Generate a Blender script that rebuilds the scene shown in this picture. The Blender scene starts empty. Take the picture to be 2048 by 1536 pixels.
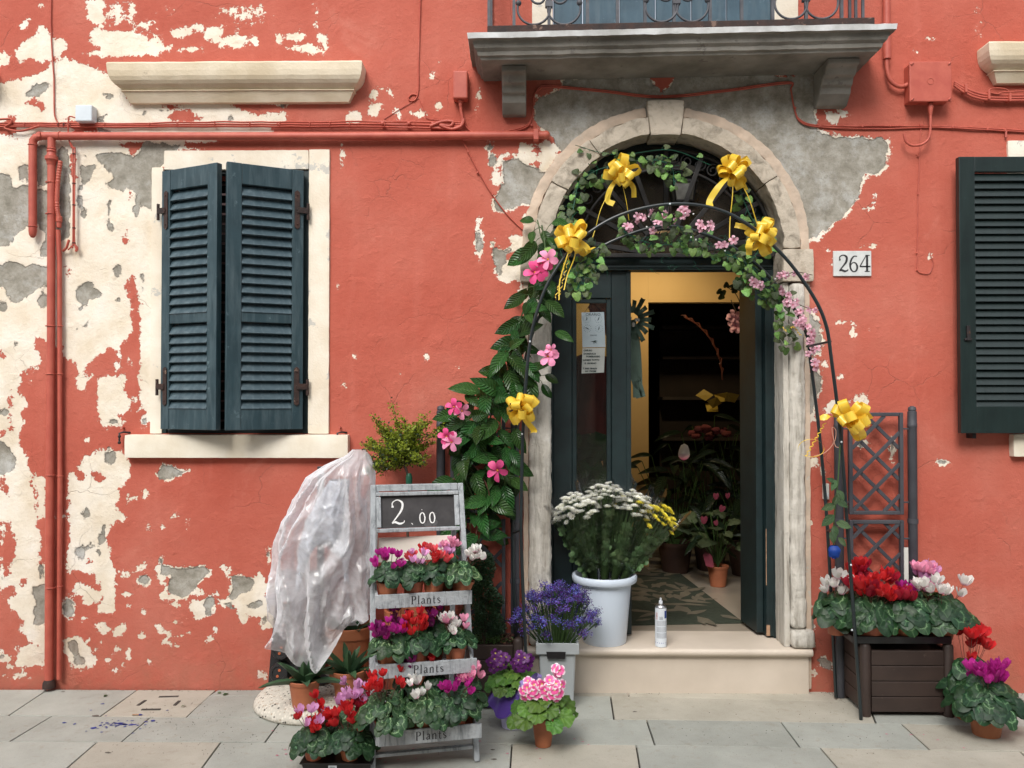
import bpy, math, random
import numpy as np
from mathutils import Vector, Matrix, Euler, noise as mnoise

# ------------------------------------------------------------------ camera, light, exposure
SC = bpy.context.scene
COL = SC.collection
R = math.radians
FPX = 1700.0                      # focal length in photograph pixels (2048 wide)
CAM = Vector((0.0, -4.72, 1.616))
CROT = Euler((R(90.943), 0, R(0.8)), 'XYZ')
cam_d = bpy.data.cameras.new('camera'); cam = bpy.data.objects.new('camera', cam_d)
COL.objects.link(cam); SC.camera = cam
cam.location = CAM; cam.rotation_euler = CROT
cam_d.sensor_width = 36; cam_d.lens = 36 * FPX / 2048; cam_d.clip_end = 300; cam_d.clip_start = 0.05

W_ = bpy.data.worlds.new('World'); SC.world = W_; W_.use_nodes = True
nt = W_.node_tree; nt.nodes.clear()
sky = nt.nodes.new('ShaderNodeTexSky'); sky.sky_type = 'NISHITA'; sky.sun_disc = False
sky.sun_elevation = R(58); sky.sun_rotation = R(200); sky.air_density = 1.0; sky.dust_density = 3.0; sky.ozone_density = 1.0
hs = nt.nodes.new('ShaderNodeHueSaturation'); hs.inputs['Saturation'].default_value = 0.32
bg = nt.nodes.new('ShaderNodeBackground'); bg.inputs['Strength'].default_value = 0.15
wo = nt.nodes.new('ShaderNodeOutputWorld')
nt.links.new(sky.outputs[0], hs.inputs['Color']); nt.links.new(hs.outputs[0], bg.inputs[0]); nt.links.new(bg.outputs[0], wo.inputs[0])

sun_d = bpy.data.lights.new('sun', 'SUN'); sun = bpy.data.objects.new('sun', sun_d); COL.objects.link(sun)
sun_d.energy = 1.55; sun_d.angle = R(24); sun_d.color = (1.0, 0.96, 0.90)
# light comes from above and in front of the facade, a little from the left
sun.rotation_euler = Euler((R(50), 0, R(-18)), 'XYZ')
SC.view_settings.view_transform = 'Standard'; SC.view_settings.look = 'None'
SC.view_settings.gamma = 1; SC.view_settings.use_curve_mapping = False
SC.view_settings.exposure = 0.76
SC.cycles.max_bounces = 8; SC.cycles.diffuse_bounces = 4; SC.cycles.transparent_max_bounces = 16
SC.cycles.use_denoising = True

# ------------------------------------------------------------------ picture -> place helpers
CM = CROT.to_matrix()
def ray(px, py): return CM @ Vector(((px - 1024) / FPX, -(py - 768) / FPX, -1.0))
def W(px, py, y=0.0):             # point on the plane at depth y
    d = ray(px, py); return CAM + d * ((y - CAM.y) / d.y)
def G(px, py, z=0.0):             # point on the floor at height z
    d = ray(px, py); return CAM + d * ((z - CAM.z) / d.z)
def X(px, y=0.0): return W(px, 796, y).x
def Z(py, y=0.0, px=1048): return W(px, py, y).z
def proj(P):
    v = (P - np.array(CAM)) @ np.array(CM)
    return 1024 + FPX * v[:, 0] / -v[:, 2], 768 - FPX * v[:, 1] / -v[:, 2]

# ------------------------------------------------------------------ materials
def srgb(r, g, b):
    f = lambda c: (c/255/12.92) if c/255 <= .04045 else ((c/255+.055)/1.055)**2.4
    return (f(r), f(g), f(b), 1)
MATS = {}
def newmat(name):
    m = bpy.data.materials.new(name); m.use_nodes = True
    n = m.node_tree; n.nodes.clear()
    out = n.nodes.new('ShaderNodeOutputMaterial'); b = n.nodes.new('ShaderNodeBsdfPrincipled')
    n.links.new(b.outputs[0], out.inputs[0]); MATS[name] = m
    return m, n, b, out
def N(n, t, **k):
    x = n.nodes.new('ShaderNode' + t)
    for a, v in k.items():
        if a.startswith('i_'):
            x.inputs[a[2:].replace('_', ' ')].default_value = v
        else: setattr(x, a, v)
    return x
def L(n, a, b): n.links.new(a, b)
def noise_n(n, co, scale, detail=4, rough=.55, dist=0):
    x = N(n, 'TexNoise'); x.inputs['Scale'].default_value = scale; x.inputs['Detail'].default_value = detail
    x.inputs['Roughness'].default_value = rough; x.inputs['Distortion'].default_value = dist
    L(n, co, x.inputs['Vector']); return x.outputs[0]
def ramp(n, f, stops):
    x = N(n, 'ValToRGB'); L(n, f, x.inputs[0]); e = x.color_ramp.elements
    while len(e) < len(stops): e.new(.5)
    for i, (p, c) in enumerate(stops): e[i].position = p; e[i].color = c if len(c) == 4 else (*c, 1)
    return x.outputs[0]
def mixc(n, f, a, b, mode='MIX'):
    x = N(n, 'Mix', data_type='RGBA', blend_type=mode); 
    for s, v in ((x.inputs[0], f), (x.inputs[6], a), (x.inputs[7], b)):
        if hasattr(v, 'is_linked') or hasattr(v, 'links'): L(n, v, s)
        elif isinstance(v, (int, float)): s.default_value = v
        else: s.default_value = v if len(v) == 4 else (*v, 1)
    return x.outputs[2]
def math_n(n, op, a, b=0.0, c=None, clamp=False):
    x = N(n, 'Math', operation=op); x.use_clamp = clamp
    for i, v in enumerate((a, b) if c is None else (a, b, c)):
        if hasattr(v, 'links'): L(n, v, x.inputs[i])
        else: x.inputs[i].default_value = v
    return x.outputs[0]
def maprange(n, v, a, b, c=0, d=1, smooth=False):
    x = N(n, 'MapRange'); x.interpolation_type = 'SMOOTHSTEP' if smooth else 'LINEAR'; L(n, v, x.inputs[0])
    for i, q in enumerate((a, b, c, d)): x.inputs[i+1].default_value = q
    return x.outputs[0]
def bump(n, b, h, strength=.3, dist=.01):
    x = N(n, 'Bump'); x.inputs['Strength'].default_value = strength; x.inputs['Distance'].default_value = dist
    L(n, h, x.inputs['Height']); L(n, x.outputs[0], b.inputs['Normal']); return x
def objco(n): return N(n, 'TexCoord').outputs['Object']
def mat(name, col, col2=None, rough=.6, scale=8, detail=5, lo=.35, hi=.65, bmp=0, bscale=80, bdist=.002, metal=0,
        spec=.5, sub=0, rand=0, trans=0, coat=0, tl=0, emis=None, spots=None):
    """plain surface: two tones blended by noise, fine relief, optional per-object tone shift"""
    m, n, b, out = newmat(name)
    co = objco(n); col2 = col2 or tuple(c*.72 for c in col[:3])
    f = noise_n(n, co, scale, detail)
    c = ramp(n, f, [(lo, (*col2[:3], 1)), (hi, (*col[:3], 1))])
    if spots:
        sc_, th, sco = spots
        s = noise_n(n, co, sc_, 6, .65); s = maprange(n, s, th, th+.03)
        c = mixc(n, s, c, sco)
    if rand:
        oi = N(n, 'ObjectInfo').outputs['Random']
        h = N(n, 'HueSaturation'); L(n, c, h.inputs['Color'])
        L(n, maprange(n, oi, 0, 1, 1-rand, 1+rand), h.inputs['Value'])
        L(n, maprange(n, math_n(n, 'FRACT', math_n(n, 'MULTIPLY', oi, 7.3)), 0, 1, .5-rand*.06, .5+rand*.06), h.inputs['Hue'])
        c = h.outputs[0]
    L(n, c, b.inputs['Base Color'])
    b.inputs['Roughness'].default_value = rough; b.inputs['Metallic'].default_value = metal
    b.inputs['Specular IOR Level'].default_value = spec
    if coat: b.inputs['Coat Weight'].default_value = coat; b.inputs['Coat Roughness'].default_value = .15
    if bmp: bump(n, b, noise_n(n, co, bscale, 5, .6), bmp, bdist)
    if emis: b.inputs['Emission Color'].default_value = (*emis[:3], 1); b.inputs['Emission Strength'].default_value = emis[3]
    if tl:
        t = N(n, 'BsdfTranslucent'); L(n, c, t.inputs[0]); mx = N(n, 'MixShader'); mx.inputs[0].default_value = tl
        L(n, b.outputs[0], mx.inputs[1]); L(n, t.outputs[0], mx.inputs[2]); L(n, mx.outputs[0], out.inputs[0])
    return m

# ------------------------------------------------------------------ mesh helpers
def perp(t):
    a = Vector((0, 0, 1)) if abs(t.z) < .9 else Vector((1, 0, 0))
    return t.cross(a).normalized()
class MB:
    def __init__(s): s.v = []; s.f = []; s.m = []; s.uv = {}
    def add(s, vs, fs, mi=0):
        o = len(s.v); s.v += [tuple(q) for q in vs]; s.f += [tuple(i+o for i in q) for q in fs]; s.m += [mi]*len(fs); return o
    def box(s, x0, x1, y0, y1, z0, z1, mi=0, M=None):
        vs = [Vector((x, y, z)) for z in (z0, z1) for y in (y0, y1) for x in (x0, x1)]
        if M: vs = [M @ q for q in vs]
        s.add(vs, [(0,2,3,1), (4,5,7,6), (0,1,5,4), (2,6,7,3), (0,4,6,2), (1,3,7,5)], mi); return s
    def hexa(s, c, mi=0):      # 8 corners, bottom 4 then top 4
        s.add(c, [(3,2,1,0), (4,5,6,7), (0,1,5,4), (1,2,6,5), (2,3,7,6), (3,0,4,7)], mi); return s
    def bar(s, a, b, w, h, mi=0, up=Vector((0,0,1))):
        a = Vector(a); b = Vector(b); t = (b-a).normalized(); u = t.cross(Vector(up)); u = u.normalized() if u.length > 1e-4 else perp(t); q = u.cross(t)
        s.hexa([p + u*i*w/2 + q*j*h/2 for p, (i, j) in [(a,(-1,-1)), (a,(1,-1)), (a,(1,1)), (a,(-1,1)), (b,(-1,-1)), (b,(1,-1)), (b,(1,1)), (b,(-1,1))]], mi); return s
    def tube(s, pts, r, n=8, mi=0, closed=False, cap=True):
        pts = [Vector(p) for p in pts]; k = len(pts); rr = r if isinstance(r, (list, tuple)) else [r]*k
        u = None; vs = []
        for i, p in enumerate(pts):
            if closed: t = pts[(i+1) % k] - pts[i-1]
            else: t = pts[min(i+1, k-1)] - pts[max(i-1, 0)]
            t = t.normalized() if t.length > 1e-9 else Vector((0,0,1))
            if u is None: u = perp(t)
            u = (u - t*u.dot(t)); u = u.normalized() if u.length > 1e-6 else perp(t)
            w = t.cross(u)
            vs += [p + (u*math.cos(2*math.pi*j/n) + w*math.sin(2*math.pi*j/n))*rr[i] for j in range(n)]
        fs = [(i*n+j, i*n+(j+1) % n, ((i+1) % k)*n+(j+1) % n, ((i+1) % k)*n+j) for i in range(k if closed else k-1) for j in range(n)]
        if cap and not closed: fs += [tuple(range(n))[::-1], tuple((k-1)*n+j for j in range(n))]
        s.add(vs, fs, mi); return s
    def lathe(s, prof, c=(0,0,0), n=20, mi=0, M=None, sx=1, sy=1, cap=True):
        c = Vector(c); k = len(prof)
        vs = [c + Vector((r*math.cos(2*math.pi*j/n)*sx, r*math.sin(2*math.pi*j/n)*sy, z)) for r, z in prof for j in range(n)]
        if M: vs = [M @ q for q in vs]
        fs = [(i*n+j, i*n+(j+1) % n, (i+1)*n+(j+1) % n, (i+1)*n+j) for i in range(k-1) for j in range(n)]
        if cap: fs += [tuple(range(n))[::-1], tuple((k-1)*n+j for j in range(n))]
        s.add(vs, fs, mi); return s
    def prism(s, poly, y0, y1, mi=0, f=None):   # poly of (x,z) pushed from y0 to y1
        k = len(poly); f = f or (lambda x, y, z: (x, y, z))
        vs = [f(x, y0, z) for x, z in poly] + [f(x, y1, z) for x, z in poly]
        s.add(vs, [tuple(range(k)), tuple(range(2*k-1, k-1, -1))] + [(i, i+k, (i+1) % k + k, (i+1) % k) for i in range(k)], mi); return s
    def sweep(s, prof, path, mi=0):   # prof list of rings already in space
        pass
    def sphere(s, c, r, n=10, mi=0, sq=(1,1,1)):
        prof = [(max(1e-5, r*math.sin(math.pi*i/(n//2))), -r*math.cos(math.pi*i/(n//2))) for i in range(n//2+1)]
        c = Vector(c); k = len(prof)
        vs = [c + Vector((q*math.cos(2*math.pi*j/n)*sq[0], q*math.sin(2*math.pi*j/n)*sq[1], z*sq[2])) for q, z in prof for j in range(n)]
        s.add(vs, [(i*n+j, i*n+(j+1) % n, (i+1)*n+(j+1) % n, (i+1)*n+j) for i in range(k-1) for j in range(n)], mi); return s
    def mesh(s, name, mats, smooth=None, uvs=None):
        me = bpy.data.meshes.new(name); me.from_pydata(s.v, [], s.f)
        for q in (mats if isinstance(mats, (list, tuple)) else [mats]): me.materials.append(MATS[q] if isinstance(q, str) else q)
        if any(s.m): me.polygons.foreach_set('material_index', s.m)
        if uvs is not None:
            ul = me.uv_layers.new(name='UVMap'); li = np.empty(len(me.loops), dtype=np.int32); me.loops.foreach_get('vertex_index', li)
            ul.data.foreach_set('uv', np.array(uvs, dtype=np.float32)[li].ravel())
        if smooth is not None:
            me.shade_smooth()
            if smooth < 179: me.set_sharp_from_angle(angle=R(smooth))
        me.update(); return me
    def build(s, name, mats, parent=None, smooth=None, bevel=0, local=False, **tags):
        me = s.mesh(name, mats, smooth)
        if parent is not None and not local:
            o_ = worldloc(parent); me.transform(Matrix.Translation(-o_))
        o = bpy.data.objects.new(name, me); COL.objects.link(o)
        if parent is not None: o.parent = parent
        if bevel:
            m = o.modifiers.new('bevel', 'BEVEL'); m.width = bevel; m.segments = 2; m.limit_method = 'ANGLE'; m.angle_limit = R(40)
        for k, v in tags.items(): o[k] = v
        return o
def worldloc(o):
    v = Vector((0,0,0))
    while o is not None: v = v + o.location; o = o.parent
    return v
def thing(name, label, cat, loc=(0,0,0), group=None, rz=0):
    o = bpy.data.objects.new(name, None); COL.objects.link(o); o.empty_display_size = .1
    o.location = loc; o.rotation_euler = (0, 0, rz); o['label'] = label; o['category'] = cat
    if group: o['group'] = group
    return o
def struct(name, label=None, loc=(0,0,0)):
    o = bpy.data.objects.new(name, None); COL.objects.link(o); o.location = loc; o['kind'] = 'structure'
    if label: o['label'] = label
    return o
def inst(me, name, parent, M, mats=None):
    """one more object on a shared mesh, under parent (M in world space; parent unrotated)"""
    o = bpy.data.objects.new(name, me); COL.objects.link(o)
    o.parent = parent
    o.matrix_basis = (Matrix.Translation(-worldloc(parent)) @ M) if parent is not None else M
    return o
def frame(pos, tip, nrm, s=1.0, sw=None):
    """matrix with x along tip, z along nrm"""
    t = Vector(tip).normalized(); z = Vector(nrm); z = z - t*z.dot(t)
    z = z.normalized() if z.length > 1e-5 else perp(t)
    y = z.cross(t); sw = sw or s
    return Matrix(((t.x*s, y.x*sw, z.x*s, pos[0]), (t.y*s, y.y*sw, z.y*s, pos[1]), (t.z*s, y.z*sw, z.z*s, pos[2]), (0,0,0,1)))
def smoothpath(P, n=6, closed=False):
    P = [Vector(p) for p in P]; out = []; k = len(P)
    for i in range(k if closed else k-1):
        p1, p2 = P[i], P[(i+1) % k]
        p0 = P[i-1] if (i or closed) else p1*2 - p2
        p3 = P[(i+2) % k] if (i+2 < k or closed) else p2*2 - p1
        for j in range(n):
            t = j/n
            out.append(.5*((2*p1) + (p2-p0)*t + (2*p0-5*p1+4*p2-p3)*t*t + (3*p1-p0-3*p2+p3)*t**3))
    if not closed: out.append(P[-1])
    return out
def fnoise(p, s=1.0): return mnoise.noise(Vector(p)*s)
def rough_grid(mb, fn, nu, nv, mi=0, closed_u=False):
    """grid surface from fn(u,v) -> Vector, u,v in 0..1"""
    o = len(mb.v); vs = [fn(i/nu, j/nv) for j in range(nv+1) for i in range(nu+1)]
    mb.add(vs, [(j*(nu+1)+i, j*(nu+1)+i+1, (j+1)*(nu+1)+i+1, (j+1)*(nu+1)+i) for j in range(nv) for i in range(nu)], mi)
def rough_box(mb, x0, x1, y0, y1, z0, z1, cell=.02, amp=.003, fs=20, mi=0, round_=0.0, f=None):
    """box with subdivided, uneven faces; corners rounded by round_"""
    def snap(p):
        q = Vector(p)
        if round_:
            c = Vector((min(max(q.x, x0+round_), x1-round_), min(max(q.y, y0+round_), y1-round_), min(max(q.z, z0+round_), z1-round_)))
            d = q - c
            if d.length > 1e-6 and sum(abs(k) > 1e-6 for k in d) > 1: q = c + d.normalized()*round_
        nz = mnoise.noise_vector(q*fs) + mnoise.noise_vector(q*fs*2.7)*.5
        q = q + nz*amp
        return f(q) if f else q
    A = [((x0,y0,z0),(x1-x0,0,0),(0,0,z1-z0)), ((x1,y1,z0),(x0-x1,0,0),(0,0,z1-z0)), ((x0,y1,z0),(0,y0-y1,0),(0,0,z1-z0)),
         ((x1,y0,z0),(0,y1-y0,0),(0,0,z1-z0)), ((x0,y0,z1),(x1-x0,0,0),(0,y1-y0,0)), ((x0,y1,z0),(x1-x0,0,0),(0,y0-y1,0))]
    for o, a, b in A:
        o, a, b = Vector(o), Vector(a), Vector(b)
        rough_grid(mb, lambda u, v: snap(o + a*u + b*v), max(1, int(a.length/cell)), max(1, int(b.length/cell)), mi)
# ------------------------------------------------------------------ facade paint map (distance fields in picture pixels)
def sdpoly(px, py, P):
    P = np.array(P, float); d = np.full(px.shape, 1e18); ins = np.zeros(px.shape, bool)
    for i in range(len(P)):
        a, b = P[i-1], P[i]; e = b - a; wx, wy = px - a[0], py - a[1]
        t = np.clip((wx*e[0] + wy*e[1]) / max(e @ e, 1e-9), 0, 1)
        d = np.minimum(d, (wx - e[0]*t)**2 + (wy - e[1]*t)**2)
        c = ((a[1] <= py) & (b[1] > py)) | ((b[1] <= py) & (a[1] > py))
        with np.errstate(divide='ignore', invalid='ignore'):
            xi = a[0] + (py - a[1]) / (b[1] - a[1] if b[1] != a[1] else 1e-9) * e[0]
        ins ^= c & (px < xi)
    d = np.sqrt(d); return np.where(ins, d, -d)
def sdell(px, py, x, y, a, b):
    r = np.sqrt(((px-x)/a)**2 + ((py-y)/b)**2); return (1 - r) * min(a, b)
S1 = 2.9257
def T(ox, oy, s): return lambda pts: [(ox + x/s, oy + y/s) for x, y in pts]
A = T(0, 0, S1); B = T(0, 500, S1); C_ = T(0, 1011, S1); D = T(600, 0, S1); E = T(700, 500, S1); F = T(1348, 500, S1); H = T(1348, 0, S1); K = T(1548, 1000, 3.072)
I_ = lambda p: p
OPS = []
def cr(t, *polys):
    for p in polys: OPS.append(('c', t(p)))
def rd(t, *polys):
    for p in polys: OPS.append(('r', t(p)))
def gr(t, *polys):
    for p in polys: OPS.append(('g', t(p)))
def el(k, t, *es):
    for e in es:
        (x, y), = t([(e[0], e[1])]); (x1, y1), = t([(e[0]+e[2], e[1]+(e[3] if len(e) > 3 else e[2]))])
        OPS.append((k+'e', (x, y, x1-x, y1-y)))
def soft(t, x, y, rx, ry, lvl):
    (a, b), = t([(x, y)]); (c, d), = t([(x+rx, y+ry)]); OPS.append(('s', (a, b, c-a, d-b, lvl)))
# upper left
cr(A, [(500,0),(610,0),(600,180),(720,180),(780,190),(840,215),(950,205),(950,225),(860,232),(1000,270),(990,300),(900,325),(640,330),(560,330),(470,305),(590,300),(560,260),(530,240),(530,190),(570,150),(510,110)],
   [(0,290),(70,330),(60,375),(0,380)], [(95,310),(140,240),(215,200),(240,145),(295,190),(310,230),(370,225),(385,290),(330,330),(250,370),(180,345),(110,370)],
   [(110,140),(175,100),(160,160),(125,175)],
   [(0,520),(50,470),(150,460),(240,430),(300,380),(390,325),(460,370),(530,380),(620,430),(720,520),(790,600),(920,600),(1060,600),(1340,600),(1370,630),(1500,670),(1560,665),(1700,670),(1650,720),(1600,725),(1590,780),(1290,800),(1260,870),(940,870),(930,1536),(0,1536)])
soft(A, 690, 80, 120, 110, 2); soft(A, 1430, 80, 250, 100, .5); soft(A, 850, 150, 110, 70, 1); soft(A, 1000, 60, 160, 60, -3); soft(A, 1900, 70, 60, 60, -7)
el('c', A, (230,35,12), (1060,190,45,30), (1160,165,50,18), (1250,200,60,42), (1370,230,70,35), (1490,240,25,30), (1050,292,14), (1135,290,48,16), (1640,220,18,30), (1720,215,55,24), (1885,220,30,24), (1800,275,85,16), (1850,300,30,25), (1380,268,60,14), (770,70,14,50), (1850,80,6,45))
rd(A, [(130,600),(190,570),(260,600),(270,640),(230,640),(200,620)], [(30,700),(100,680),(100,780),(50,800),(0,760),(10,730)], [(350,690),(410,690),(440,720),(540,700),(570,720),(560,770),(440,780),(420,740)],
   [(920,600),(1000,600),(1040,640),(1130,650),(1180,690),(1150,715),(1040,715),(990,690),(1020,650),(960,620)], [(680,835),(860,830),(850,860),(810,880),(790,930),(760,880),(700,860)],
   [(1070,835),(1280,830),(1930,850),(1930,880),(1280,880),(1100,862)], [(405,900),(440,900),(450,1040),(420,1040)], [(170,395),(230,385),(225,410),(190,412)], [(715,535),(800,590),(790,610),(750,580)])
el('r', A, (763,1135,12,25), (738,1400,20,33), (105,820,8,5))
gr(A, [(140,540),(200,510),(280,480),(300,500),(260,545),(150,575)], [(110,980),(150,960),(168,960),(168,1050),(120,1055)], [(215,860),(285,850),(285,1060),(260,1085),(215,1050)],
   [(0,1010),(60,1020),(80,1090),(110,1110),(150,1090),(230,1110),(290,1120),(290,1490),(240,1500),(250,1400),(230,1310),(200,1300),(80,1390),(50,1440),(0,1440)], [(340,860),(400,870),(410,1000),(410,1390),(350,1400),(345,1100)],
   [(470,960),(550,970),(540,1030),(500,1060),(470,1120),(490,1200),(510,1270),(490,1290),(455,1190),(460,1110),(480,1060)],
   [(560,905),(620,890),(720,900),(780,930),(850,840),(1060,840),(1020,910),(940,980),(930,1050),(920,1260),(890,1240),(820,1180),(800,1280),(780,1250),(790,1140),(740,1090),(720,1120),(690,1100),(650,1020),(600,960)],
   [(640,1180),(650,1180),(640,1280),(670,1320),(650,1345),(625,1300)], [(575,680),(640,670),(600,700),(610,720),(570,715)], [(580,750),(650,760),(640,782),(575,782)], [(620,1070),(700,1040),(680,1110),(640,1110)], [(843,620),(856,620),(856,720),(845,720)], [(1590,600),(1700,600),(1650,632)])
el('g', A, (630,560,20,14), (490,905,18,20), (1350,690,12,18), (950,650,12,4), (375,925,14,20))
# middle left
cr(B, [(0,-20),(945,-20),(945,1085),(700,1085),(400,1200),(400,1560),(0,1560)])
rd(B, [(210,495),(260,530),(280,560),(370,560),(372,625),(450,660),(460,730),(490,720),(520,660),(600,600),(650,570),(680,600),(710,640),(700,560),(720,530),(760,500),(775,460),(760,300),(735,240),(735,190),(770,150),(790,180),(810,300),(820,310),(820,1080),(745,1090),(740,1180),(620,1165),(570,1200),(500,1210),(455,1265),(470,1310),(440,1350),(400,1310),(400,1500),(370,1560),(200,1560),(200,1420),(160,1350),(180,1310),(150,1200),(105,1120),(110,1060),(150,1020),(120,960),(160,900),(120,850),(100,800),(130,740),(140,690),(230,700),(240,600),(200,580)],
   [(820,900),(1000,1200),(1000,1240),(740,1230),(745,1090)])
cr(B, [(565,745),(740,740),(720,800),(750,850),(770,900),(770,940),(710,960),(700,1030),(610,1030),(580,980),(570,880)], [(435,740),(545,735),(510,780),(490,830),(455,810)],
   [(180,1310),(265,1340),(265,1560),(215,1560),(215,1420)], [(455,1265),(500,1210),(620,1165),(740,1190),(750,1260),(760,1340),(700,1390),(690,1480),(660,1540),(400,1560),(400,1310),(430,1300),(480,1310)])
el('c', B, (690,695,14), (760,650,8,12), (720,740,30,12), (180,762,6,14), (515,1108,9), (1972,212,12,8), (2010,790,10,14), (715,1000,14,8), (760,880,20,10), (680,660,16,10))
rd(B, [(450,1300),(510,1300),(490,1345),(445,1345)], [(530,1310),(580,1290),(610,1340),(590,1365),(550,1350)])
el('r', B, (15,610,18,26), (60,910,11,50), (65,1030,10,20), (10,1080,15,18), (15,1350,20,30), (40,1400,18,30), (405,125,9,14), (380,100,8))
gr(B, [(0,100),(50,60),(120,85),(150,90),(260,90),(290,100),(290,200),(240,210),(190,250),(150,280),(100,310),(60,300),(40,240),(20,210),(0,220)], [(440,240),(500,185),(540,200),(550,230),(595,260),(590,285),(540,290),(500,320),(450,300)],
   [(0,1110),(40,1150),(90,1200),(85,1270),(40,1310),(0,1320)], [(915,1310),(960,1260),(1010,1265),(1040,1290),(1100,1295),(1020,1330),(980,1350),(940,1345)], [(820,150),(832,150),(830,240),(820,260)])
el('g', B, (250,290,30,48), (20,330,16,28), (685,125,25,36), (470,345,14,12), (505,435,12,17), (92,555,13,22), (30,950,18,20), (645,1210,33,40), (660,1005,18,10), (845,1000,16,22), (460,460,9,9), (690,295,16,9), (635,225,7))
el('c', B, (855,1420,18,25), (755,1460,12,18), (790,1448,12,7))
# lower left
cr(C_, [(0,0),(200,0),(210,70),(210,130),(240,180),(230,260),(225,360),(270,370),(270,930),(100,950),(30,950),(60,930),(110,900),(90,830),(230,815),(180,790),(100,720),(150,670),(120,650),(60,600),(50,540),(100,520),(90,480),(0,470)],
   [(215,0),(270,0),(270,70),(230,60)],
   [(400,0),(660,0),(690,30),(740,60),(730,90),(650,105),(620,200),(645,290),(675,390),(670,630),(570,630),(555,600),(600,560),(600,480),(540,400),(470,380),(390,390),(390,310),(410,200)], [(425,455),(510,455),(560,490),(600,530),(580,570),(500,580),(480,530),(430,500)],
   [(370,780),(430,760),(500,800),(530,850),(555,900),(540,940),(480,960),(420,940),(380,860)], [(565,690),(600,680),(620,710),(660,720),(720,700),(735,680),(740,720),(715,760),(680,770),(640,740),(600,760),(565,720)],
   [(790,370),(850,325),(862,340),(820,380),(790,395)], [(910,700),(940,690),(960,730),(1000,740),(990,770),(950,760)], [(900,370),(940,320),(960,350),(1010,360),(1190,360),(1230,400),(1190,440),(1150,470),(1200,510),(1190,530),(1110,520),(1080,550),(1010,540),(990,580),(940,530),(960,480),(940,440)],
   [(1105,560),(1240,540),(1255,590),(1230,650),(1150,670),(1130,640),(1110,600)], [(1280,350),(1320,340),(1350,380),(1330,415)], [(1350,400),(1480,420),(1520,395),(1560,460),(1620,450),(1640,700),(1530,720),(1540,660),(1440,640),(1440,690),(1400,680),(1390,600),(1290,570),(1340,540),(1350,490)],
   [(0,840),(70,890),(50,915),(0,910)], [(1510,980),(1560,960),(1560,1010),(1500,1000)], [(850,95),(870,110),(885,150),(865,140)])
soft(C_, 840, 690, 420, 190, -9); soft(C_, 560, 830, 200, 130, -7); soft(C_, 960, 890, 60, 30, -6); soft(C_, 1000, 90, 120, 50, -9)
soft(C_, 180, 970, 140, 30, -3)
rd(C_, [(20,100),(60,95),(70,150),(90,180),(90,300),(60,350),(70,400),(30,420),(0,350),(0,260),(20,220)], [(125,415),(160,430),(160,460),(130,465)])
el('r', C_, (530,325,16,16), (1565,520,22,18))
el('c', C_, (500,668,14,11), (720,400,32,17), (750,592,14,16), (630,910,11,13), (680,845,16,18), (752,862,14,20), (680,972,13), (1015,812,22,12), (1230,782,22,13), (1260,722,14,13), (1110,745,10,10), (1025,680,12,10), (1062,677,10,8), (870,915,11,8), (740,517,12,6), (110,1000,50,16), (960,790,14,12), (1025,770,15,6), (560,840,14,12), (715,930,8,14), (1040,575,32,12), (1270,520,28,18), (840,620,12,10), (1025,65,18,18), (958,130,10,10), (1102,103,6,10), (1570,260,10,10), (820,762,22,13), (520,780,9,6))
gr(C_, [(400,790),(440,800),(460,860),(490,910),(470,935),(430,920),(405,850)], [(930,350),(1010,365),(1190,360),(1225,385),(1190,430),(1150,460),(1130,510),(1060,540),(1000,500),(980,450),(1010,410),(940,400)],
   [(1180,565),(1250,545),(1250,590),(1220,610)], [(1360,410),(1490,440),(1480,500),(1400,520),(1340,550),(1350,480)], [(595,115),(620,120),(610,220),(580,235),(585,150)], [(190,480),(270,460),(270,690),(190,700),(200,640),(215,560),(185,520)], [(1290,560),(1380,600),(1360,600),(1300,580)], [(1320,350),(1345,385),(1330,400)], [(930,320),(955,310),(945,360)])
el('g', C_, (845,440,32,26), (505,50,22,27), (475,270,30,42), (528,235,10,12), (400,600,32,48), (245,390,14,34), (580,285,14,16), (10,885,18,16), (1215,630,16,16), (1480,580,30,14), (1520,570,14,12), (1572,292,6,12), (1545,670,14,24), (5,400,8,40))
el('r', C_, (982,442,20,18), (985,508,18,14))
# centre
cr(D, [(260,715),(300,650),(340,660),(395,715)], [(400,600),(470,600),(480,650),(440,680),(400,670)], [(640,655),(740,650),(740,670),(700,690),(650,670)])
soft(D, 450, 620, 130, 110, -6); soft(D, 770, 450, 60, 40, -5); soft(D, 810, 630, 40, 30, -3); soft(D, 60, 270, 140, 100, -6); soft(D, 1040, 640, 30, 100, -8); soft(D, 330, 1080, 110, 20, -7)
el('c', D, (440,550,25,25), (530,560,12,28), (555,655,20,18), (770,445,22,16), (808,625,18,13), (245,905,14,45), (1045,550,8,16), (10,205,18,15), (130,220,28,22), (55,285,60,22), (90,312,30,14), (1030,650,8,16), (575,695,14,10), (470,520,12,8), (318,1080,6), (1050,1155,6), (807,368,6))
gr(I_, [(1068,238),(1074,195),(1110,187),(1134,162),(1190,150),(1300,146),(1640,146),(1632,200),(1628,232),(1634,258),(1660,275),(1700,275),(1765,278),(1776,298),(1768,335),(1755,345),(1730,350),(1722,375),(1712,405),(1690,430),(1662,450),(1640,468),(1612,480),(1590,400),(1340,260),(1150,340),(1118,295),(1108,275),(1076,250)])
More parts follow.
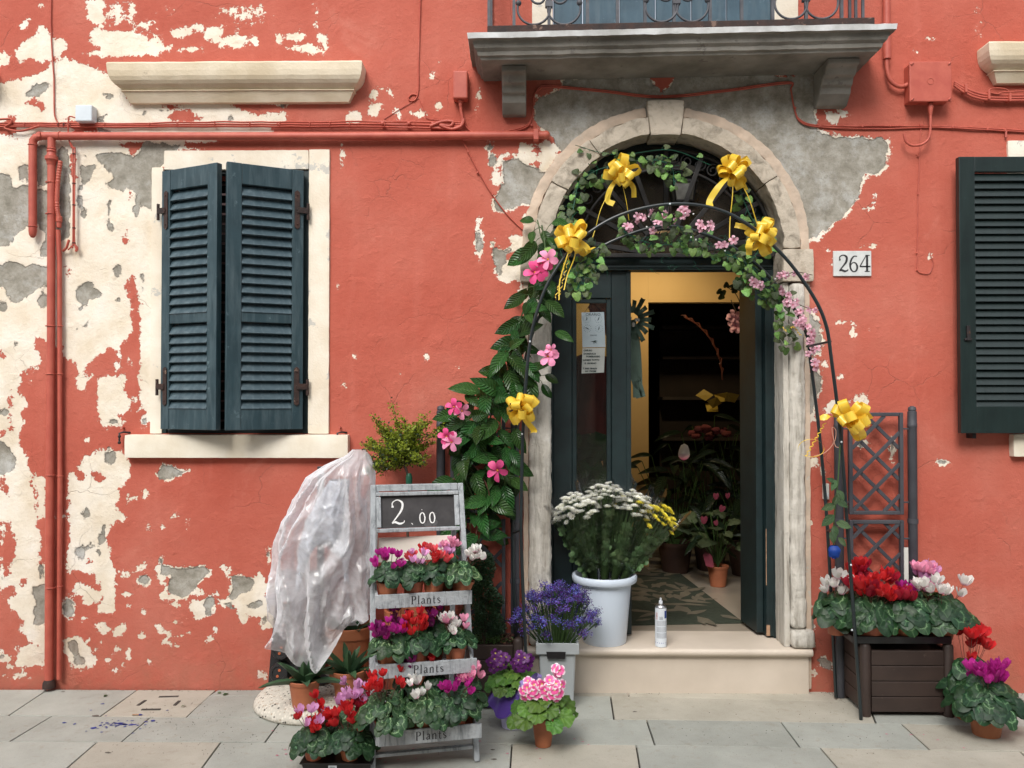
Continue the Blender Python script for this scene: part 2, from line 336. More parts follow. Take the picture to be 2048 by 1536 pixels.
cr(D, [(1290,840),(1400,850),(1440,820),(1520,850),(1500,930),(1450,1000),(1400,1000),(1350,960),(1320,960),(1260,930),(1190,900),(1180,950),(1150,990),(1190,1050),(1170,1100),(1110,1050),(1150,980),(1150,900),(1290,895)], [(1290,1200),(1320,1250),(1340,1300),(1340,1400),(1320,1380),(1300,1250)], [(1230,1380),(1320,1370),(1345,1540),(1190,1540),(1240,1440)], [(1500,450),(1650,445),(1600,470),(1540,490)], [(1470,520),(1590,520),(1590,560),(1480,570)], [(1380,560),(1420,590),(1390,650),(1375,640)])
soft(D, 1280, 900, 160, 60, -3); soft(D, 1200, 1400, 130, 110, -5)
gr(D, [(1180,945),(1280,935),(1320,965),(1390,990),(1440,1000),(1370,1200),(1310,1190),(1240,1225),(1140,1250),(1130,1180),(1170,1110),(1190,1070)], [(1120,1420),(1180,1470),(1200,1540),(1150,1540)])
el('g', D, (1048,1410,14,55), (1105,860,11,16), (1125,935,14,26), (1240,1470,20,14))
rd(I_, [(1290,146),(1358,146),(1332,180),(1326,196),(1318,180)], [(1600,148),(1545,150),(1560,158),(1590,155)])
el('r', D, (1380,880,30,16), (1390,960,14,28))
cr(I_, [(1632,258),(1652,262),(1662,278),(1650,284),(1638,276)], [(1645,222),(1675,224),(1682,245),(1662,250)], [(1618,475),(1645,455),(1672,440),(1668,450),(1640,480),(1618,485)], [(1750,340),(1770,330),(1778,300),(1770,280),(1778,282),(1784,300),(1776,335),(1756,350),(1725,352)])
el('c', I_, (1686,229,12,6))
rd(I_, [(1068,160),(1110,150),(1125,156),(1105,185),(1070,200)])
cr(E, [(830,0),(1040,0),(1045,200),(960,180),(900,200),(850,150),(840,60)])
gr(E, [(835,0),(900,20),(890,150),(860,140)]); rd(E, [(900,20),(1000,0),(1000,60),(960,90),(930,60)])
el('c', E, (20,617,13,10), (453,620,12,25), (290,720,9,9), (642,688,6,7), (1000,240,12,18))
# right
gr(F, [(750,340),(800,360),(850,440),(860,600),(760,620),(750,500)], [(750,740),(790,730),(830,700),(860,740),(850,830),(820,900),(800,960),(750,960)])
cr(F, [(750,960),(800,960),(830,900),(835,990),(790,1010),(750,1020)], [(1050,860),(1120,840),(1140,900),(1070,900)], [(870,940),(920,880),(1030,890),(1030,950),(880,960)], [(780,1210),(830,1230),(810,1280),(780,1280)], [(840,1220),(880,1310),(860,1310),(835,1260)], [(1070,1110),(1130,1110),(1140,1150),(1100,1165)], [(1255,1130),(1285,1130),(1290,1190),(1270,1190)])
soft(F, 790, 1230, 60, 120, -3); soft(F, 890, 110, 30, 90, -5); soft(F, 940, 1140, 70, 70, -2); soft(F, 790, 670, 30, 60, -2)
el('c', F, (875,670,20,26), (1050,480,18,38), (960,425,8,14), (1000,418,8,8), (968,748,10,9), (985,745,8), (780,235,15,22), (1570,1245,26,14), (1532,1240,9,7), (1090,1330,8), (925,80,8,26), (1145,467,6), (860,520,12,70))
el('g', F, (1102,1135,20,14), (1572,1245,12,7), (1278,1160,8,22))
el('c', H, (1780,165,12,24), (1780,50,9,18), (1495,230,12,8), (1145,1217,20,8), (1170,1160,14,16), (1170,1440,14,14), (1130,1443,24,6), (1500,1490,8,14), (1413,308,8), (925,780,12,7), (900,1460,10,8), (1240,870,14,28))
el('c', K, (245,1062,16,24), (215,655,12,10), (245,780,14,20), (240,880,16,20), (215,140,12,26))
gr(K, [(265,985),(310,965),(355,1010),(350,1035),(300,1025)], [(190,710),(235,720),(232,800),(190,800)])
def paint_fields(px, py):
    px = np.abs(px - 3) + 3     # the pattern carries on past the left edge
    c = np.full(px.shape, -80.0); g = np.full(px.shape, -80.0)
    for k, a in OPS:
        if k == 's':
            x, y, rx, ry, lv = a; r = np.sqrt(((px-x)/rx)**2 + ((py-y)/ry)**2)
            c = np.maximum(c, np.where(r < 1.6, lv - np.maximum(0, r-.3)*14, -80)); continue
        d = sdell(px, py, *a) if k[-1] == 'e' else sdpoly(px, py, a)
        if k[0] == 'c': c = np.maximum(c, d); g = np.minimum(g, np.where(d > 0, -np.abs(d), g)) if False else g
        elif k[0] == 'r': c = np.minimum(c, -d); g = np.minimum(g, -d)
        else: g = np.maximum(g, d); c = np.maximum(c, d + (3.5 if k[-1] == 'e' else 1.5))
    return np.clip(c, -80, 80), np.clip(g, -80, 80)

# ------------------------------------------------------------------ facade material
def facade_mat():
    m, n, b, out = newmat('facade_plaster')
    co = objco(n)
    ca = N(n, 'Attribute', attribute_name='cream').outputs['Fac']; ga = N(n, 'Attribute', attribute_name='cement').outputs['Fac']
    n1 = noise_n(n, co, 22, 6, .62); n2 = noise_n(n, co, 75, 5, .6); n3 = noise_n(n, co, 14, 6, .66, .3)
    off = math_n(n, 'ADD', math_n(n, 'MULTIPLY', math_n(n, 'SUBTRACT', n1, .5), 34), math_n(n, 'MULTIPLY', math_n(n, 'SUBTRACT', n2, .5), 14))
    offg = math_n(n, 'MULTIPLY', math_n(n, 'SUBTRACT', n3, .5), 30)
    cf = math_n(n, 'ADD', ca, off); gf = math_n(n, 'ADD', ga, offg)
    cm = maprange(n, cf, -.35, .35); gm = maprange(n, gf, -.5, .5)
    # red paint: sun-worn, washed streaks, small darker lumps
    big = noise_n(n, co, 1.3, 6, .6); mid = noise_n(n, co, 5, 6, .6); fine = noise_n(n, co, 160, 3, .6)
    mp = N(n, 'Mapping'); mp.inputs['Scale'].default_value = (9, 9, 1.1); L(n, co, mp.inputs[0])
    streak = noise_n(n, mp.outputs[0], 1.0, 6, .6)
    red = ramp(n, big, [(.32, (.42, .090, .058, 1)), (.52, (.47, .120, .082, 1)), (.72, (.50, .160, .115, 1))])
    red = mixc(n, maprange(n, streak, .55, .8, 0, .35), red, (.60, .20, .15, 1))
    red = mixc(n, maprange(n, mid, .35, .15, 0, .5), red, (.38, .06, .036, 1))
    red = mixc(n, maprange(n, noise_n(n, co, 2.6, 7, .7, .6), .60, .76, 0, .34), red, (.66, .28, .21, 1))
    red = mixc(n, maprange(n, cf, -7, -.2, 0, .4), red, (.52, .15, .10, 1))
    red = mixc(n, maprange(n, fine, .3, .8, 0, .22), red, (.36, .07, .045, 1))
    # dirt rising at the foot of the wall
    sx = N(n, 'SeparateXYZ'); L(n, co, sx.inputs[0]); zz = sx.outputs[2]
    cream = ramp(n, mid, [(.3, (.66, .56, .42, 1)), (.55, (.78, .71, .60, 1)), (.75, (.80, .76, .70, 1))])
    cream = mixc(n, maprange(n, noise_n(n, co, 9, 8, .7), .6, .72, 0, .5), cream, (.62, .52, .40, 1))
    cream = mixc(n, maprange(n, n2, .62, .75, 0, .35), cream, (.6, .55, .47, 1))
    grey = ramp(n, noise_n(n, co, 13, 8, .7), [(.3, (.18, .165, .13, 1)), (.5, (.30, .28, .235, 1)), (.7, (.42, .40, .355, 1))])
    grey = mixc(n, maprange(n, noise_n(n, co, 5, 6, .7), .5, .68, 0, .8), grey, (.50, .50, .48, 1))
    grey = mixc(n, maprange(n, noise_n(n, co, 130, 3, .7), .58, .7, 0, .5), grey, (.12, .11, .10, 1))
    lift = math_n(n, 'MULTIPLY', maprange(n, cf, -2.2, -.4, 0, 1), maprange(n, noise_n(n, co, 18, 3), .45, .6)); red = mixc(n, math_n(n, 'MULTIPLY', lift, .55), red, (.66,.36,.30)); c = mixc(n, cm, red, cream); c = mixc(n, gm, c, grey)
    # dark broken edge lines between the layers
    e1 = math_n(n, 'MULTIPLY', maprange(n, gf, -1.6, 0, 0, 1), maprange(n, gf, 0, 2.0, 1, 0))
    c = mixc(n, math_n(n, 'MULTIPLY', e1, .45), c, (.14, .12, .10, 1))
    # hairline cracks
    vo = N(n, 'TexVoronoi', feature='DISTANCE_TO_EDGE'); vo.inputs['Scale'].default_value = 3.1
    wv = N(n, 'Mix', data_type='RGBA'); wv.inputs[0].default_value = .12; L(n, co, wv.inputs[6])
    nn = N(n, 'TexNoise'); nn.inputs['Scale'].default_value = 6; nn.inputs['Detail'].default_value = 6; L(n, co, nn.inputs['Vector']); L(n, nn.outputs[1], wv.inputs[7]); L(n, wv.outputs[2], vo.inputs['Vector'])
    crk = math_n(n, 'MULTIPLY', maprange(n, vo.outputs[0], 0, .006, 1, 0), maprange(n, noise_n(n, co, 2.2, 3), .5, .62))
    c = mixc(n, math_n(n, 'MULTIPLY', crk, .35), c, (.16, .09, .07, 1))
    damp = math_n(n, 'MULTIPLY', maprange(n, zz, .0, .45, 1.3, 0), maprange(n, noise_n(n, co, 7, 6, .7), .35, .7))
    c = mixc(n, math_n(n, 'MULTIPLY', damp, .45), c, (.30, .14, .09, 1))
    L(n, c, b.inputs['Base Color'])
    b.inputs['Roughness'].default_value = .85; b.inputs['Specular IOR Level'].default_value = .25
    # relief: red film 1.5 mm over cream skim, skim 5 mm over grey cement, grain
    h = math_n(n, 'MULTIPLY', maprange(n, cf, -1.2, .4, 1, 0, True), .0034)
    h = math_n(n, 'ADD', h, math_n(n, 'MULTIPLY', maprange(n, gf, -1.5, 1.5, 1, 0, True), .010))
    h = math_n(n, 'ADD', h, math_n(n, 'MULTIPLY', noise_n(n, co, 26, 6, .62), .007))
    h = math_n(n, 'ADD', h, math_n(n, 'MULTIPLY', noise_n(n, co, 120, 4, .65), .0022))
    blob = maprange(n, noise_n(n, co, 9, 5, .62, .2), .54, .74, 0, 1, True)
    h = math_n(n, 'ADD', h, math_n(n, 'MULTIPLY', blob, .0035))
    h = math_n(n, 'SUBTRACT', h, math_n(n, 'MULTIPLY', crk, .003))
    bump(n, b, h, .7, 1.0)
    return m
facade_mat()

def facade_grid():
    x0, x1, z1 = X(-40), X(2090), Z(-40)
    st = 7.0/360
    xs = np.concatenate([np.linspace(X(-560), x0, 12)[:-1], np.arange(x0, x1, st), np.linspace(x1, X(2640), 12)])
    zs = np.concatenate([[-.12], np.arange(0, z1, st), np.linspace(z1+.02, 6.2, 16)])
    XX, ZZ = np.meshgrid(xs, zs); nx, nz = len(xs), len(zs)
    P = np.stack([XX.ravel(), np.zeros(XX.size), ZZ.ravel()], 1)
    px, py = proj(P); c, g = paint_fields(px, py)
    # gentle unevenness of the hand-laid plaster
    yy = np.array([mnoise.noise(Vector((p[0]*2.2, 3.1, p[2]*2.2)))*.006 + mnoise.noise(Vector((p[0]*9, 7.7, p[2]*9)))*.0022 for p in P])
    P[:, 1] = yy + np.where(g > 3, .004, 0)
    # openings
    ax, az, ar = ARC
    def hole(x, z):
        if WIN[0] < x < WIN[1] and WIN[2] < z < WIN[3]: return True
        if BWIN[0] < x < BWIN[1] and z > BWIN[2] and z < BWIN[3]: return True
        if abs(x-ax) < ar+.06 and z < az and z > 0.02: return True
        if z >= az and math.hypot(x-ax, z-az) < ar+.06: return True
        return False
    fs = []; nq = {}
    for j in range(nz-1):
        for i in range(nx-1):
            if hole((xs[i]+xs[i+1])/2, (zs[j]+zs[j+1])/2): continue
            fs.append((j*nx+i, j*nx+i+1, (j+1)*nx+i+1, (j+1)*nx+i)); 
    edge = {}
    for f in fs:
        for k in range(4):
            a, b = f[k], f[(k+1) % 4]
            if (b, a) in edge: del edge[(b, a)]
            else: edge[(a, b)] = 1
    bv = sorted({a for e in edge for a in e}); mp = {a: len(P)+i for i, a in enumerate(bv)}
    Q = P[bv].copy(); Q[:, 1] = .30
    V = np.vstack([P, Q]); cc = np.concatenate([c, c[bv]]); gg = np.concatenate([g, g[bv]])
    fs += [(b, a, mp[a], mp[b]) for a, b in edge]
    me = bpy.data.meshes.new('plaster_wall'); me.from_pydata(V.tolist(), [], fs)
    for nm, d in (('cream', cc), ('cement', gg)):
        at = me.attributes.new(nm, 'FLOAT', 'POINT'); at.data.foreach_set('value', d.astype(np.float32))
    me.materials.append(MATS['facade_plaster']); me.shade_smooth(); me.set_sharp_from_angle(angle=R(50)); me.update()
    o = bpy.data.objects.new('plaster_wall', me); COL.objects.link(o); return o
ARC = (W(1331, 500, 0).x, Z(500), .64)      # centre x, spring line z, inner radius
WIN = (X(322), X(620), Z(868), Z(337))
BWIN = (X(1105), X(1548), 3.45, 5.6)
house = thing('house', 'terracotta red plastered house front with large patches flaked to cream and grey', 'house', (0, 0, 0))
pw = facade_grid(); pw.parent = house
# ------------------------------------------------------------------ shared materials
def v(*c): return c
mat('cream_frame', (.80,.74,.63), (.70,.61,.48), rough=.8, scale=5, bmp=.5, bscale=70, bdist=.004, spots=(7, .60, (.52,.50,.45)))
mat('sill_stone', (.80,.75,.64), (.70,.63,.50), rough=.75, scale=6, bmp=.4, bscale=90, bdist=.003)
mat('cornice_plaster', (.76,.67,.52), (.60,.50,.35), rough=.8, scale=4, bmp=.5, bscale=60, bdist=.004, spots=(7, .68, (.48,.40,.29)))
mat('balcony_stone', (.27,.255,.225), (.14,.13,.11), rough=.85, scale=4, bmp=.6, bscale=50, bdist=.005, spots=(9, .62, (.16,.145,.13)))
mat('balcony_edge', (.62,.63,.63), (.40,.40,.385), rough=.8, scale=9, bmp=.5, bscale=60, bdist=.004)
def stone_streak(name, c1, c2, c3, sc=(16,16,2.2), bs=.012):
    m, n, b, out = newmat(name); co = objco(n)
    mp = N(n, 'Mapping'); mp.inputs['Scale'].default_value = sc; L(n, co, mp.inputs[0])
    s = noise_n(n, mp.outputs[0], 1.6, 7, .65, .6); f = noise_n(n, co, 9, 6, .65); g = noise_n(n, co, 60, 4, .6)
    c = ramp(n, s, [(.3, (*c2, 1)), (.5, (*c1, 1)), (.72, (min(1,c1[0]*1.12), min(1,c1[1]*1.12), min(1,c1[2]*1.13), 1))])
    c = mixc(n, maprange(n, f, .56, .68, 0, .8), c, c3); c = mixc(n, maprange(n, g, .64, .72, 0, .5), c, c2)
    L(n, c, b.inputs['Base Color']); b.inputs['Roughness'].default_value = .85; b.inputs['Specular IOR Level'].default_value = .25
    h = math_n(n, 'ADD', math_n(n, 'MULTIPLY', s, bs), math_n(n, 'ADD', math_n(n, 'MULTIPLY', f, .01), math_n(n, 'MULTIPLY', g, .004)))
    bump(n, b, h, .8, 1.0); return m
stone_streak('jamb_stone', (.56,.53,.47), (.25,.225,.185), (.64,.62,.57), (13,13,1.5), .018)
stone_streak('arch_stone', (.48,.42,.34), (.24,.21,.165), (.37,.31,.24), (9,9,9), .008)
mat('peach_plaster', (.60,.47,.36), (.46,.37,.29), rough=.85, scale=9, bmp=.6, bscale=45, bdist=.006, spots=(14, .63, (.50,.46,.40)))
mat('step_marble', (.64,.56,.47), (.52,.45,.37), rough=.45, scale=3, lo=.3, hi=.7, bmp=.15, bscale=120, bdist=.002, spots=(25, .69, (.52,.44,.36)))
mat('red_metal', (.47,.105,.068), (.40,.075,.05), rough=.55, scale=14, bmp=.35, bscale=90, bdist=.002, spots=(60, .70, (.62,.34,.28)))
mat('dark_green_wood', (.010,.024,.026), (.006,.015,.017), rough=.42, scale=12, bmp=.2, bscale=60, bdist=.002)
def woodpaint(name, c1, c2, c3, rough=.45):
    m, n, b, out = newmat(name); co = objco(n)
    mp = N(n, 'Mapping'); mp.inputs['Scale'].default_value = (22, 22, 3); L(n, co, mp.inputs[0])
    s = noise_n(n, mp.outputs[0], 1.5, 6, .6, .4); f = noise_n(n, co, 7, 6, .6)
    c = ramp(n, f, [(.3, (*c2, 1)), (.6, (*c1, 1))]); c = mixc(n, maprange(n, s, .45, .75, 0, .6), c, c3); c = mixc(n, maprange(n, noise_n(n, co, 16, 7, .75), .62, .68, 0, .55), c, tuple(min(1, q*1.5) for q in c3))
    L(n, c, b.inputs['Base Color']); b.inputs['Roughness'].default_value = rough
    bump(n, b, s, .35, .003); return m
woodpaint('shutter_blue', (.022,.050,.062), (.013,.033,.042), (.085,.125,.14))
woodpaint('shutter_dark', (.007,.017,.016), (.004,.011,.011), (.012,.026,.025), .4)
woodpaint('balcony_shutter', (.05,.105,.145), (.028,.065,.095), (.10,.15,.18), .6)
mat('rusty_iron', (.035,.030,.032), (.016,.013,.013), rough=.6, scale=30, metal=.4, bmp=.5, bscale=120, bdist=.002, spots=(40, .6, (.085,.035,.02)))
mat('rust_plate', (.045,.020,.014), (.018,.012,.011), rough=.8, scale=14, bmp=.7, bscale=60, bdist=.005, spots=(18, .63, (.16,.10,.075)))
mat('grey_iron', (.085,.088,.10), (.05,.052,.062), rough=.6, scale=20, bmp=.4, bscale=90, bdist=.002, spots=(30, .64, (.10,.055,.04)))
mat('black_iron', (.012,.012,.013), (.02,.018,.017), rough=.5, scale=25, metal=.3, bmp=.4, bscale=90, bdist=.002)
mat('dark_void', (.006,.005,.005), rough=.9)
mat('joint_grit', (.07,.06,.05), (.035,.03,.027), rough=.95, scale=60, bmp=.6, bscale=200, bdist=.003)
def paving(name, c1, c2):
    m, n, b, out = newmat(name); co = objco(n)
    f = noise_n(n, co, 3.5, 7, .65); g = noise_n(n, co, 240, 3, .7); s = noise_n(n, co, 16, 6, .7)
    c = ramp(n, f, [(.3, (*c2, 1)), (.7, (*c1, 1))])
    c = mixc(n, maprange(n, g, .55, .75, 0, .45), c, tuple(q*.55 for q in c1)); c = mixc(n, maprange(n, g, .42, .25, 0, .4), c, tuple(min(1, q*1.35) for q in c1))
    c = mixc(n, maprange(n, s, .56, .72, 0, .6), c, (.27,.235,.18)); c = mixc(n, maprange(n, noise_n(n, co, 95, 4, .7), .62, .70, 0, .6), c, (.12,.11,.095)); c = mixc(n, maprange(n, noise_n(n, co, 5, 6, .6), .66, .74, 0, .4), c, (.20,.18,.15))
    oi = N(n, 'ObjectInfo').outputs['Random']; h = N(n, 'HueSaturation'); L(n, c, h.inputs['Color']); L(n, maprange(n, oi, 0, 1, .86, 1.1), h.inputs['Value'])
    L(n, h.outputs[0], b.inputs['Base Color']); b.inputs['Roughness'].default_value = .72; b.inputs['Specular IOR Level'].default_value = .35
    bump(n, b, math_n(n, 'ADD', math_n(n, 'MULTIPLY', g, .0012), math_n(n, 'MULTIPLY', s, .003)), .8, 1.0)
paving('paving_grey', (.385,.395,.355), (.29,.30,.265)); paving('paving_buff', (.43,.405,.34), (.33,.31,.255))

# ------------------------------------------------------------------ the pavement
pav = struct('pavement', 'pale trachyte paving slabs laid in long rows along the house')
gb = MB(); gb.box(-30, 30, -40, .02, -.3, -.014); gb.build('pavement_bed', 'joint_grit', pav)
def lineY(tab, x):
    return float(np.interp(x, [t[0] for t in tab], [t[1] for t in tab]))
L0 = [(-900,1379),(0,1379),(480,1380),(1620,1376),(2800,1374)]
L1a = [(430,1392),(1150,1391.5),(1330,1393),(1548,1399),(1688,1403.6),(2800,1424)]
L1 = [(-900,1425),(0,1431),(485,1435.5),(1150,1437),(1400,1440.5),(1564,1443),(2048,1452.5),(2800,1468)]
L2 = [(-900,1478),(0,1482.7),(700,1485),(1000,1487),(1400,1491),(2048,1503),(2800,1518)]
L3 = [(-900,1548),(2800,1572)]
stone_i = 0
def stone(c, mi=None):
    """c: four floor points (far-left, far-right, near-right, near-left)"""
    global stone_i
    rr = random.Random(stone_i*7+3); stone_i += 1
    ctr = sum(c, Vector())/4; g = .0028
    c = [p + (ctr-p).normalized()*g*1.5 for p in c]
    dz = [rr.uniform(-.0012, .0012) for _ in range(4)]
    if c[0].x > c[1].x: return
    mb = MB(); mb.hexa([Vector((p.x, p.y, -.06)) for p in (c[3], c[2], c[1], c[0])] + [Vector((p.x, p.y, d)) for p, d in zip((c[3], c[2], c[1], c[0]), dz)])
    mb.build('paving_stone', 'paving_buff' if (mi if mi is not None else rr.random() < .45) else 'paving_grey', pav, bevel=.0025)
def prow(far, near, joints, mats=''):
    J = sorted(joints, key=lambda j: j[1])
    for k in range(len(J)-1):
        (ax, bx), (cx_, dx) = J[k], J[k+1]
        stone([G(ax, lineY(far, ax)), G(cx_, lineY(far, cx_)), G(dx, lineY(near, dx)), G(bx, lineY(near, bx))], None if k >= len(mats) else mats[k] == 'b')
prow(L0, L1, [(-640,-900),(-300,-480),(-60,-190),(96,17),(275,200),(432,372)], 'ggggb')
prow(L0, L1a, [(434,417),(700,690),(980,978),(1253,1258),(1640,1688),(2010,2060),(2400,2480)], 'ggbbb')
prow(L1a, L1, [(417,372),(560,520),(840,815),(1221,1228),(1735,1752),(2090,2150),(2400,2500)], 'gggbg')
prow(L1, L2, [(-700,-950),(-250,-400),(104,20),(301,243),(566,530),(812,790),(1293,1310),(1561,1600),(1802,1859),(2180,2260),(2500,2640)], 'ggggggggbg')
prow(L2, L3, [(-620,-800),(-200,-330),(195,112),(442,388),(720,700),(1024,1019),(1272,1284),(1640,1700),(2040,2110),(2500,2640)], 'bgbggbgbb')
for k in range(4):     # rows behind the camera side
    y0 = G(1024, 1560).y - .004 - k*.36; x = -6.3 + (k % 2)*.35
    while x < 6.2:
        w = .62 + .5*random.Random(k*91+int(x*10)).random()
        stone([Vector((x, y0, 0)), Vector((x+w, y0, 0)), Vector((x+w, y0-.352, 0)), Vector((x, y0-.352, 0))]); x += w
far = MB(); far.box(-30, 30, -40, G(1024, 1560).y - 1.45, -.05, 0); far.build('paving_field', 'paving_grey', pav)
# lifting slots of the drain slab
sl = MB()
for a, b in (((276,1411),(291,1401)), ((349,1411),(359,1402)), ((318,1394),(357,1393)), ((283,1419.5),(321,1419))):
    p, q = G(*a), G(*b); sl.bar(p + Vector((0,0,.0008)), q + Vector((0,0,.0008)), .016, .004, up=Vector((0,0,1)))
sl.build('drain_slot', 'joint_grit', pav)
# ------------------------------------------------------------------ mouldings
def moulding(mb, Lx, Rx, prof, yb=0.0, nx=40, amp=.002, tilt=0.0, mis=None, cap_top=True):
    """prof: (z, depth) from bottom to top; mitred at both ends"""
    rings = []
    for z, d in prof:
        pts = [Vector((Lx-d, yb, z)), Vector((Lx-d, yb-d*.5, z))]
        pts += [Vector((Lx-d + (Rx-Lx+2*d)*i/nx, yb-d, z)) for i in range(nx+1)]
        pts += [Vector((Rx+d, yb-d*.5, z)), Vector((Rx+d, yb, z))]
        o = []
        for p in pts:
            nz = mnoise.noise_vector(p*14)*amp + mnoise.noise_vector(p*45)*amp*.6
            q = p + nz; q.z += tilt*(p.x-Lx); q.y = min(q.y, yb); o.append(q)
        rings.append(o)
    k = len(rings[0])
    for j in range(len(rings)-1):
        mb.add(rings[j] + rings[j+1], [(i, i+1, k+i+1, k+i) for i in range(k-1)], (mis[j] if mis else 0))
    mb.add(rings[0], [tuple(range(k))[::-1]], mis[0] if mis else 0); mb.add(rings[-1], [tuple(range(k))], mis[-1] if mis else 0)
# cornice above the left window
def zc(t): return 3.262 + t
prof = [(zc(0),.014),(zc(0),.034),(zc(.03),.050),(zc(.052),.062),(zc(.055),.070),(zc(.059),.070),(zc(.062),.060),(zc(.072),.076),(zc(.086),.094),(zc(.102),.107),(zc(.122),.116),(zc(.15),.121),(zc(.188),.124),(zc(.196),.120)]
mb = MB(); moulding(mb, X(273), X(686), prof); mb.build('window_cornice', 'cornice_plaster', house, smooth=62)
mb = MB(); moulding(mb, X(-330), X(-52), prof); mb.build('window_cornice', 'cornice_plaster', house, smooth=62)
# cornice top right (chipped at its left end)
dz = Z(176) - zc(0); prof2 = [(z+dz, d) for z, d in prof]
mb = MB(); moulding(mb, X(2005), X(2400), prof2); mb.build('window_cornice', 'cornice_plaster', house, smooth=62)
# left window surround
mb = MB(); rough_box(mb, X(301), X(325), -.009, .10, Z(868), Z(332), .022, .0014, 30, round_=.006); mb.build('window_jamb', 'cream_frame', house, smooth=40)
mb = MB(); rough_box(mb, X(617), X(659), -.016, .10, Z(868), Z(298), .022, .0014, 30, round_=.006); mb.build('window_jamb', 'cream_frame', house, smooth=40)
mb = MB(); rough_box(mb, X(326), X(617)-.001, -.013, .10, Z(338), Z(299), .022, .0014, 30, round_=.006); mb.build('window_head', 'cream_frame', house, smooth=40)
mb = MB(); rough_box(mb, X(257), X(700), -.05, .12, Z(917,-.05), Z(870,-.05), .022, .0012, 30, round_=.008); mb.build('window_sill', 'sill_stone', house, smooth=40)
# right window surround glimpsed beside the shutter
mb = MB(); rough_box(mb, X(2018), X(2500), -.014, .10, Z(320), Z(286), .025, .0014, 30, round_=.006); mb.build('window_head', 'cream_frame', house, smooth=40)
mb = MB(); rough_box(mb, X(2017), X(2540), -.045, .12, Z(913,-.045), Z(868,-.045), .025, .0012, 30, round_=.008); mb.build('window_sill', 'sill_stone', house, smooth=40)
mb = MB(); mb.box(X(2018), X(2500), -.01, .05, Z(868)+.01, Z(320)); mb.build('window_recess', 'cream_frame', house)
# balcony window: cream surround, blue shutters behind the railing
mb = MB(); rough_box(mb, X(1064), X(1106), -.012, .1, 3.42, 5.62, .04, .0014, 30, round_=.006); mb.build('window_jamb', 'cream_frame', house, smooth=40)
mb = MB(); rough_box(mb, X(1547), X(1600), -.012, .1, 3.42, 5.62, .04, .0014, 30, round_=.006); mb.build('window_jamb', 'cream_frame', house, smooth=40)
# dark opening behind the half open shutters
wi = thing('window', 'dark small-paned window seen through the gap of the half open blue shutters', 'window', (X(471), .2, Z(600)))
mb = MB(); mb.box(X(300), X(640), .26, .30, Z(900), Z(320)); mb.build('pane', 'dark_void', wi)
mb = MB()
for i in range(27):
    z = Z(865) + (Z(340)-Z(865))*i/26; mb.box(X(325), X(617), .10, .108, z, z+.012)
mat('maroon_lath', (.07,.03,.03), (.04,.018,.018), rough=.6); mb.build('lath', 'maroon_lath', wi, kind='stuff')

# ------------------------------------------------------------------ arch and jambs
ACX, ACZ, AR = ARC
arch = MB()
def voussoir(a0, a1, r0, r1, y0, y1, amp=.0055, matn='arch_stone', name='arch_stone', fs=13, cell=.014, par=None, chip=0):
    s = (r0+r1)/2
    def f(q):
        a = q.x/s; r = q.z
        if chip: r += max(0, mnoise.noise(Vector((a*6, q.y*8, chip))))*.03*(1 if q.z < s else 0)
        return Vector((ACX + r*math.cos(a), q.y, ACZ + r*math.sin(a)))
    mb = MB(); rough_box(mb, R(a0)*s, R(a1)*s, y0, y1, r0, r1, cell, amp, fs, 0, .008, f)
    mb.v = mb.v; o = mb.build(name, matn, par or house, smooth=50); return o
voussoir(0.2, 33.3, AR, .735, -.04, .15, chip=3); voussoir(33.45, 82.7, AR, .735, -.038, .15); voussoir(97.8, 125.3, AR, .735, -.04, .15)
voussoir(125.4, 149.3, AR-.012, .74, -.045, .15, .005, chip=7); voussoir(149.4, 179.8, AR-.006, .735, -.038, .15, .004)
voussoir(82.9, 97.6, AR-.012, .822, -.050, .15, .003, name='keystone')
o = voussoir(-1, 82.7, .736, .797, -.016, .02, .009, 'peach_plaster', 'arch_plaster_band', 16, .012)
o = voussoir(97.8, 181, .736, .797, -.016, .02, .009, 'peach_plaster', 'arch_plaster_band', 16, .012)
xr = ACX + AR; xl = ACX - AR
mb = MB(); rough_box(mb, xr-.006, xr+.165, -.05, .15, Z(566), ACZ-.004, .02, .003, 18, round_=.01); mb.build('impost', 'arch_stone', house, smooth=50)
mb = MB(); rough_box(mb, xl-.165, xl+.006, -.05, .15, Z(566), ACZ-.004, .02, .003, 18, round_=.01); mb.build('impost', 'arch_stone', house, smooth=50)
mb = MB(); rough_box(mb, xr, xr+.034, -.020, .15, .25, Z(566)-.002, .022, .0025, 16, round_=.008); rough_box(mb, xr+.034, xr+.118, -.048, .10, .35, Z(566)-.002, .012, .0065, 14, round_=.03); mb.build('door_jamb', 'jamb_stone', house, smooth=60)
mb = MB(); rough_box(mb, xr+.119, xr+.150, -.018, .06, .02, Z(566)-.002, .02, .003, 14, round_=.006); mb.build('jamb_plaster_strip', 'peach_plaster', house, smooth=50)
mb = MB(); rough_box(mb, xr+.030, xr+.158, -.062, .10, .252, .352, .015, .004, 14, round_=.022); mb.build('jamb_base', 'jamb_stone', house, smooth=60)
mb = MB(); rough_box(mb, xl-.120, xl+.004, -.045, .15, .25, Z(566)-.002, .012, .0065, 14, round_=.03); mb.build('door_jamb', 'jamb_stone', house, smooth=60)
mb = MB(); rough_box(mb, xl-.150, xl-.121, -.016, .06, .02, Z(566)-.002, .02, .003, 14, round_=.006); mb.build('jamb_plaster_strip', 'peach_plaster', house, smooth=50)
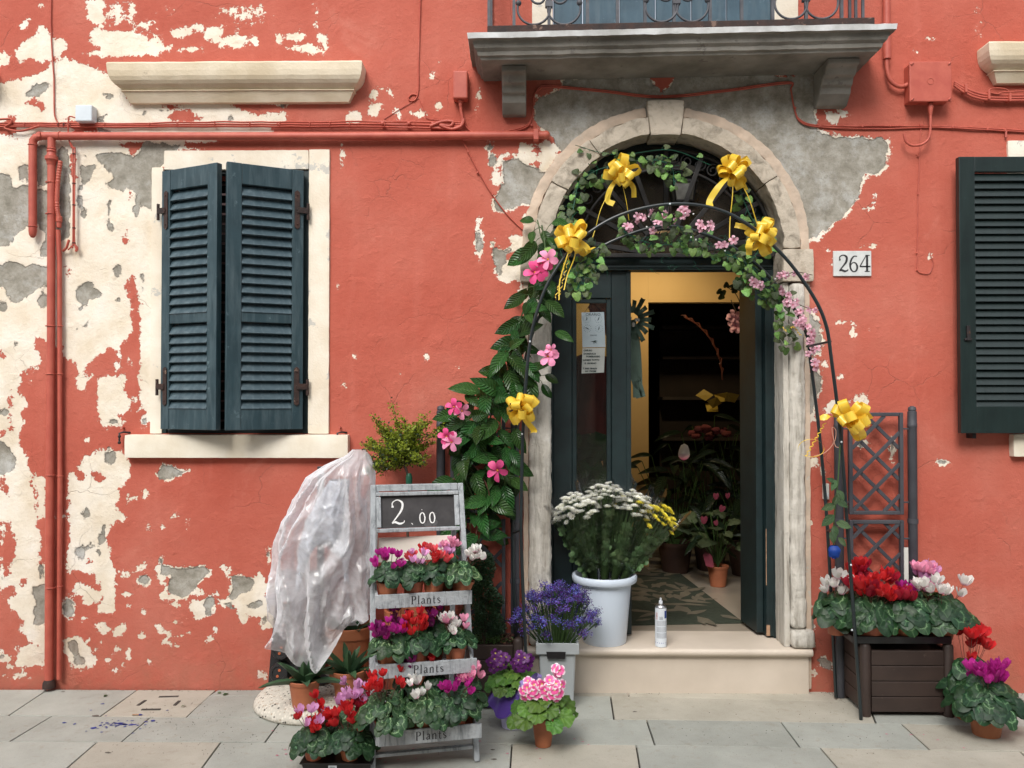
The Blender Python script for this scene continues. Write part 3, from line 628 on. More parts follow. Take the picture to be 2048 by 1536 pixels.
# ------------------------------------------------------------------ door step
step = thing('door_step', 'pale marble door step with rounded nosing below the open shop door', 'step', ((xl+xr)/2, -.03, 0))
x0s, x1s = X(1040,-.03), X(1615,-.03)
mb = MB(); mb.box(x0s, x1s, -.03, .30, -.05, .207); mb.build('riser', 'step_marble', step, bevel=.003)
mb = MB(); n_ = 8; pr = [(.30,.208),(-.045,.208)] + [(-.045-.021*math.sin(math.pi*i/n_), .229-.021*math.cos(math.pi*i/n_)) for i in range(n_+1)] + [(.30,.25)]
xa, xb = x0s-.012, X(1624,-.066)
mb.add([(xa, a, b) for a, b in pr] + [(xb, a, b) for a, b in pr], [tuple(range(len(pr))), tuple(range(2*len(pr)-1, len(pr)-1, -1))] + [(i, i+len(pr), (i+1) % len(pr)+len(pr), (i+1) % len(pr)) for i in range(len(pr))])
mb.build('tread', 'step_marble', step, smooth=40)

# ------------------------------------------------------------------ balcony
bal = thing('balcony', 'grey stone balcony with rusty scrolled iron railing above the arched door', 'balcony', ((X(965)+X(1700))/2, -.2, 3.4))
bl, br = X(967), X(1735) ; br = W(1795, 50, -.38).x - .38; bl = W(935, 68, -.38).x + .38
tilt = .016
def bz(t): return 3.385 + t
bprof = [(bz(0),.285),(bz(0),.300),(bz(.012),.306),(bz(.016),.318),(bz(.035),.322),(bz(.048),.338),(bz(.07),.346),(bz(.082),.350),(bz(.084),.376),(bz(.112),.380),(bz(.115),.372)]
def slab(mb, Lx, Rx, prof, mis):
    rings = []
    for z, d in prof:
        e = (d-.285)*.85; pts = []
        for i in range(9): pts.append(Vector((Lx - e, -(d)*i/9, z)))
        for i in range(81): pts.append(Vector((Lx - e + (Rx-Lx+2*e)*i/80, -d, z)))
        for i in range(9): pts.append(Vector((Rx + e, -d + d*(i+1)/9, z)))
        o = []
        for p in pts:
            q = p + mnoise.noise_vector(p*12)*.003 + mnoise.noise_vector(p*40)*.0018; q.z += tilt*(p.x-Lx); q.y = min(q.y, 0); o.append(q)
        rings.append(o)
    k = len(rings[0])
    for j in range(len(rings)-1): mb.add(rings[j]+rings[j+1], [(i, i+1, k+i+1, k+i) for i in range(k-1)], mis[j])
    mb.add(rings[0], [tuple(range(k))[::-1]], 0); mb.add(rings[-1], [tuple(range(k))], 1)
mb = MB(); slab(mb, W(972,150,0).x, W(1706,150,0).x, bprof, [0]*8+[1]*3); mb.build('slab', ['balcony_stone', 'balcony_edge'], bal, smooth=35)
def bracket(xa, xb, zb, zt):
    # side profile: stepped console
    H_ = zt-zb; pr = [(0,zb),(-.05,zb),(-.105,zb+.05),(-.115,zb+H_*.42),(-.135,zb+H_*.45),(-.15,zb+H_*.62),(-.18,zb+H_*.64),(-.20,zb+H_*.80),(-.235,zb+H_*.84),(-.235,zt),(0,zt)]
    k = len(pr); mb = MB()
    mb.add([(xa, a, b) for a, b in pr] + [(xb, a, b) for a, b in pr], [tuple(range(k)), tuple(range(2*k-1, k-1, -1))] + [(i, i+k, (i+1) % k+k, (i+1) % k) for i in range(k)])
    mb.build('bracket', 'balcony_stone', bal, bevel=.008)
bx0 = X(1005); bracket(bx0, bx0+.132, Z(236), 3.384+tilt*.1)
bx1 = X(1630); bracket(bx1, bx1+.168, Z(222), 3.384+tilt*1.9)
# railing
ry = -.315; zt0 = Z(68-4, -.38)
def rz(x): return 3.500 + tilt*(x-bl)
xp0, xp1 = W(975,40,ry).x, W(1745,30,ry).x
mb = MB(); mb.hexa([Vector(q) for q in ((xp0,ry-.03,rz(xp0)+.001),(xp1,ry-.03,rz(xp1)+.001),(xp1,-.005,rz(xp1)+.001),(xp0,-.005,rz(xp0)+.001),(xp0,ry-.03,rz(xp0)+.052),(xp1,ry-.03,rz(xp1)+.052),(xp1,-.005,rz(xp1)+.052),(xp0,-.005,rz(xp0)+.052))])
mb.build('base_plate', 'rust_plate', bal, bevel=.004)
zr = lambda x: rz(x)+.052; ztop = 4.42
posts = [978, 1028, 1098, 1175, 1235, 1290, 1348, 1420, 1483, 1545, 1612, 1683]
for p in posts:
    x = W(p, 20, ry).x; mb = MB(); mb.bar((x, ry, zr(x)), (x, ry, ztop), .016 if p != 1028 else .022, .016); mb.build('baluster', 'grey_iron', bal)
for p in (1700, 1720, 1738):
    x = W(p, 20, ry).x; yy = -.30 + (p-1683)/55*.26; x = W(p, 20, yy).x; mb = MB(); mb.bar((xp1-.012, yy, zr(xp1)), (xp1-.012, yy, ztop), .014, .014); mb.build('baluster', 'grey_iron', bal)
for s in range(3):
    mb = MB(); yy = -.26 + s*.12; mb.bar((xp0+.008, yy, zr(xp0)), (xp0+.008, yy, ztop), .014, .014); mb.build('baluster', 'grey_iron', bal)
mb = MB(); mb.box(xp0-.01, xp1+.01, ry-.018, ry+.018, ztop, ztop+.02); mb.box(xp0-.01, xp0+.02, ry+.018, 0, ztop, ztop+.02); mb.box(xp1-.02, xp1+.01, ry+.018, 0, ztop, ztop+.02); mb.build('handrail', 'grey_iron', bal)
def scroll(cx_, side):
    # C-scroll: from its collar, down in a round belly and up into a spiral
    pts = []; z0 = zr(cx_)+.008; rbig = .085
    cc = Vector((cx_ + side*rbig*.93, ry-.006, z0 + rbig))
    for i in range(22):
        a = math.pi + side*0 ; t = i/21
        ang = R(20) - t*R(200) ; pts.append(cc + Vector((side*rbig*math.cos(ang)*1.0, 0, rbig*math.sin(ang)*1.0)))
    sc = cc + Vector((-side*.028, 0, .062))
    for i in range(26):
        t = i/25; ang = R(195) - t*R(520); r = .057*(1-t)**.85 + .007
        pts.append(sc + Vector((side*r*math.cos(ang), 0, r*math.sin(ang))))
    mb = MB(); mb.tube(pts, .0062, 7); mb.sphere(pts[0], .016, 8); mb.sphere(pts[-1], .010, 8); return mb
for c in (1098, 1348+5, 1612):
    x = W(c, 20, ry).x
    for sd in (1, -1): scroll(x, sd).build('scroll', 'grey_iron', bal, smooth=60)
    mb = MB(); mb.box(x-.02, x+.02, ry-.014, ry+.014, zr(x)+.10, zr(x)+.13); mb.build('collar', 'grey_iron', bal, bevel=.003)
# blue shutters of the balcony window
for i, (a, b) in enumerate(((1107,1166),(1167,1240),(1241,1313),(1314,1385),(1386,1456),(1457,1546))):
    if i % 3 == 0:
        bs = thing('window_shutter', 'tall weathered blue balcony shutter behind the railing, %s' % ('left half' if i == 0 else 'right half'), 'shutter', (X(a), .03, 3.5))
    mb = MB(); mb.box(X(a, .02)+.002, X(b, .02)-.002, .02, .05, 3.44, 5.58); mb.build('board', 'balcony_shutter', bs, bevel=.004)
    if i % 3 == 2:
        x0_, x1_ = (X(1107), X(1313)) if i == 2 else (X(1314), X(1546))
        for zz_ in (3.86, 5.1): mb = MB(); mb.box(x0_+.01, x1_-.01, .008, .0195, zz_, zz_+.09); mb.build('ledge', 'balcony_shutter', bs, bevel=.003)
# ------------------------------------------------------------------ street side behind the camera (closes the narrow lane)
mat('lane_wall', (.50,.44,.36), (.40,.34,.27), rough=.9, scale=1.5, bmp=.3, bscale=20, bdist=.01)
opp = struct('opposite_house', 'plain plastered house on the other side of the lane')
mb = MB(); mb.box(-16, 16, -9.6, -9.2, -.05, 7.2); mb.build('wall', 'lane_wall', opp)
for i in range(8):
    for zz_ in (.9, 4.1):
        mb = MB(); mb.box(-13.6+i*3.7, -12.5+i*3.7, -9.2, -9.14, zz_, zz_+1.6); mb.build('window', 'shutter_dark', opp, bevel=.01)
# ------------------------------------------------------------------ shutters
def shutter(label, hinge, w, h, rz, side, mt, zones, nsl, st_out=.062, st_in=.062, group=None, slat_t=.009, slat_d=.066, tilt_=57):
    t = thing('window_shutter', label, 'shutter', hinge, group, rz)
    sx = side
    def bx(x0, x1, y0, y1, z0, z1, nm, bev=.003):
        mb = MB(); a, b = sorted((x0*sx, x1*sx)); mb.box(a, b, y0, y1, z0, z1); return mb.build(nm, mt, t, bevel=bev, local=True)
    bx(0, st_out, -.019, .019, 0, h, 'stile'); bx(w-st_in, w, -.019, .019, 0, h, 'stile')
    prev = 0
    for (a, b), n in zip(zones, nsl):
        bx(st_out+.0005, w-st_in-.0005, -.017, .017, prev*h, a*h, 'rail')
        x0, x1 = st_out+.001, w-st_in-.001; me = None
        for k in range(n):
            z = (a + (b-a)*(k+.35)/n)*h
            if me is None:
                q = MB(); c, s_ = math.cos(R(tilt_)), math.sin(R(tilt_)); d = slat_d/2; tt = slat_t/2
                pts = [(-d, -tt), (d, -tt), (d, tt), (-d, tt)]
                P = [(y*c - z_*s_*1, y*s_ + z_*c) for y, z_ in pts]
                xa, xb = sorted((x0*sx, x1*sx))
                q.add([(xa, y, z_) for y, z_ in P] + [(xb, y, z_) for y, z_ in P], [(0,1,2,3), (7,6,5,4), (0,4,5,1), (1,5,6,2), (2,6,7,3), (3,7,4,0)])
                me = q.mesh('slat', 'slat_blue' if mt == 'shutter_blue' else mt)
            o = bpy.data.objects.new('slat', me); COL.objects.link(o); o.parent = t
            rr = random.Random(k*13+int(w*999)); o.location = (0, rr.uniform(-.001,.001), z); o.rotation_euler = (R(rr.uniform(-3,3)), 0, 0)
        prev = b
    bx(st_out+.0005, w-st_in-.0005, -.017, .017, prev*h, h, 'rail')
    return t
def strap(t, sx, z, h=.215):
    mb = MB(); pts = []
    mb.prism([(sx*.036-.014, z-h/2+.01),(sx*.036, z-h/2),(sx*.036+.014, z-h/2+.01),(sx*.036+.014, z+h/2-.01),(sx*.036, z+h/2),(sx*.036-.014, z+h/2-.01)], -.026, -.0195)
    a, b = sorted((-sx*.022, sx*.036)); mb.box(a, b, -.032, -.0262, z-.018, z+.014)
    mb.tube([(-sx*.024, -.022, z-.05), (-sx*.024, -.022, z+.04)], .0085, 8)
    for dz_ in (-.08, 0, .08): mb.sphere((sx*.036, -.027, z+dz_), .005, 6)
    mb.build('hinge', 'rust_plate', t, local=True, bevel=.001)
woodpaint('slat_blue', (.040,.072,.088), (.026,.052,.066), (.12,.165,.185))  # slat paint paler than the frame: dust and highlights put into the colour
zb_, zt_ = Z(858), Z(344); hh = zt_-zb_
zones = [(.085,.405),(.447,.922)]
sl_ = shutter('left blue-green louvred shutter leaf, half open, with rusty hinges', (X(331), -.03, zb_), .408, hh, R(-25), 1, 'shutter_blue', zones, (9, 13), .062, .068, 'half open shutters of the left window')
sr_ = shutter('right blue-green louvred shutter leaf, wider and swung further out', (X(607), -.03, zb_), .408, hh, R(28), -1, 'shutter_blue', zones, (9, 13), .062, .078, 'half open shutters of the left window')
for t, s in ((sl_, 1), (sr_, -1)): strap(t, s, hh*.165); strap(t, s, hh*.845)
# fixed shutter frame in the opening
fr = thing('window_frame', 'dark green wooden frame set in the cream window opening', 'window frame', (X(471), .02, Z(868)))
mb = MB(); mb.box(X(322), X(333), .0, .05, Z(868)+.001, Z(339)); mb.build('jamb', 'dark_green_wood', fr, bevel=.003)
mb = MB(); mb.box(X(605), X(618), .0, .05, Z(868)+.001, Z(339)); mb.build('jamb', 'dark_green_wood', fr, bevel=.003)
mb = MB(); mb.box(X(333)+.001, X(605)-.001, .01, .05, Z(868)+.001, Z(859)); mb.build('threshold', 'dark_green_wood', fr, bevel=.003)
mb = MB(); mb.box(X(333)+.001, X(605)-.001, .01, .05, Z(345), Z(339)); mb.build('head', 'dark_green_wood', fr, bevel=.003)
# dark shutter folded flat against the wall at the right edge
hx = X(1921, -.10); zb2, zt2 = Z(866, -.10), Z(317, -.10)
sd = shutter('blackish green louvred shutter folded flat against the wall at the right edge', (hx, -.085, zb2), .46, zt2-zb2, 0, 1, 'shutter_dark', [(.098,.945)], (31,), .085, .085, None, .006, .052, 64)
mb = MB(); mb.box(.030, .048, -.034, -.019, .50, .58); mb.box(.02, .058, -.030, -.019, .50, .512); mb.build('catch', 'rusty_iron', sd, local=True, bevel=.002)
mb = MB(); mb.box(.08, .10, .019, .085, -.03, .02); mb.build('wall_stay', 'rusty_iron', sd, local=True)
# shutter dogs at both ends of the sill
for p, lb in ((246, 'black iron shutter catch left of the cream window sill'), (679, 'black iron shutter catch right of the cream window sill')):
    q = W(p, 868); t = thing('shutter_catch', lb, 'catch', q, 'iron shutter catches')
    mb = MB(); mb.tube([q + Vector((.04,.0,.008)), q + Vector((.018,-.03,.012)), q + Vector((-.004,-.034,.006)), q + Vector((-.004,-.034,-.05))], .0055, 6)
    for k, r_ in ((-.012,.009),(-.03,.007),(-.046,.010)): mb.sphere(q + Vector((-.004,-.034,k)), r_, 8)
    mb.build('arm', 'black_iron', t, smooth=60)
    mb = MB(); mb.tube([q + Vector((.006,.0,.035)), q + Vector((.004,-.02,.038))], .006, 6); mb.build('stud', 'red_metal', t)

# ------------------------------------------------------------------ pipes and cables on the wall
def clip(t, p, r, ax='x', m='red_metal', w=.006):
    mb = MB()
    if ax == 'x': pts = [p + Vector((0, math.sin(a)*r, math.cos(a)*r)) for a in [2*math.pi*i/12 for i in range(12)]]
    else: pts = [p + Vector((math.cos(a)*r, math.sin(a)*r, 0)) for a in [2*math.pi*i/12 for i in range(12)]]
    mb.tube(pts, w/2, 5, closed=True); mb.build('clip', m, t, smooth=60)
def wallline(pts, y, jit=0, n=6):
    P = smoothpath([W(a, b, y) for a, b in pts], n)
    return [q + Vector((0, 0, fnoise(q, 9)*jit)) + Vector((fnoise(q + Vector((5,5,5)), 9)*jit, 0, 0)) for q in P]
gp = thing('gas_pipe', 'thick terracotta painted pipe running level across the wall above the window', 'pipe', W(300, 272))
yp = -.036; r_ = .0215
mb = MB(); mb.tube([W(78, 272, yp), W(300, 272.5, yp), W(700, 272, yp), W(1090, 270, yp)], r_, 14); mb.sphere(W(1092, 270, yp), r_*1.12, 12)
mb.build('pipe_run', 'red_metal', gp, smooth=50)
a = W(82, 273, yp); mb = MB(); mb.tube([a, W(72, 275, yp), W(66.5, 281, yp), W(65.5, 292, yp), W(65.5, 455, yp)], r_, 14); mb.build('drop_leg', 'red_metal', gp, smooth=50)
mb = MB(); c_ = W(65.5, 455, yp); mb.lathe([(r_, .0), (r_, -.02), (.018, -.042), (.009, -.056), (.001, -.058)], c_, 14); mb.build('end_cap', 'red_metal', gp, smooth=60)
for q, ax in ((W(65.5, 290, yp), 'z'), (W(65.5, 453, yp), 'z'), (W(80, 272, yp), 'x'), (W(120, 272, yp), 'x'), (W(1070, 270, yp), 'x')): clip(gp, q, r_+.0015, ax)
mb = MB(); q = W(1072, 270, yp); mb.box(q.x-.014, q.x+.014, q.y-.028, q.y+.03, q.z-.033, q.z+.027); mb.build('bracket', 'red_metal', gp, bevel=.003)
mb = MB(); q = W(82, 272, yp); mb.box(q.x-.011, q.x+.011, q.y-.03, q.y+.02, q.z-.014, q.z+.014); mb.build('union', 'red_metal', gp, bevel=.003)
dp = thing('down_pipe', 'tall terracotta pipe dropping from the level pipe to the pavement', 'pipe', W(101, 1370))
mb = MB(); mb.tube([W(103, 276, yp), W(103, 330, yp), W(102, 700, yp), W(99, 1100, yp), W(98, 1350, yp), W(98, 1374, yp)], [.021]*3+[.0225]*3, 14); mb.build('tube', 'red_metal', dp, smooth=50)
mb = MB(); c_ = W(103, 312, yp)
mb.lathe([(.021,.045),(.026,.04),(.022,.034),(.0265,.026),(.022,.018),(.027,.0),(.034,-.004),(.034,-.022),(.027,-.028),(.023,-.05)], c_, 16); mb.build('coupling', 'red_metal', dp, smooth=40)
for yy in (365, 428, 652, 748, 950, 1175): clip(dp, W(101, yy, yp), .0245, 'z')
mb = MB(); c_ = W(98, 1372, yp); mb.lathe([(.034,-.01),(.032,.02),(.024,.035)], c_, 12); mb.build('foot_collar', 'rust_plate', dp, smooth=40)
sp = thing('conduit_pipe', 'thin terracotta conduit strapped right beside the tall down pipe', 'pipe', W(121, 1355))
mb = MB(); mb.tube([W(116, 460, -.028), W(119, 520, -.028), W(120, 900, -.028), W(118, 1358, -.028)], .0128, 10); mb.build('tube', 'red_metal', sp, smooth=50)
P = smoothpath([W(121, 322, -.035), W(116, 360, -.035), W(114, 410, -.035), W(118, 440, -.035)], 14)
mb = MB(); mb.tube(P, [.0135 if i % 2 else .0108 for i in range(len(P))], 10); mb.build('corrugated_sleeve', 'red_metal', sp, smooth=30)
mb = MB(); mb.lathe([(.012,.045),(.017,.04),(.017,.012),(.013,.008),(.012,-.02)], W(118, 448, -.03), 10); mb.build('gland', 'red_metal', sp, smooth=40)
for yy in (652, 748, 952, 1172): clip(sp, W(120, yy, -.028), .0145, 'z')
wc = thing('wired_cable', 'pair of terracotta cables tied with black bands beside the down pipe', 'cable', W(147, 500))
mb = MB(); mb.tube(wallline([(152,236),(140,233),(137,240),(137,275),(143,295),(146,310),(146,480),(143,492),(136,500)], -.03), .004, 6); mb.tube(wallline([(151,262),(139,270),(139,282),(148,298),(150,310),(149,478),(155,496),(153,503)], -.03), .0042, 6); mb.build('wire', 'red_metal', wc, smooth=60)
for yy in (308, 367, 410, 456, 486): clip(wc, W(148, yy, -.03), .0085, 'z', 'black_iron', .0045)
mb = MB(); mb.tube([W(138, 480, -.02), W(133, 496, -.03), W(126, 502, -.02)], .007, 6); mb.tube([W(148,488,-.03), W(154,495,-.03), W(152,503,-.025)], .007, 6); mb.build('hook', 'red_metal', wc, smooth=60)
wb = thing('white_box', 'small white square junction box above the pipes on bare plaster', 'junction box', W(163, 222))
mb = MB(); mb.box(*sorted((X(145,-.06), X(179,-.06))), -.06, 0, Z(238,-.06), Z(205,-.06)); mat('box_white', (.60,.66,.70), (.55,.60,.64), rough=.4); mb.build('cover', 'box_white', wb, bevel=.006)
# level bundle of cables
lc = thing('cable_bundle', 'bundle of thin terracotta cables clipped level above the thick pipe', 'cable', W(450, 250))
for dy, dz_, am in ((0,0,.003), (-.004,3.5,.004), (.0,-3.5,.0045)):
    mb = MB(); mb.tube(wallline([(-30,250+dz_),(60,249+dz_),(130,250+dz_),(300,250+dz_),(450,248+dz_*1.3),(600,249+dz_*1.2),(760,248+dz_*1.5),(860,250+dz_*1.6),(920,247+dz_)], -.014+dy, am, 8), .0048, 6); mb.build('cable', 'red_metal', lc, smooth=60)
mb = MB(); mb.tube(wallline([(-20,240),(20,238),(22,246),(10,256),(40,262),(80,252)], -.024, .002, 8), .006, 6); mb.build('cable_loop', 'red_metal', lc, smooth=60)
for p in (50, 118, 129, 210, 300, 355, 430, 500, 560, 620, 660, 700, 770, 815, 868): clip(lc, W(p, 250, -.014), .012, 'x', 'black_iron' if p in (118, 129) else 'red_metal', .005)
for p in (765, 818, 866):
    mb = MB(); mb.sphere(W(p, 247, -.02), .012, 8); mb.build('staple', 'red_metal', lc, smooth=60)
mb = MB(); mb.tube(wallline([(860,252),(885,243),(905,243),(900,252),(880,250),(902,258),(922,252),(928,238)], -.026, .001, 8), .0085, 7); mb.build('cable_knot', 'red_metal', lc, smooth=60)
vc = thing('cable', 'thin terracotta cable dropping from the top into a small ring near the meter box', 'cable', W(838, 180))
mb = MB(); mb.tube(wallline([(841,-20),(839,60),(837,130),(837,178),(832,198),(822,202),(817,196),(824,189),(834,190)], -.008, .001), .0042, 6); mb.build('wire', 'red_metal', vc, smooth=60)
mb = MB(); mb.tube(wallline([(838,196),(800,218),(768,238)], -.006), .0022, 5); mb.tube(wallline([(838,196),(850,225),(856,237),(890,241)], -.006), .0022, 5); mb.build('wire', 'red_metal', vc, smooth=60)
vl = thing('cable', 'thin terracotta cable rising beside the white box at the upper left', 'cable', W(103, 120))
mb = MB(); mb.tube(wallline([(102,-20),(102,60),(106,130),(108,160),(109,225),(116,247)], -.007, .001), .004, 6); mb.build('wire', 'red_metal', vl, smooth=60)
dc = thing('cable', 'thin terracotta cable slanting down from the pipes to the arch stones', 'cable', W(985, 360))
mb = MB(); mb.tube(wallline([(908,250),(930,290),(955,340),(985,390),(1015,430),(1050,464)], -.008, .001), .0042, 6); mb.build('wire', 'red_metal', dc, smooth=60)
for a_ in ((936,303),(955,345),(985,389)): mb = MB(); mb.sphere(W(*a_, -.009), .0075, 6); mb.build('clip', 'red_metal', dc)
ac = thing('cable', 'thin terracotta cable looping under the balcony and on to the right wall', 'cable', W(1300, 185))
mb = MB()
for o_ in (0, 3): mb.tube(wallline([(926,235+o_),(934,256),(955,266+o_),(1010,263+o_),(1055,250+o_),(1065,225),(1067,195),(1078,176+o_),(1100,171+o_),(1200,180+o_),(1320,192+o_),(1450,180+o_),(1575,164+o_),(1582,180),(1588,215),(1600,240+o_),(1640,251+o_),(1760,252+o_*2),(1860,252+o_),(1960,256+o_),(2080,263+o_)], -.008, .0015, 8), .0045, 6)
mb.build('wire', 'red_metal', ac, smooth=60)
for a_ in ((1006,262),(1063,250),(1590,216),(1640,252),(1725,253),(1780,252),(1840,251),(1905,255),(1975,259),(2010,261),(1325,192),(1480,177)): mb = MB(); mb.sphere(W(*a_, -.010), .0085, 6); mb.build('clip', 'red_metal', ac)
mb = MB(); mb.tube([W(2012, 262, -.01), W(2012, 275, -.012)], .006, 6); mb.build('stub', 'red_metal', ac)
rc = thing('cable', 'thin terracotta cable dropping right of the house number to a small loop', 'cable', W(1836, 400))
mb = MB(); mb.tube(wallline([(1842,252),(1840,300),(1836,400),(1835,500),(1834,538),(1846,547),(1860,545),(1866,525),(1860,508)], -.006, .001), .0026, 5); mb.build('wire', 'red_metal', rc, smooth=60)
for a_ in ((1842,255),(1836,312),(1836,388),(1834,506),(1834,540)): mb = MB(); mb.sphere(W(*a_, -.007), .006, 6); mb.build('clip', 'red_metal', rc)
# meter box on the left of the balcony
bx_ = thing('meter_box', 'small upright terracotta painted box with a cable out of its foot', 'junction box', W(920, 170))
mb = MB(); mb.hexa([W(906,196,-.0), W(937,203,-.0), W(937,203,-.075), W(906,196,-.075), W(904,140,0), W(934,140,0), W(934,140,-.075), W(904,140,-.075)]) if False else mb.box(X(905,-.07), X(935,-.07), -.07, 0, Z(196,-.07), Z(140,-.07)); mb.build('casing', 'red_metal', bx_, bevel=.008)
mb = MB(); mb.lathe([(.014,0),(.018,-.004),(.018,-.018),(.011,-.022),(.009,-.04)], W(921,198,-.035), 10); mb.tube([W(921,205,-.035), W(922,222,-.03), W(926,238,-.025), W(922,252,-.02), W(905,258,-.018), W(860,255,-.016)], .0085, 8); mb.build('cable_gland', 'red_metal', bx_, smooth=50)
# large junction box on the right with its cables
jb = thing('junction_box', 'large square terracotta painted junction box right of the balcony', 'junction box', W(1864, 165))
yj = -.085; x0, x1, z0, z1 = X(1824,yj), X(1909,yj), Z(207,yj), Z(127,yj)
mb = MB(); mb.box(x0+.006, x1-.006, yj+.012, 0, z0+.006, z1-.006); mb.build('back_case', 'red_metal', jb, bevel=.006)
mb = MB(); mb.box(x0, x1, yj, yj+.0115, z0, z1); mb.build('lid', 'red_metal', jb, bevel=.005)
for a_, b_ in ((.06,.94),(.94,.94),(.06,.06),(.94,.06)):
    c_ = Vector((x0+(x1-x0)*a_, yj, z0+(z1-z0)*b_)); mb = MB(); mb.tube([c_ + Vector((-.005,-.003,-.006)), c_ + Vector((.006,-.003,.006))], .0045, 8); mb.build('screw', 'red_metal', jb, smooth=60)
c_ = Vector(((x0+x1)/2, yj-.001, (z0+z1)/2)); mb = MB(); mb.tube([c_ + Vector((math.cos(a)*.017, 0, math.sin(a)*.017)) for a in [2*math.pi*i/20 for i in range(20)]], .0014, 5, closed=True); mb.build('knockout_ring', 'red_metal', jb)
mb = MB(); mb.tube(wallline([(1861,212),(1861,250),(1858,275),(1845,288),(1825,291),(1812,283),(1808,268)], -.05), .0072, 8); mb.lathe([(.014,.02),(.016,.0),(.011,-.03),(.008,-.045)], W(1861,214,-.05), 10); mb.build('hooked_cable', 'red_metal', jb, smooth=60)
tp = thing('conduit_pipe', 'terracotta conduit coming down at the right end of the balcony into the junction box', 'pipe', W(1772, 100))
mb = MB(); mb.tube([W(1773,-20,-.035), W(1773,66,-.035)], .020, 12); mb.build('upper_tube', 'red_metal', tp, smooth=50)
mb = MB(); mb.tube([W(1774,74,-.04), W(1774,118,-.04)], .021, 12); mb.build('sleeve', 'red_metal', tp, smooth=50)
mb = MB(); mb.tube(wallline([(1773,112),(1774,140),(1780,160),(1795,172),(1812,172),(1826,164)], -.04), .011, 10); mb.tube([W(1808,173,-.04), W(1822,166,-.04)], .0135, 10); mb.build('elbow_cable', 'red_metal', tp, smooth=60)
rb = thing('cable_bundle', 'three thick terracotta cables curving from the junction box to the right edge', 'cable', W(1980, 190))
for o_ in (-3, 2, 7):
    mb = MB(); mb.tube(wallline([(1908,166+o_*.7),(1925,176+o_),(1950,188+o_),(1985,193+o_),(2080,194+o_)], -.03, .001), .0068, 7); mb.build('cable', 'red_metal', rb, smooth=60)
mb = MB(); mb.tube(wallline([(2020,186),(2010,178),(1985,177),(1978,184),(1995,188),(2012,184),(2090,182)], -.04), .004, 6); mb.build('loose_wire', 'red_metal', rb, smooth=60)
for a_ in ((1930,178),(1976,192),(2018,196)): mb = MB(); q = W(*a_, -.03); mb.box(q.x-.006, q.x+.006, q.y-.016, q.y+.03, q.z-.022, q.z+.022); mb.build('clip', 'red_metal', rb, bevel=.002)
# socket right of the door
so = thing('wall_socket', 'small white plastic doorbell plate low on the wall right of the door', 'socket', W(1649, 980))
mb = MB(); mb.box(X(1643), X(1655), -.02, 0, Z(997), Z(966)); mat('offwhite_plastic', (.62,.62,.58), (.55,.55,.50), rough=.5); mb.build('plate', 'offwhite_plastic', so, bevel=.003)
mb = MB(); mb.box(X(1645), X(1653), -.024, -.0202, Z(992), Z(984)); mb.build('button', 'box_white', so, bevel=.001)
# ------------------------------------------------------------------ house number
mat('plate_marble', (.62,.635,.62), (.52,.54,.53), rough=.35, scale=20, spots=(30, .68, (.42,.42,.40)))
mat('number_ink', (.022,.022,.024), rough=.6)
hn = thing('house_number', 'white marble plate with hand painted number 264 right of the door', 'number plate', W(1706, 528))
px0, px1, pz0, pz1 = X(1667), X(1743), Z(554), Z(504)
mb = MB(); mb.box(px0, px1, -.012, 0, pz0, pz1); mb.build('plate', 'plate_marble', hn, bevel=.002)
def strokes(mb, paths, ox, oz, s, y, fx=None, ws_=1.0):
    """paths: list of (points, widths) in a unit box; flat raised ribbons"""
    for pts, ws in paths:
        P = smoothpath([Vector((p[0], 0, p[1])) for p in pts], 5) if len(pts) > 2 else [Vector((p[0], 0, p[1])) for p in pts]
        n = len(P); Lq = []
        for i, p in enumerate(P):
            t = (P[min(i+1, n-1)] - P[max(i-1, 0)]); t.normalize(); u = Vector((-t.z, 0, t.x))
            w = np.interp(i/(n-1), np.linspace(0, 1, len(ws)), ws)/2*ws_
            Lq.append((p + u*w, p - u*w))
        def tr(p):
            q = Vector((ox + p.x*s, y, oz + p.z*s)); return fx(q) if fx else q
        vs = [tr(q) for pr_ in Lq for q in pr_]
        mb.add(vs, [(2*i, 2*i+1, 2*i+3, 2*i+2) for i in range(n-1)])
DG = {'2': [([(.08,.74),(.10,.9),(.3,1.0),(.5,.88),(.48,.62),(.3,.35),(.06,.06)], [.05,.07,.06,.13,.13,.09,.06]), ([(.06,.05),(.2,.10),(.38,.03),(.55,.08),(.58,.16)], [.06,.12,.12,.07,.04]), ([(.05,.74),(.14,.72)], [.12,.12])],
      '6': [([(.5,.93),(.3,.92),(.14,.7),(.08,.4),(.14,.12),(.3,.0),(.46,.1),(.5,.32),(.4,.52),(.24,.54),(.1,.38)], [.05,.07,.11,.12,.1,.06,.1,.12,.08,.05,.04])],
      '4': [([(.42,1.0),(.04,.33)], [.04,.07]), ([(.02,.31),(.66,.31)], [.08,.08]), ([(.46,1.0),(.46,.0)], [.13,.13]), ([(.32,.02),(.62,.02)], [.05,.05]), ([(.36,.98),(.62,.98)], [.05,.05])],
      '0': [([(.3,.95),(.12,.8),(.06,.45),(.14,.12),(.3,.02),(.46,.14),(.52,.48),(.44,.82),(.3,.95)], [.08,.1,.12,.1,.08,.1,.12,.1,.08])]}
mb = MB(); s_ = .092
for k, ch in enumerate('264'): strokes(mb, DG[ch], px0+.026+k*.058, pz0+.024, s_, -.0132)
mb.build('numerals', 'number_ink', hn)
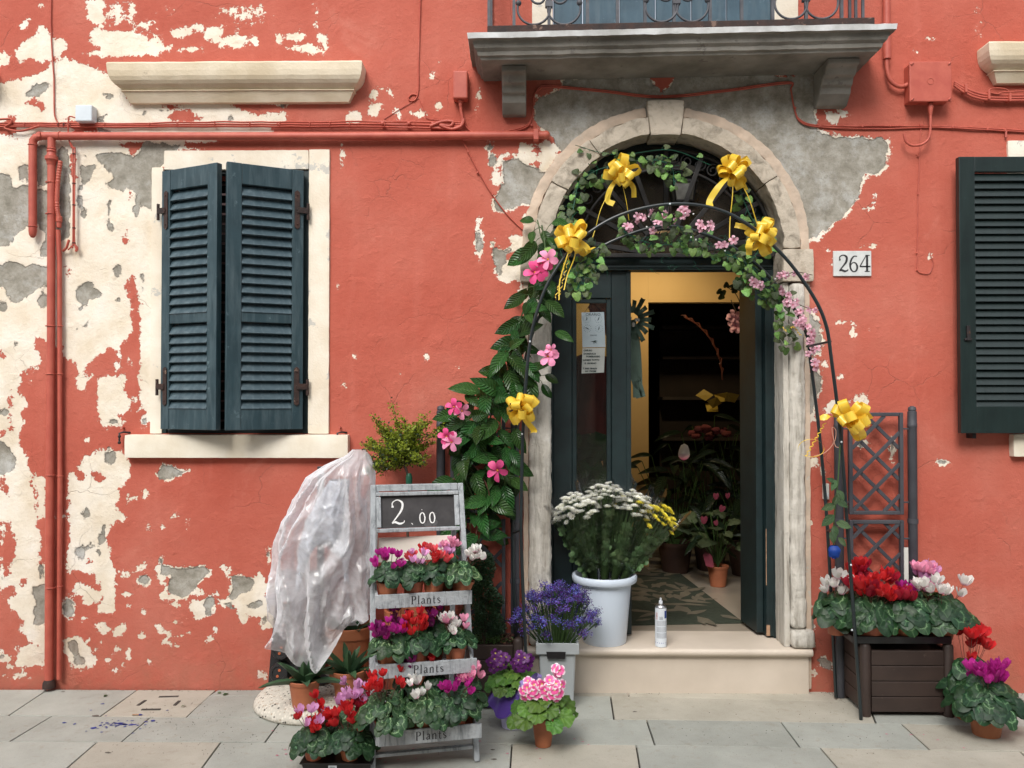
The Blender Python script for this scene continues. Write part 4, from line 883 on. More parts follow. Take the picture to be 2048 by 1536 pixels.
# ------------------------------------------------------------------ shop door set into the arch
def glassmat(name, tint, gloss, dust, dustc, rough=.02):
    m, n, b, out = newmat(name); n.nodes.remove(b)
    tr = N(n, 'BsdfTransparent'); tr.inputs[0].default_value = (*tint, 1)
    gl = N(n, 'BsdfGlossy'); gl.inputs['Roughness'].default_value = rough
    df = N(n, 'BsdfDiffuse'); df.inputs[0].default_value = (*dustc, 1)
    m1 = N(n, 'MixShader'); m2 = N(n, 'MixShader')
    fr = N(n, 'Fresnel'); fr.inputs[0].default_value = 1.45
    L(n, math_n(n, 'ADD', math_n(n, 'MULTIPLY', fr.outputs[0], .8), gloss), m1.inputs[0]); L(n, tr.outputs[0], m1.inputs[1]); L(n, gl.outputs[0], m1.inputs[2])
    nz = noise_n(n, objco(n), 6, 5, .6)
    L(n, maprange(n, nz, .3, .7, dust*.6, dust*1.4), m2.inputs[0]); L(n, m1.outputs[0], m2.inputs[1]); L(n, df.outputs[0], m2.inputs[2])
    L(n, m2.outputs[0], out.inputs[0]); return m
glassmat('door_glass', (.75,.78,.76), .02, .01, (.2,.2,.2)); glassmat('fan_glass', (.35,.32,.28), .01, .5, (.10,.085,.07), .1)
FZ = .25; yl = .21
dr = thing('door_frame', 'dark green wooden door frame with iron fanlight filling the stone arch', 'door frame', (ACX, .2, FZ))
zl0, zl1 = Z(541, .17), Z(508, .17)
mb = MB(); mb.box(xl-.03, xr+.03, .155, .26, zl0, zl1); mb.build('lintel', 'dark_green_wood', dr, bevel=.005)
mb = MB(); mb.box(xl, xr, .140, .154, zl1-.028, zl1-.006); mb.box(xl, xr, .146, .154, zl0+.012, zl0+.024); mb.build('lintel_moulding', 'dark_green_wood', dr, bevel=.003)
mb = MB(); mb.box(xl-.03, xl+.02, .152, .28, FZ, zl0-.001); mb.build('post', 'dark_green_wood', dr, bevel=.003)
mb = MB(); mb.box(xr-.008, xr+.03, .152, .28, FZ, zl0-.001); mb.build('post', 'dark_green_wood', dr, bevel=.003)
def ringblock(mb, r0, r1, y0, y1, a0=0, a1=180, n=40, cz=None):
    cz = cz if cz is not None else ACZ
    V = []; 
    for i in range(n+1):
        a = R(a0 + (a1-a0)*i/n); V += [Vector((ACX+r*math.cos(a), y, cz+r*math.sin(a))) for r, y in ((r0,y0),(r1,y0),(r1,y1),(r0,y1))]
    F_ = [(4*i+j, 4*i+(j+1) % 4, 4*i+4+(j+1) % 4, 4*i+4+j) for i in range(n) for j in range(4)] + [(0,1,2,3), (4*n+3,4*n+2,4*n+1,4*n)]
    mb.add(V, F_)
czf = zl1
mb = MB(); ringblock(mb, .585, .72, .155, .29, 0, 180); mb.box(xl-.06, xl+.055, .155, .29, zl1+.001, ACZ-.001) if ACZ > zl1+.004 else None; mb.build('arch_frame', 'dark_green_wood', dr, bevel=.004)
mb = MB(); V = [Vector((ACX+.6*math.cos(R(180*i/30)), .27, ACZ+.6*math.sin(R(180*i/30)))) for i in range(31)]
mb.add(V + [q + Vector((0,.006,0)) for q in V], [tuple(range(31)), tuple(range(61, 30, -1))]); mb.build('fan_pane', 'fan_glass', dr)
# fanlight grille of wrought iron
fg = thing('fanlight_grille', 'black wrought iron sunburst grille in the arch above the door', 'grille', (ACX, .1, zl1))
gy = .105; gc = Vector((ACX+.02, gy, ACZ-.02))
mb = MB(); mb.tube([gc + Vector((math.cos(a)*.61, 0, math.sin(a)*.61)) for a in [math.pi*i/40 for i in range(41)]], .013, 8); mb.build('outer_hoop', 'black_iron', fg, smooth=60)
mb = MB(); mb.tube([gc + Vector((math.cos(a)*.50, 0, math.sin(a)*.50)) for a in [math.pi*i/40 for i in range(41)]], .009, 8); mb.build('inner_hoop', 'black_iron', fg, smooth=60)
mb = MB(); mb.tube([gc + Vector((math.cos(a)*.16, 0, math.sin(a)*.16)) for a in [math.pi*i/20 for i in range(21)]], .009, 8); mb.build('centre_hoop', 'black_iron', fg, smooth=60)
mb = MB(); mb.bar(gc + Vector((-.61,0,.005)), gc + Vector((.61,0,.005)), .022, .022); mb.build('bottom_bar', 'black_iron', fg, bevel=.003)
for k in range(9):
    a = math.pi*(k+.5)/9; d = Vector((math.cos(a), 0, math.sin(a)))
    mb = MB(); mb.bar(gc + d*.16, gc + d*.60, .026, .022, up=Vector((0,1,0))); mb.build('spoke', 'black_iron', fg, bevel=.002)
for k in range(22):
    a = math.pi*(k+.5)/22; c_ = gc + Vector((math.cos(a), 0, math.sin(a)))*.555; sgn = 1 if k % 2 else -1; pts = []
    for i in range(18):
        t = i/17; rr_ = .038*(1-t*.72); an = a + sgn*t*9 ; pts.append(c_ + Vector((math.cos(an), 0, math.sin(an)))*rr_)
    mb = MB(); mb.tube(pts, .0052, 5); mb.build('scroll', 'black_iron', fg, smooth=60)
# lantern hanging behind the grille
ln = thing('lantern', 'small black metal lantern with clear panes hanging in the fanlight', 'lantern', W(1366, 375, .19))
q = W(1366, 404, .19); s4 = lambda z, h: [q + Vector((-h,-h,z)), q + Vector((h,-h,z)), q + Vector((h,h,z)), q + Vector((-h,h,z))]
mat('lantern_pane', (.20,.20,.19), (.12,.12,.11), rough=.25, scale=14)
mb = MB(); mb.hexa(s4(.0,.048)[::1] + s4(.105,.066)); mb.build('pane', 'lantern_pane', ln)
mb = MB()
for i in range(4): mb.bar(s4(-.002,.049)[i], s4(.107,.067)[i], .008, .008); mb.bar(s4(0,.049)[i], s4(0,.049)[(i+1) % 4], .008, .008); mb.bar(s4(.107,.068)[i], s4(.107,.068)[(i+1) % 4], .012, .012)
mb.hexa(s4(.113,.072) + s4(.15,.028)); mb.hexa(s4(.151,.024) + s4(.178,.020)); mb.hexa(s4(.179,.03) + s4(.188,.03)); mb.tube([q + Vector((0,0,.18)), q + Vector((0,0,.42))], .006, 6); mb.build('lantern_cage', 'black_iron', ln)
# left leaf, shut
def PZ(p): return Z(p, yl)
def PX(p): return X(p, yl)
ll = thing('door_leaf', 'left dark green door leaf, shut, with a narrow glass pane and paper notices', 'door', (PX(1112), yl, FZ))
ym0, ym1 = .19, .235; dx0, dx1 = xl+.021, PX(1259)
gx0, gx1, gz0, gz1 = PX(1153), PX(1213), PZ(1010), PZ(607)
for nm, bb in (('stile', (dx0, gx0-.028, ym0, ym1, FZ+.01, zl0-.002)), ('stile', (gx1+.028, dx1, ym0, ym1, FZ+.01, zl0-.002)), ('rail', (gx0-.0275, gx1+.0275, ym0, ym1, gz1+.028, zl0-.002)), ('rail', (gx0-.0275, gx1+.0275, ym0, ym1, gz0-.15, gz0-.028)), ('rail', (gx0-.0275, gx1+.0275, ym0, ym1, FZ+.01, FZ+.13))):
    mb = MB(); mb.box(*bb); mb.build(nm, 'dark_green_wood', ll, bevel=.004)
mb = MB()
for bb in ((gx0-.027, gx0, gz0-.027, gz1+.027), (gx1, gx1+.027, gz0-.027, gz1+.027), (gx0+.0005, gx1-.0005, gz1, gz1+.027), (gx0+.0005, gx1-.0005, gz0-.027, gz0)): mb.box(bb[0], bb[1], ym0+.010, ym1-.01, bb[2], bb[3])
mb.build('glazing_bead', 'dark_green_wood', ll, bevel=.005)
mb = MB(); mb.box(gx0, gx1, .212, .217, gz0, gz1); mb.build('pane', 'door_glass', ll)
mb = MB(); mb.box(gx0-.0275, gx1+.0275, ym0+.012, ym1-.012, FZ+.131, gz0-.151); mb.build('panel', 'dark_green_wood', ll, bevel=.01)
mb = MB(); mb.box(dx1-.02, dx1+.006, ym0-.008, ym0-.0005, FZ+.01, zl0-.002); mb.build('cover_strip', 'dark_green_wood', ll, bevel=.003)
# right leaf, folded inwards
rl = thing('door_leaf', 'right dark green door leaf folded back inwards, paint chipped at its foot', 'door', (xr-.02, .2, FZ))
xr2 = X(1549, .16)
def slant(x0, x1, y0, y1, z0, z1, nm, mt='dark_green_wood', bev=.003):
    f = lambda x, y, z: Vector((x - (y-.155)*.10, y, z)); mb = MB()
    mb.hexa([f(x0,y0,z0), f(x1,y0,z0), f(x1,y1,z0), f(x0,y1,z0), f(x0,y0,z1), f(x1,y0,z1), f(x1,y1,z1), f(x0,y1,z1)]); mb.build(nm, mt, rl, bevel=bev)
slant(xr2-.052, xr2-.006, .156, .40, FZ+.012, zl0-.003, 'inner_board'); slant(xr2-.092, xr2-.054, .20, .46, FZ+.02, zl0-.003, 'outer_board')
mat('bare_wood', (.42,.26,.16), (.30,.18,.11), rough=.8, scale=30)
slant(xr2-.0535, xr2-.034, .1535, .156, FZ+.014, FZ+.075, 'chipped_patch', 'bare_wood', 0); slant(xr2-.0545, xr2-.0515, .1530, .158, FZ+.3, FZ+.62, 'chipped_patch', 'bare_wood', 0)
mat('brass', (.55,.42,.16), (.42,.30,.10), rough=.25, metal=1)
q0 = W(1497, 845, .42); q1 = W(1497, 915, .42); mb = MB(); mb.tube(smoothpath([q0 + Vector((.02,0,0)), q0 + Vector((.002,0,-.01)), (q0+q1)/2 + Vector((-.012,0,0)), q1 + Vector((.002,0,.01)), q1 + Vector((.02,0,0))], 6), .006, 8); mb.build('handle', 'brass', rl, smooth=60)
# paper notices behind the pane
mat('paper_blue', (.36,.43,.47), (.33,.40,.44), rough=.7); mat('paper_grey', (.40,.42,.40), (.36,.38,.36), rough=.7); mat('print_ink', (.03,.05,.05), rough=.7)
def textmesh(txt, size, x, y, z, parent, name, shear=0, mt='print_ink', align='LEFT', sx=1.0, bold=0):
    cu = bpy.data.curves.new('lettering', 'FONT'); cu.body = txt; cu.size = size; cu.align_x = align; cu.shear = shear; cu.offset = bold; cu.resolution_u = 2
    ob = bpy.data.objects.new('lettering', cu); COL.objects.link(ob); bpy.context.view_layer.update()
    me = bpy.data.meshes.new_from_object(ob.evaluated_get(bpy.context.evaluated_depsgraph_get())); bpy.data.objects.remove(ob)
    me.materials.clear(); me.materials.append(MATS[mt])
    M = Matrix.Translation(Vector((x, y, z)) - worldloc(parent)) @ Matrix.Rotation(R(90), 4, 'X') @ Matrix.Diagonal((sx, 1, 1, 1)); me.transform(M)
    o = bpy.data.objects.new(name, me); COL.objects.link(o); o.parent = parent; return o
yn = .2105
def paper(name, label, pts, mt):
    t = thing(name, label, 'notice', W(pts[0][0], pts[0][1], yn), 'notices on the door pane')
    mb = MB(); P = [W(a, b, yn) for a, b in pts]; mb.hexa([P[0]+Vector((0,.0008,0)), P[1]+Vector((0,.0008,0)), P[1], P[0], P[3]+Vector((0,.0008,0)), P[2]+Vector((0,.0008,0)), P[2], P[3]]); mb.build('sheet', mt, t); return t
n1 = paper('opening_hours', 'printed pale blue opening hours card with four clock faces', [(1165,695),(1211,694),(1208,624),(1163,625)], 'paper_blue')
yt = yn - .0012
textmesh('ORARIO', .022, W(1186,629.5,yt).x, yt, Z(631.5,yt), n1, 'heading', align='CENTER', sx=1.05)
for (cx_, cy_), (h1, h2) in zip(((1174,638),(1197,638),(1175,657),(1198,657)), ((100,235),(70,240),(150,-25),(85,245))):
    c_ = W(cx_, cy_, yt); mb = MB()
    for k in range(12):
        a = k*math.pi/6; p = c_ + Vector((math.cos(a)*.021, 0, math.sin(a)*.021)); mb.add([p + Vector((dx_*.0013, 0, dz_*.0013)) for dx_, dz_ in ((-1,-1),(1,-1),(1,1),(-1,1))], [(0,1,2,3)])
    for hh_, ln_ in ((h1,.017),(h2,.014)):
        d = Vector((math.cos(R(hh_)), 0, math.sin(R(hh_)))); u = Vector((-d.z, 0, d.x)); mb.add([c_ + u*.003, c_ - u*.003, c_ + d*ln_], [(0,1,2)])
    mb.build('clock_face', 'print_ink', n1)
textmesh('CHIUSO', .011, W(1187,670,yt).x, yt, Z(672,yt), n1, 'lettering', align='CENTER')
mb = MB(); c_ = W(1188, 683, yt)
mb.add([c_ + Vector((a*.001, 0, b*.001)) for a, b in ((-22,1),(0,3),(5,7),(22,2),(8,0),(18,-12),(2,-3),(0,-18),(-3,-3))], [tuple(range(9))]); mb.build('bird_mark', 'print_ink', n1)
n2 = paper('handwritten_note', 'handwritten grey note below the opening hours card', [(1163,747),(1208,745),(1210,695.5),(1165,696.5)], 'paper_grey')
for k, (tx, a, b) in enumerate((('CHIUSO',1167,702),('DOMENICA',1167,708.5),('POMERIGGIO',1172,714),('LUNEDI TUTTO',1165.5,721),('IL GIORNO',1169,727.5),('T 3460 984604',1165,738),('041 735388',1170,743.5))):
    textmesh(tx, .0135, W(a,b,yt).x, yt, Z(b,yt)-.002, n2, 'handwriting', shear=.15, bold=.0006)
st_ = thing('hanging_string', 'dark string holding the notices to the pane', 'string', W(1185, 610, yn))
mb = MB(); mb.tube([W(1169,625,yt), W(1180,609,yt), W(1190,609,yt), W(1203,624,yt)], .001, 4); mb.build('strand', 'black_iron', st_)

# ------------------------------------------------------------------ shop interior
shop = struct('shop_room', 'shop entrance room with warm yellow wall and dark back room')
mat('yellow_paint', (.72,.50,.22), (.66,.44,.18), rough=.75, scale=2, bmp=.15, bscale=60); mat('brown_ceiling', (.10,.07,.05), (.07,.05,.035), rough=.8, scale=5)
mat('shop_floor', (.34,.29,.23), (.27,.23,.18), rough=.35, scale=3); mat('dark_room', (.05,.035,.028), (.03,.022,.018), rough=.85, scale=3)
mb = MB(); mb.box(-1.0, 3.2, .301, 6.2, .05, .2495); mb.build('floor', 'shop_floor', shop)
mb = MB(); mb.box(-1.0, 3.2, .301, 6.2, 2.86, 2.96); mb.build('ceiling', 'brown_ceiling', shop)
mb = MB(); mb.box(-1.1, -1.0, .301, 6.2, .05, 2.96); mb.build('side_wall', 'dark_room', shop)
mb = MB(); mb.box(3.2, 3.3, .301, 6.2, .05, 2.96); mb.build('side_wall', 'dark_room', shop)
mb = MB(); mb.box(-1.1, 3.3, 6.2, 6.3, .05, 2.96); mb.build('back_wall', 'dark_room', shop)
yq = 2.2; ox0, oz = X(1297, yq), Z(605, yq); ox1 = ox0+1.15
mb = MB(); mb.box(-1.0, ox0, yq, yq+.12, .25, 2.86); mb.build('partition', 'yellow_paint', shop)
mb = MB(); mb.box(ox0+.0005, ox1-.0005, yq, yq+.12, oz, 2.86); mb.build('partition_head', 'yellow_paint', shop)
mb = MB(); mb.box(ox1, 3.2, yq, yq+.12, .25, 2.86); mb.build('partition', 'yellow_paint', shop)
mb = MB(); mb.box(-1.0, -.9, .31, yq-.001, .25, 2.86); mb.build('side_wall', 'yellow_paint', shop)
lp = thing('ceiling_lamp', 'round warm ceiling lamp just inside the shop', 'lamp', (1.0, 1.35, 2.86))
mat('lamp_white', (.7,.66,.58), rough=.5)
mb = MB(); mb.lathe([(.10,0),(.10,-.05),(.085,-.05),(.08,-.012)], (1.0,1.35,2.859), 20); mb.build('shade', 'lamp_white', lp, smooth=40)
sl = bpy.data.lights.new('warm_bulb', 'SPOT'); so_ = bpy.data.objects.new('warm_bulb', sl); COL.objects.link(so_); so_.parent = lp
sl.energy = 20; sl.color = (1.0, .78, .46); sl.spot_size = R(150); sl.spot_blend = .9; sl.shadow_soft_size = .05; so_.location = (0, 0, -.07); so_.rotation_euler = (R(38), 0, 0)
# ------------------------------------------------------------------ plant library
def fan_leaf(name, mt, rfn, c=(.42,0), n=22, cup=.25, wave=.0, wk=5, rings=3, fold=.25, seed=0, thick=0):
    """leaf grown as rings round a centre point; x towards the tip"""
    mb = MB(); V = []; uv = []
    V.append((c[0], c[1], 0)); uv.append((c[0], c[1]))
    for k in range(1, rings+1):
        f = k/rings
        for j in range(n):
            a = 2*math.pi*j/n; r = rfn(a)*f; x = c[0] + r*math.cos(a); y = c[1] + r*math.sin(a)
            z = -cup*(f*f)*r - fold*0 + fold*abs(y)*.6 + wave*math.sin(wk*a + seed)*f*f + mnoise.noise(Vector((x*4, y*4, seed)))*.05
            V.append((x, y, z)); uv.append((x, y))
    F_ = [(0, 1+j, 1+(j+1) % n) for j in range(n)]
    for k in range(rings-1):
        o = 1+k*n; F_ += [(o+j, o+n+j, o+n+(j+1) % n, o+(j+1) % n) for j in range(n)]
    mb.add(V, F_); return mb.mesh(name, mt, 180, uv)
def strip_leaf(name, mt, wfn, nx=7, ny=2, curl=.2, fold=.25, wave=0, seed=0, L_=1.0):
    mb = MB(); V = []; uv = []
    for i in range(nx+1):
        t = i/nx; w = wfn(t)
        for j in range(-ny, ny+1):
            s = j/ny; y = s*w; z = fold*abs(y) - curl*t*t + wave*math.sin(t*14 + seed)*abs(s)*w
            V.append((t*L_, y, z)); uv.append((t, s))
    k = 2*ny+1
    mb.add(V, [(i*k+j, (i+1)*k+j, (i+1)*k+j+1, i*k+j+1) for i in range(nx) for j in range(2*ny)]); return mb.mesh(name, mt, 180, uv)
def leafmat(name, base, dark, light=None, kind='plain', rough=.46, tl=.12, rand=.25, spec=.32):
    m, n, b, out = newmat(name)
    uv = N(n, 'UVMap').outputs[0]; sx = N(n, 'SeparateXYZ'); L(n, uv, sx.inputs[0]); u, w = sx.outputs[0], sx.outputs[1]
    oi = N(n, 'ObjectInfo').outputs['Random']
    c = ramp(n, noise_n(n, uv, 5, 4, .6), [(.3, (*dark, 1)), (.7, (*base, 1))])
    if kind == 'cyclamen':
        dx = math_n(n, 'SUBTRACT', u, .42); r = math_n(n, 'SQRT', math_n(n, 'ADD', math_n(n, 'MULTIPLY', dx, dx), math_n(n, 'MULTIPLY', w, w)))
        nz = noise_n(n, uv, 9, 4, .7); rr_ = math_n(n, 'ADD', r, math_n(n, 'MULTIPLY', math_n(n, 'SUBTRACT', nz, .5), .30))
        band = math_n(n, 'MULTIPLY', maprange(n, rr_, .26, .29), maprange(n, rr_, .31, .35, 1, 0))
        vein = maprange(n, math_n(n, 'ABSOLUTE', w), .0, .03, .5, 0)
        c = mixc(n, math_n(n, 'MULTIPLY', math_n(n, 'MAXIMUM', band, vein), maprange(n, oi, 0, 1, .10, .95)), c, light)
    elif kind == 'veined':
        a = math_n(n, 'ABSOLUTE', w); q = math_n(n, 'SUBTRACT', math_n(n, 'MULTIPLY', u, 9), math_n(n, 'MULTIPLY', a, 2.2)); s = math_n(n, 'ABSOLUTE', math_n(n, 'SUBTRACT', math_n(n, 'FRACT', q), .5))
        vein = math_n(n, 'MAXIMUM', maprange(n, s, 0, .10, .45, 0), maprange(n, a, 0, .06, .8, 0)); c = mixc(n, vein, c, light)
        bump(n, b, s, .6, .02)
    elif kind == 'radial':
        dx = math_n(n, 'SUBTRACT', u, .12); at = math_n(n, 'ARCTAN2', w, dx); s = math_n(n, 'ABSOLUTE', math_n(n, 'SUBTRACT', math_n(n, 'FRACT', math_n(n, 'MULTIPLY', at, 1.6)), .5))
        c = mixc(n, maprange(n, s, 0, .07, .28, 0), c, light); bump(n, b, s, .3, .01)
    h = N(n, 'HueSaturation'); L(n, c, h.inputs['Color']); L(n, maprange(n, oi, 0, 1, 1-rand*1.3, 1+rand*1.3), h.inputs['Value'])
    L(n, maprange(n, math_n(n, 'FRACT', math_n(n, 'MULTIPLY', oi, 17.7)), 0, 1, .5-.022, .5+.022), h.inputs['Hue']); c = h.outputs[0]
    L(n, c, b.inputs['Base Color']); b.inputs['Roughness'].default_value = rough; b.inputs['Specular IOR Level'].default_value = spec
    t = N(n, 'BsdfTranslucent'); L(n, mixc(n, .5, c, (.25,.4,.06)), t.inputs[0]); mx = N(n, 'MixShader'); mx.inputs[0].default_value = tl
    L(n, b.outputs[0], mx.inputs[1]); L(n, t.outputs[0], mx.inputs[2]); L(n, mx.outputs[0], out.inputs[0])
leafmat('cyclamen_leaf', (.017,.058,.020), (.008,.028,.011), (.14,.25,.12), 'cyclamen')
leafmat('cyclamen_leaf_light', (.028,.078,.024), (.014,.044,.016), (.26,.38,.19), 'cyclamen')
leafmat('vine_leaf', (.030,.090,.020), (.014,.048,.012), (.07,.155,.04), 'veined', rough=.28, rand=.35)
leafmat('ivy_leaf', (.17,.32,.08), (.09,.19,.05), (.24,.36,.12), 'radial', rough=.5, rand=.5, tl=.2)
leafmat('ivy_leaf_old', (.09,.12,.055), (.035,.05,.025), (.13,.16,.08), 'radial', rough=.6, rand=.4, tl=.15)
leafmat('primula_leaf', (.10,.22,.035), (.055,.13,.024), (.2,.34,.08), 'radial', rough=.45, tl=.2)
leafmat('aloe_skin', (.05,.11,.05), (.028,.065,.032), (.12,.2,.1), 'plain', rough=.45, tl=0)
leafmat('mum_leaf', (.085,.15,.055), (.045,.085,.035), (.1,.16,.07), 'plain', rough=.55)
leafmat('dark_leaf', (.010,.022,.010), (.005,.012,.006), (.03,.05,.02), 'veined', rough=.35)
leafmat('rose_leaf', (.09,.16,.07), (.05,.10,.045), (.17,.26,.13), 'veined', rough=.5)
leafmat('bush_leaf', (.40,.44,.035), (.20,.28,.025), None, 'plain', rough=.5, tl=.25)
leafmat('boxwood_leaf', (.028,.062,.030), (.016,.036,.018), None, 'plain', rough=.5)
mat('stem_green', (.06,.12,.03), (.035,.07,.02), rough=.5); mat('stem_red', (.13,.045,.03), (.08,.03,.02), rough=.5); mat('twig', (.07,.045,.03), (.04,.025,.018), rough=.8)
mat('wire_green', (.01,.10,.055), rough=.4)
mat('terracotta', (.42,.135,.062), (.33,.10,.048), rough=.6, scale=9, bmp=.2, bscale=60, rand=.12, spots=(20, .68, (.5,.24,.15)))
mat('soil', (.03,.02,.014), (.015,.011,.008), rough=.95, scale=60, bmp=.8, bscale=120, bdist=.006)
heart = lambda a: .44 + .20*max(0, math.cos(a))**5 + .07*max(0, -math.cos(a)) - .32*max(0, -math.cos(a))**12
CYL = [fan_leaf('leaf', 'cyclamen_leaf', heart, cup=.22, wave=.035, wk=5+i, seed=i*2.1, n=20, rings=3) for i in range(4)]
CYL2 = [fan_leaf('leaf', 'cyclamen_leaf_light', heart, cup=.22, wave=.035, wk=5+i, seed=i*2.1+1, n=20, rings=3) for i in range(3)]
ivy_r = lambda a: .42 + .17*max(0, math.cos(a))**6 + .03*math.cos(3*a) - .2*max(0, -math.cos(a))**12
IVY = [fan_leaf('leaf', m_, ivy_r, cup=.3, wave=.03, wk=3+i, seed=i, n=16, rings=2) for i, m_ in enumerate(('ivy_leaf','ivy_leaf','ivy_leaf','ivy_leaf_old','ivy_leaf_old'))]
PRI = [fan_leaf('leaf', 'primula_leaf', lambda a: .46 + .06*math.cos(a) + .025*math.cos(7*a+i) - .2*max(0, -math.cos(a))**10, cup=.1, wave=.075, wk=9, seed=i, n=30, rings=3, fold=.3) for i in range(3)]
VIN = [strip_leaf('leaf', 'vine_leaf', lambda t: .255*math.sin(math.pi*min(1, t**.82+.02))**.7 if t < 1 else .0, 9, 3, .12+.12*i, .35, .03, i) for i in range(4)]
DRK = [strip_leaf('leaf', 'dark_leaf', lambda t: .15*math.sin(math.pi*min(1, t**.8+.02))**.7, 8, 2, .3+.2*i, .35, .02, i) for i in range(2)]
RSL = [strip_leaf('leaf', 'rose_leaf', lambda t: .26*math.sin(math.pi*min(1, t**.85+.02))**.8, 7, 2, .15, .3, .03, i) for i in range(2)]
MUM = [fan_leaf('leaf', 'mum_leaf', lambda a: .34 + .17*abs(math.cos(2.5*a))**.8 - .1*max(0, -math.cos(a))**8, cup=.3, wave=.05, wk=4, seed=i, n=30, rings=2) for i in range(3)]
def flowermat(name, base, mid=None, tl=.3, rough=.55):
    m, n, b, out = newmat(name); uv = N(n, 'UVMap').outputs[0]; sx = N(n, 'SeparateXYZ'); L(n, uv, sx.inputs[0])
    mid = mid or tuple(q*.55 for q in base)
    c = ramp(n, sx.outputs[0], [(.05, (*mid, 1)), (.45, (*base, 1)), (1, (*tuple(min(1, q*1.12+.01) for q in base), 1))])
    oi = N(n, 'ObjectInfo').outputs['Random']; h = N(n, 'HueSaturation'); L(n, c, h.inputs['Color']); L(n, maprange(n, oi, 0, 1, .8, 1.15), h.inputs['Value']); c = h.outputs[0]
    L(n, c, b.inputs['Base Color']); b.inputs['Roughness'].default_value = rough
    t = N(n, 'BsdfTranslucent'); L(n, c, t.inputs[0]); mx = N(n, 'MixShader'); mx.inputs[0].default_value = tl
    L(n, b.outputs[0], mx.inputs[1]); L(n, t.outputs[0], mx.inputs[2]); L(n, mx.outputs[0], out.inputs[0])
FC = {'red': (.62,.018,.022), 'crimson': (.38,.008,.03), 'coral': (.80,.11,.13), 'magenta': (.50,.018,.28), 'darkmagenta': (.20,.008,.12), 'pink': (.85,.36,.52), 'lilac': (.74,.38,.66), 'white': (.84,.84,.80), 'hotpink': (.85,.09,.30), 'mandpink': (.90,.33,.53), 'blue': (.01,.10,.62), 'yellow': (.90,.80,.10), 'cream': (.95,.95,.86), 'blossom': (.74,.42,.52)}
for k, c in FC.items(): flowermat('petal_'+k, c, (.55,.10,.25) if k == 'pink' else (.6,.25,.3) if k == 'blossom' else (.85,.83,.55) if k in ('cream',) else (.62,.05,.25) if k == 'white' else None)
def petal(mb, uv, path, widths, side, mi=0, twist=0):
    """ribbon-like petal along path (Vectors), side = width direction"""
    n = len(path); V = []
    for i, p in enumerate(path):
        t = (path[min(i+1, n-1)] - path[max(i-1, 0)]).normalized(); s = (side - t*side.dot(t)).normalized()
        if twist: s = Matrix.Rotation(twist*i/(n-1), 3, t) @ s
        nn_ = t.cross(s)
        for w in (-1, 0, 1): V.append(p + s*w*widths[i] + nn_*abs(w)*widths[i]*.18); uv.append((i/(n-1), (w+1)/2))
    mb.add(V, [(3*i+j, 3*i+3+j, 3*i+4+j, 3*i+1+j) for i in range(n-1) for j in range(2)], mi)
def cyc_flower(mt, seed):
    r = random.Random(seed); mb = MB(); uv = []
    for k in range(5):
        a = 2*math.pi*k/5 + r.uniform(-.2,.2); d = Vector((math.cos(a), math.sin(a), 0)); sp = r.uniform(.30,.55); h = r.uniform(.8,1.05)
        pth = [Vector((0,0,0)) + d*.06, d*.24 + Vector((0,0,-.06)), d*.36 + Vector((0,0,.16)), d*(sp) + Vector((0,0,.5*h)), d*(sp+.12) + Vector((0,0,.8*h)), d*(sp+.10) + Vector((0,0,1.0*h))]
        petal(mb, uv, pth, [.08,.16,.24,.33,.26,.04], Vector((-d.y, d.x, 0)), 0, r.uniform(.3,1.2))
    return mb.mesh('flower', mt, 180, uv)
CYF = {k: [cyc_flower('petal_'+k, s) for s in range(4)] for k in ('red','crimson','coral','magenta','darkmagenta','pink','lilac','white')}
def flat_flower(mt, n, w, l, cup, seed, centre=None, tw=.25, crad=.1):
    r = random.Random(seed); mb = MB(); uv = []
    for k in range(n):
        a = 2*math.pi*(k + r.uniform(-.08,.08))/n; d = Vector((math.cos(a), math.sin(a), 0))
        pth = [d*.04 + Vector((0,0,-.05)), d*.22*l + Vector((0,0,cup*.5)), d*.5*l + Vector((0,0,cup*.9)), d*.8*l + Vector((0,0,cup*.8)), d*l + Vector((0,0,cup*.4))]
        petal(mb, uv, pth, [.05, w*.55, w*.95, w, w*.45], Vector((-d.y, d.x, tw)), 0)
    if centre:
        o = len(mb.v); mb.sphere((0,0,0), crad, 6, 1, (1,1,.6)); uv += [(0.5,0.5)]*(len(mb.v)-o)
    return mb.mesh('flower', [mt] + ([centre] if centre else []), 180, uv)
mat('flower_eye_orange', (.65,.25,.02), rough=.6); mat('flower_eye_yellow', (.75,.62,.08), rough=.6); mat('pearl', (.8,.8,.78), rough=.3)
def soil_disc(mb, c, r, mi=1): mb.lathe([(r, 0), (.001, .004)], c, 14, mi, cap=False)
def pot(parent, base, rt, rb, h, mt='terracotta', name='pot', tilt=None, n=20, rim=.14):
    mb = MB(); rh = h*rim
    mb.lathe([(rb*.9,0),(rb,.002),(rb+(rt-rb)*.85,h-rh),(rt*1.03,h-rh+.001),(rt*1.06,h-.002),(rt*1.03,h),(rt*.95,h),(rt*.9,h*.86)], (0,0,0), n, 0, cap=True)
    mb.lathe([(rt*.92,h*.86),(.001,h*.88)], (0,0,0), 14, 1, cap=False)
    if tilt: mb.v = [tuple(tilt @ Vector(q)) for q in mb.v]
    mb.v = [tuple(Vector(q)+Vector(base)) for q in mb.v]
    return mb.build(name, [mt, 'soil'], parent, smooth=40)
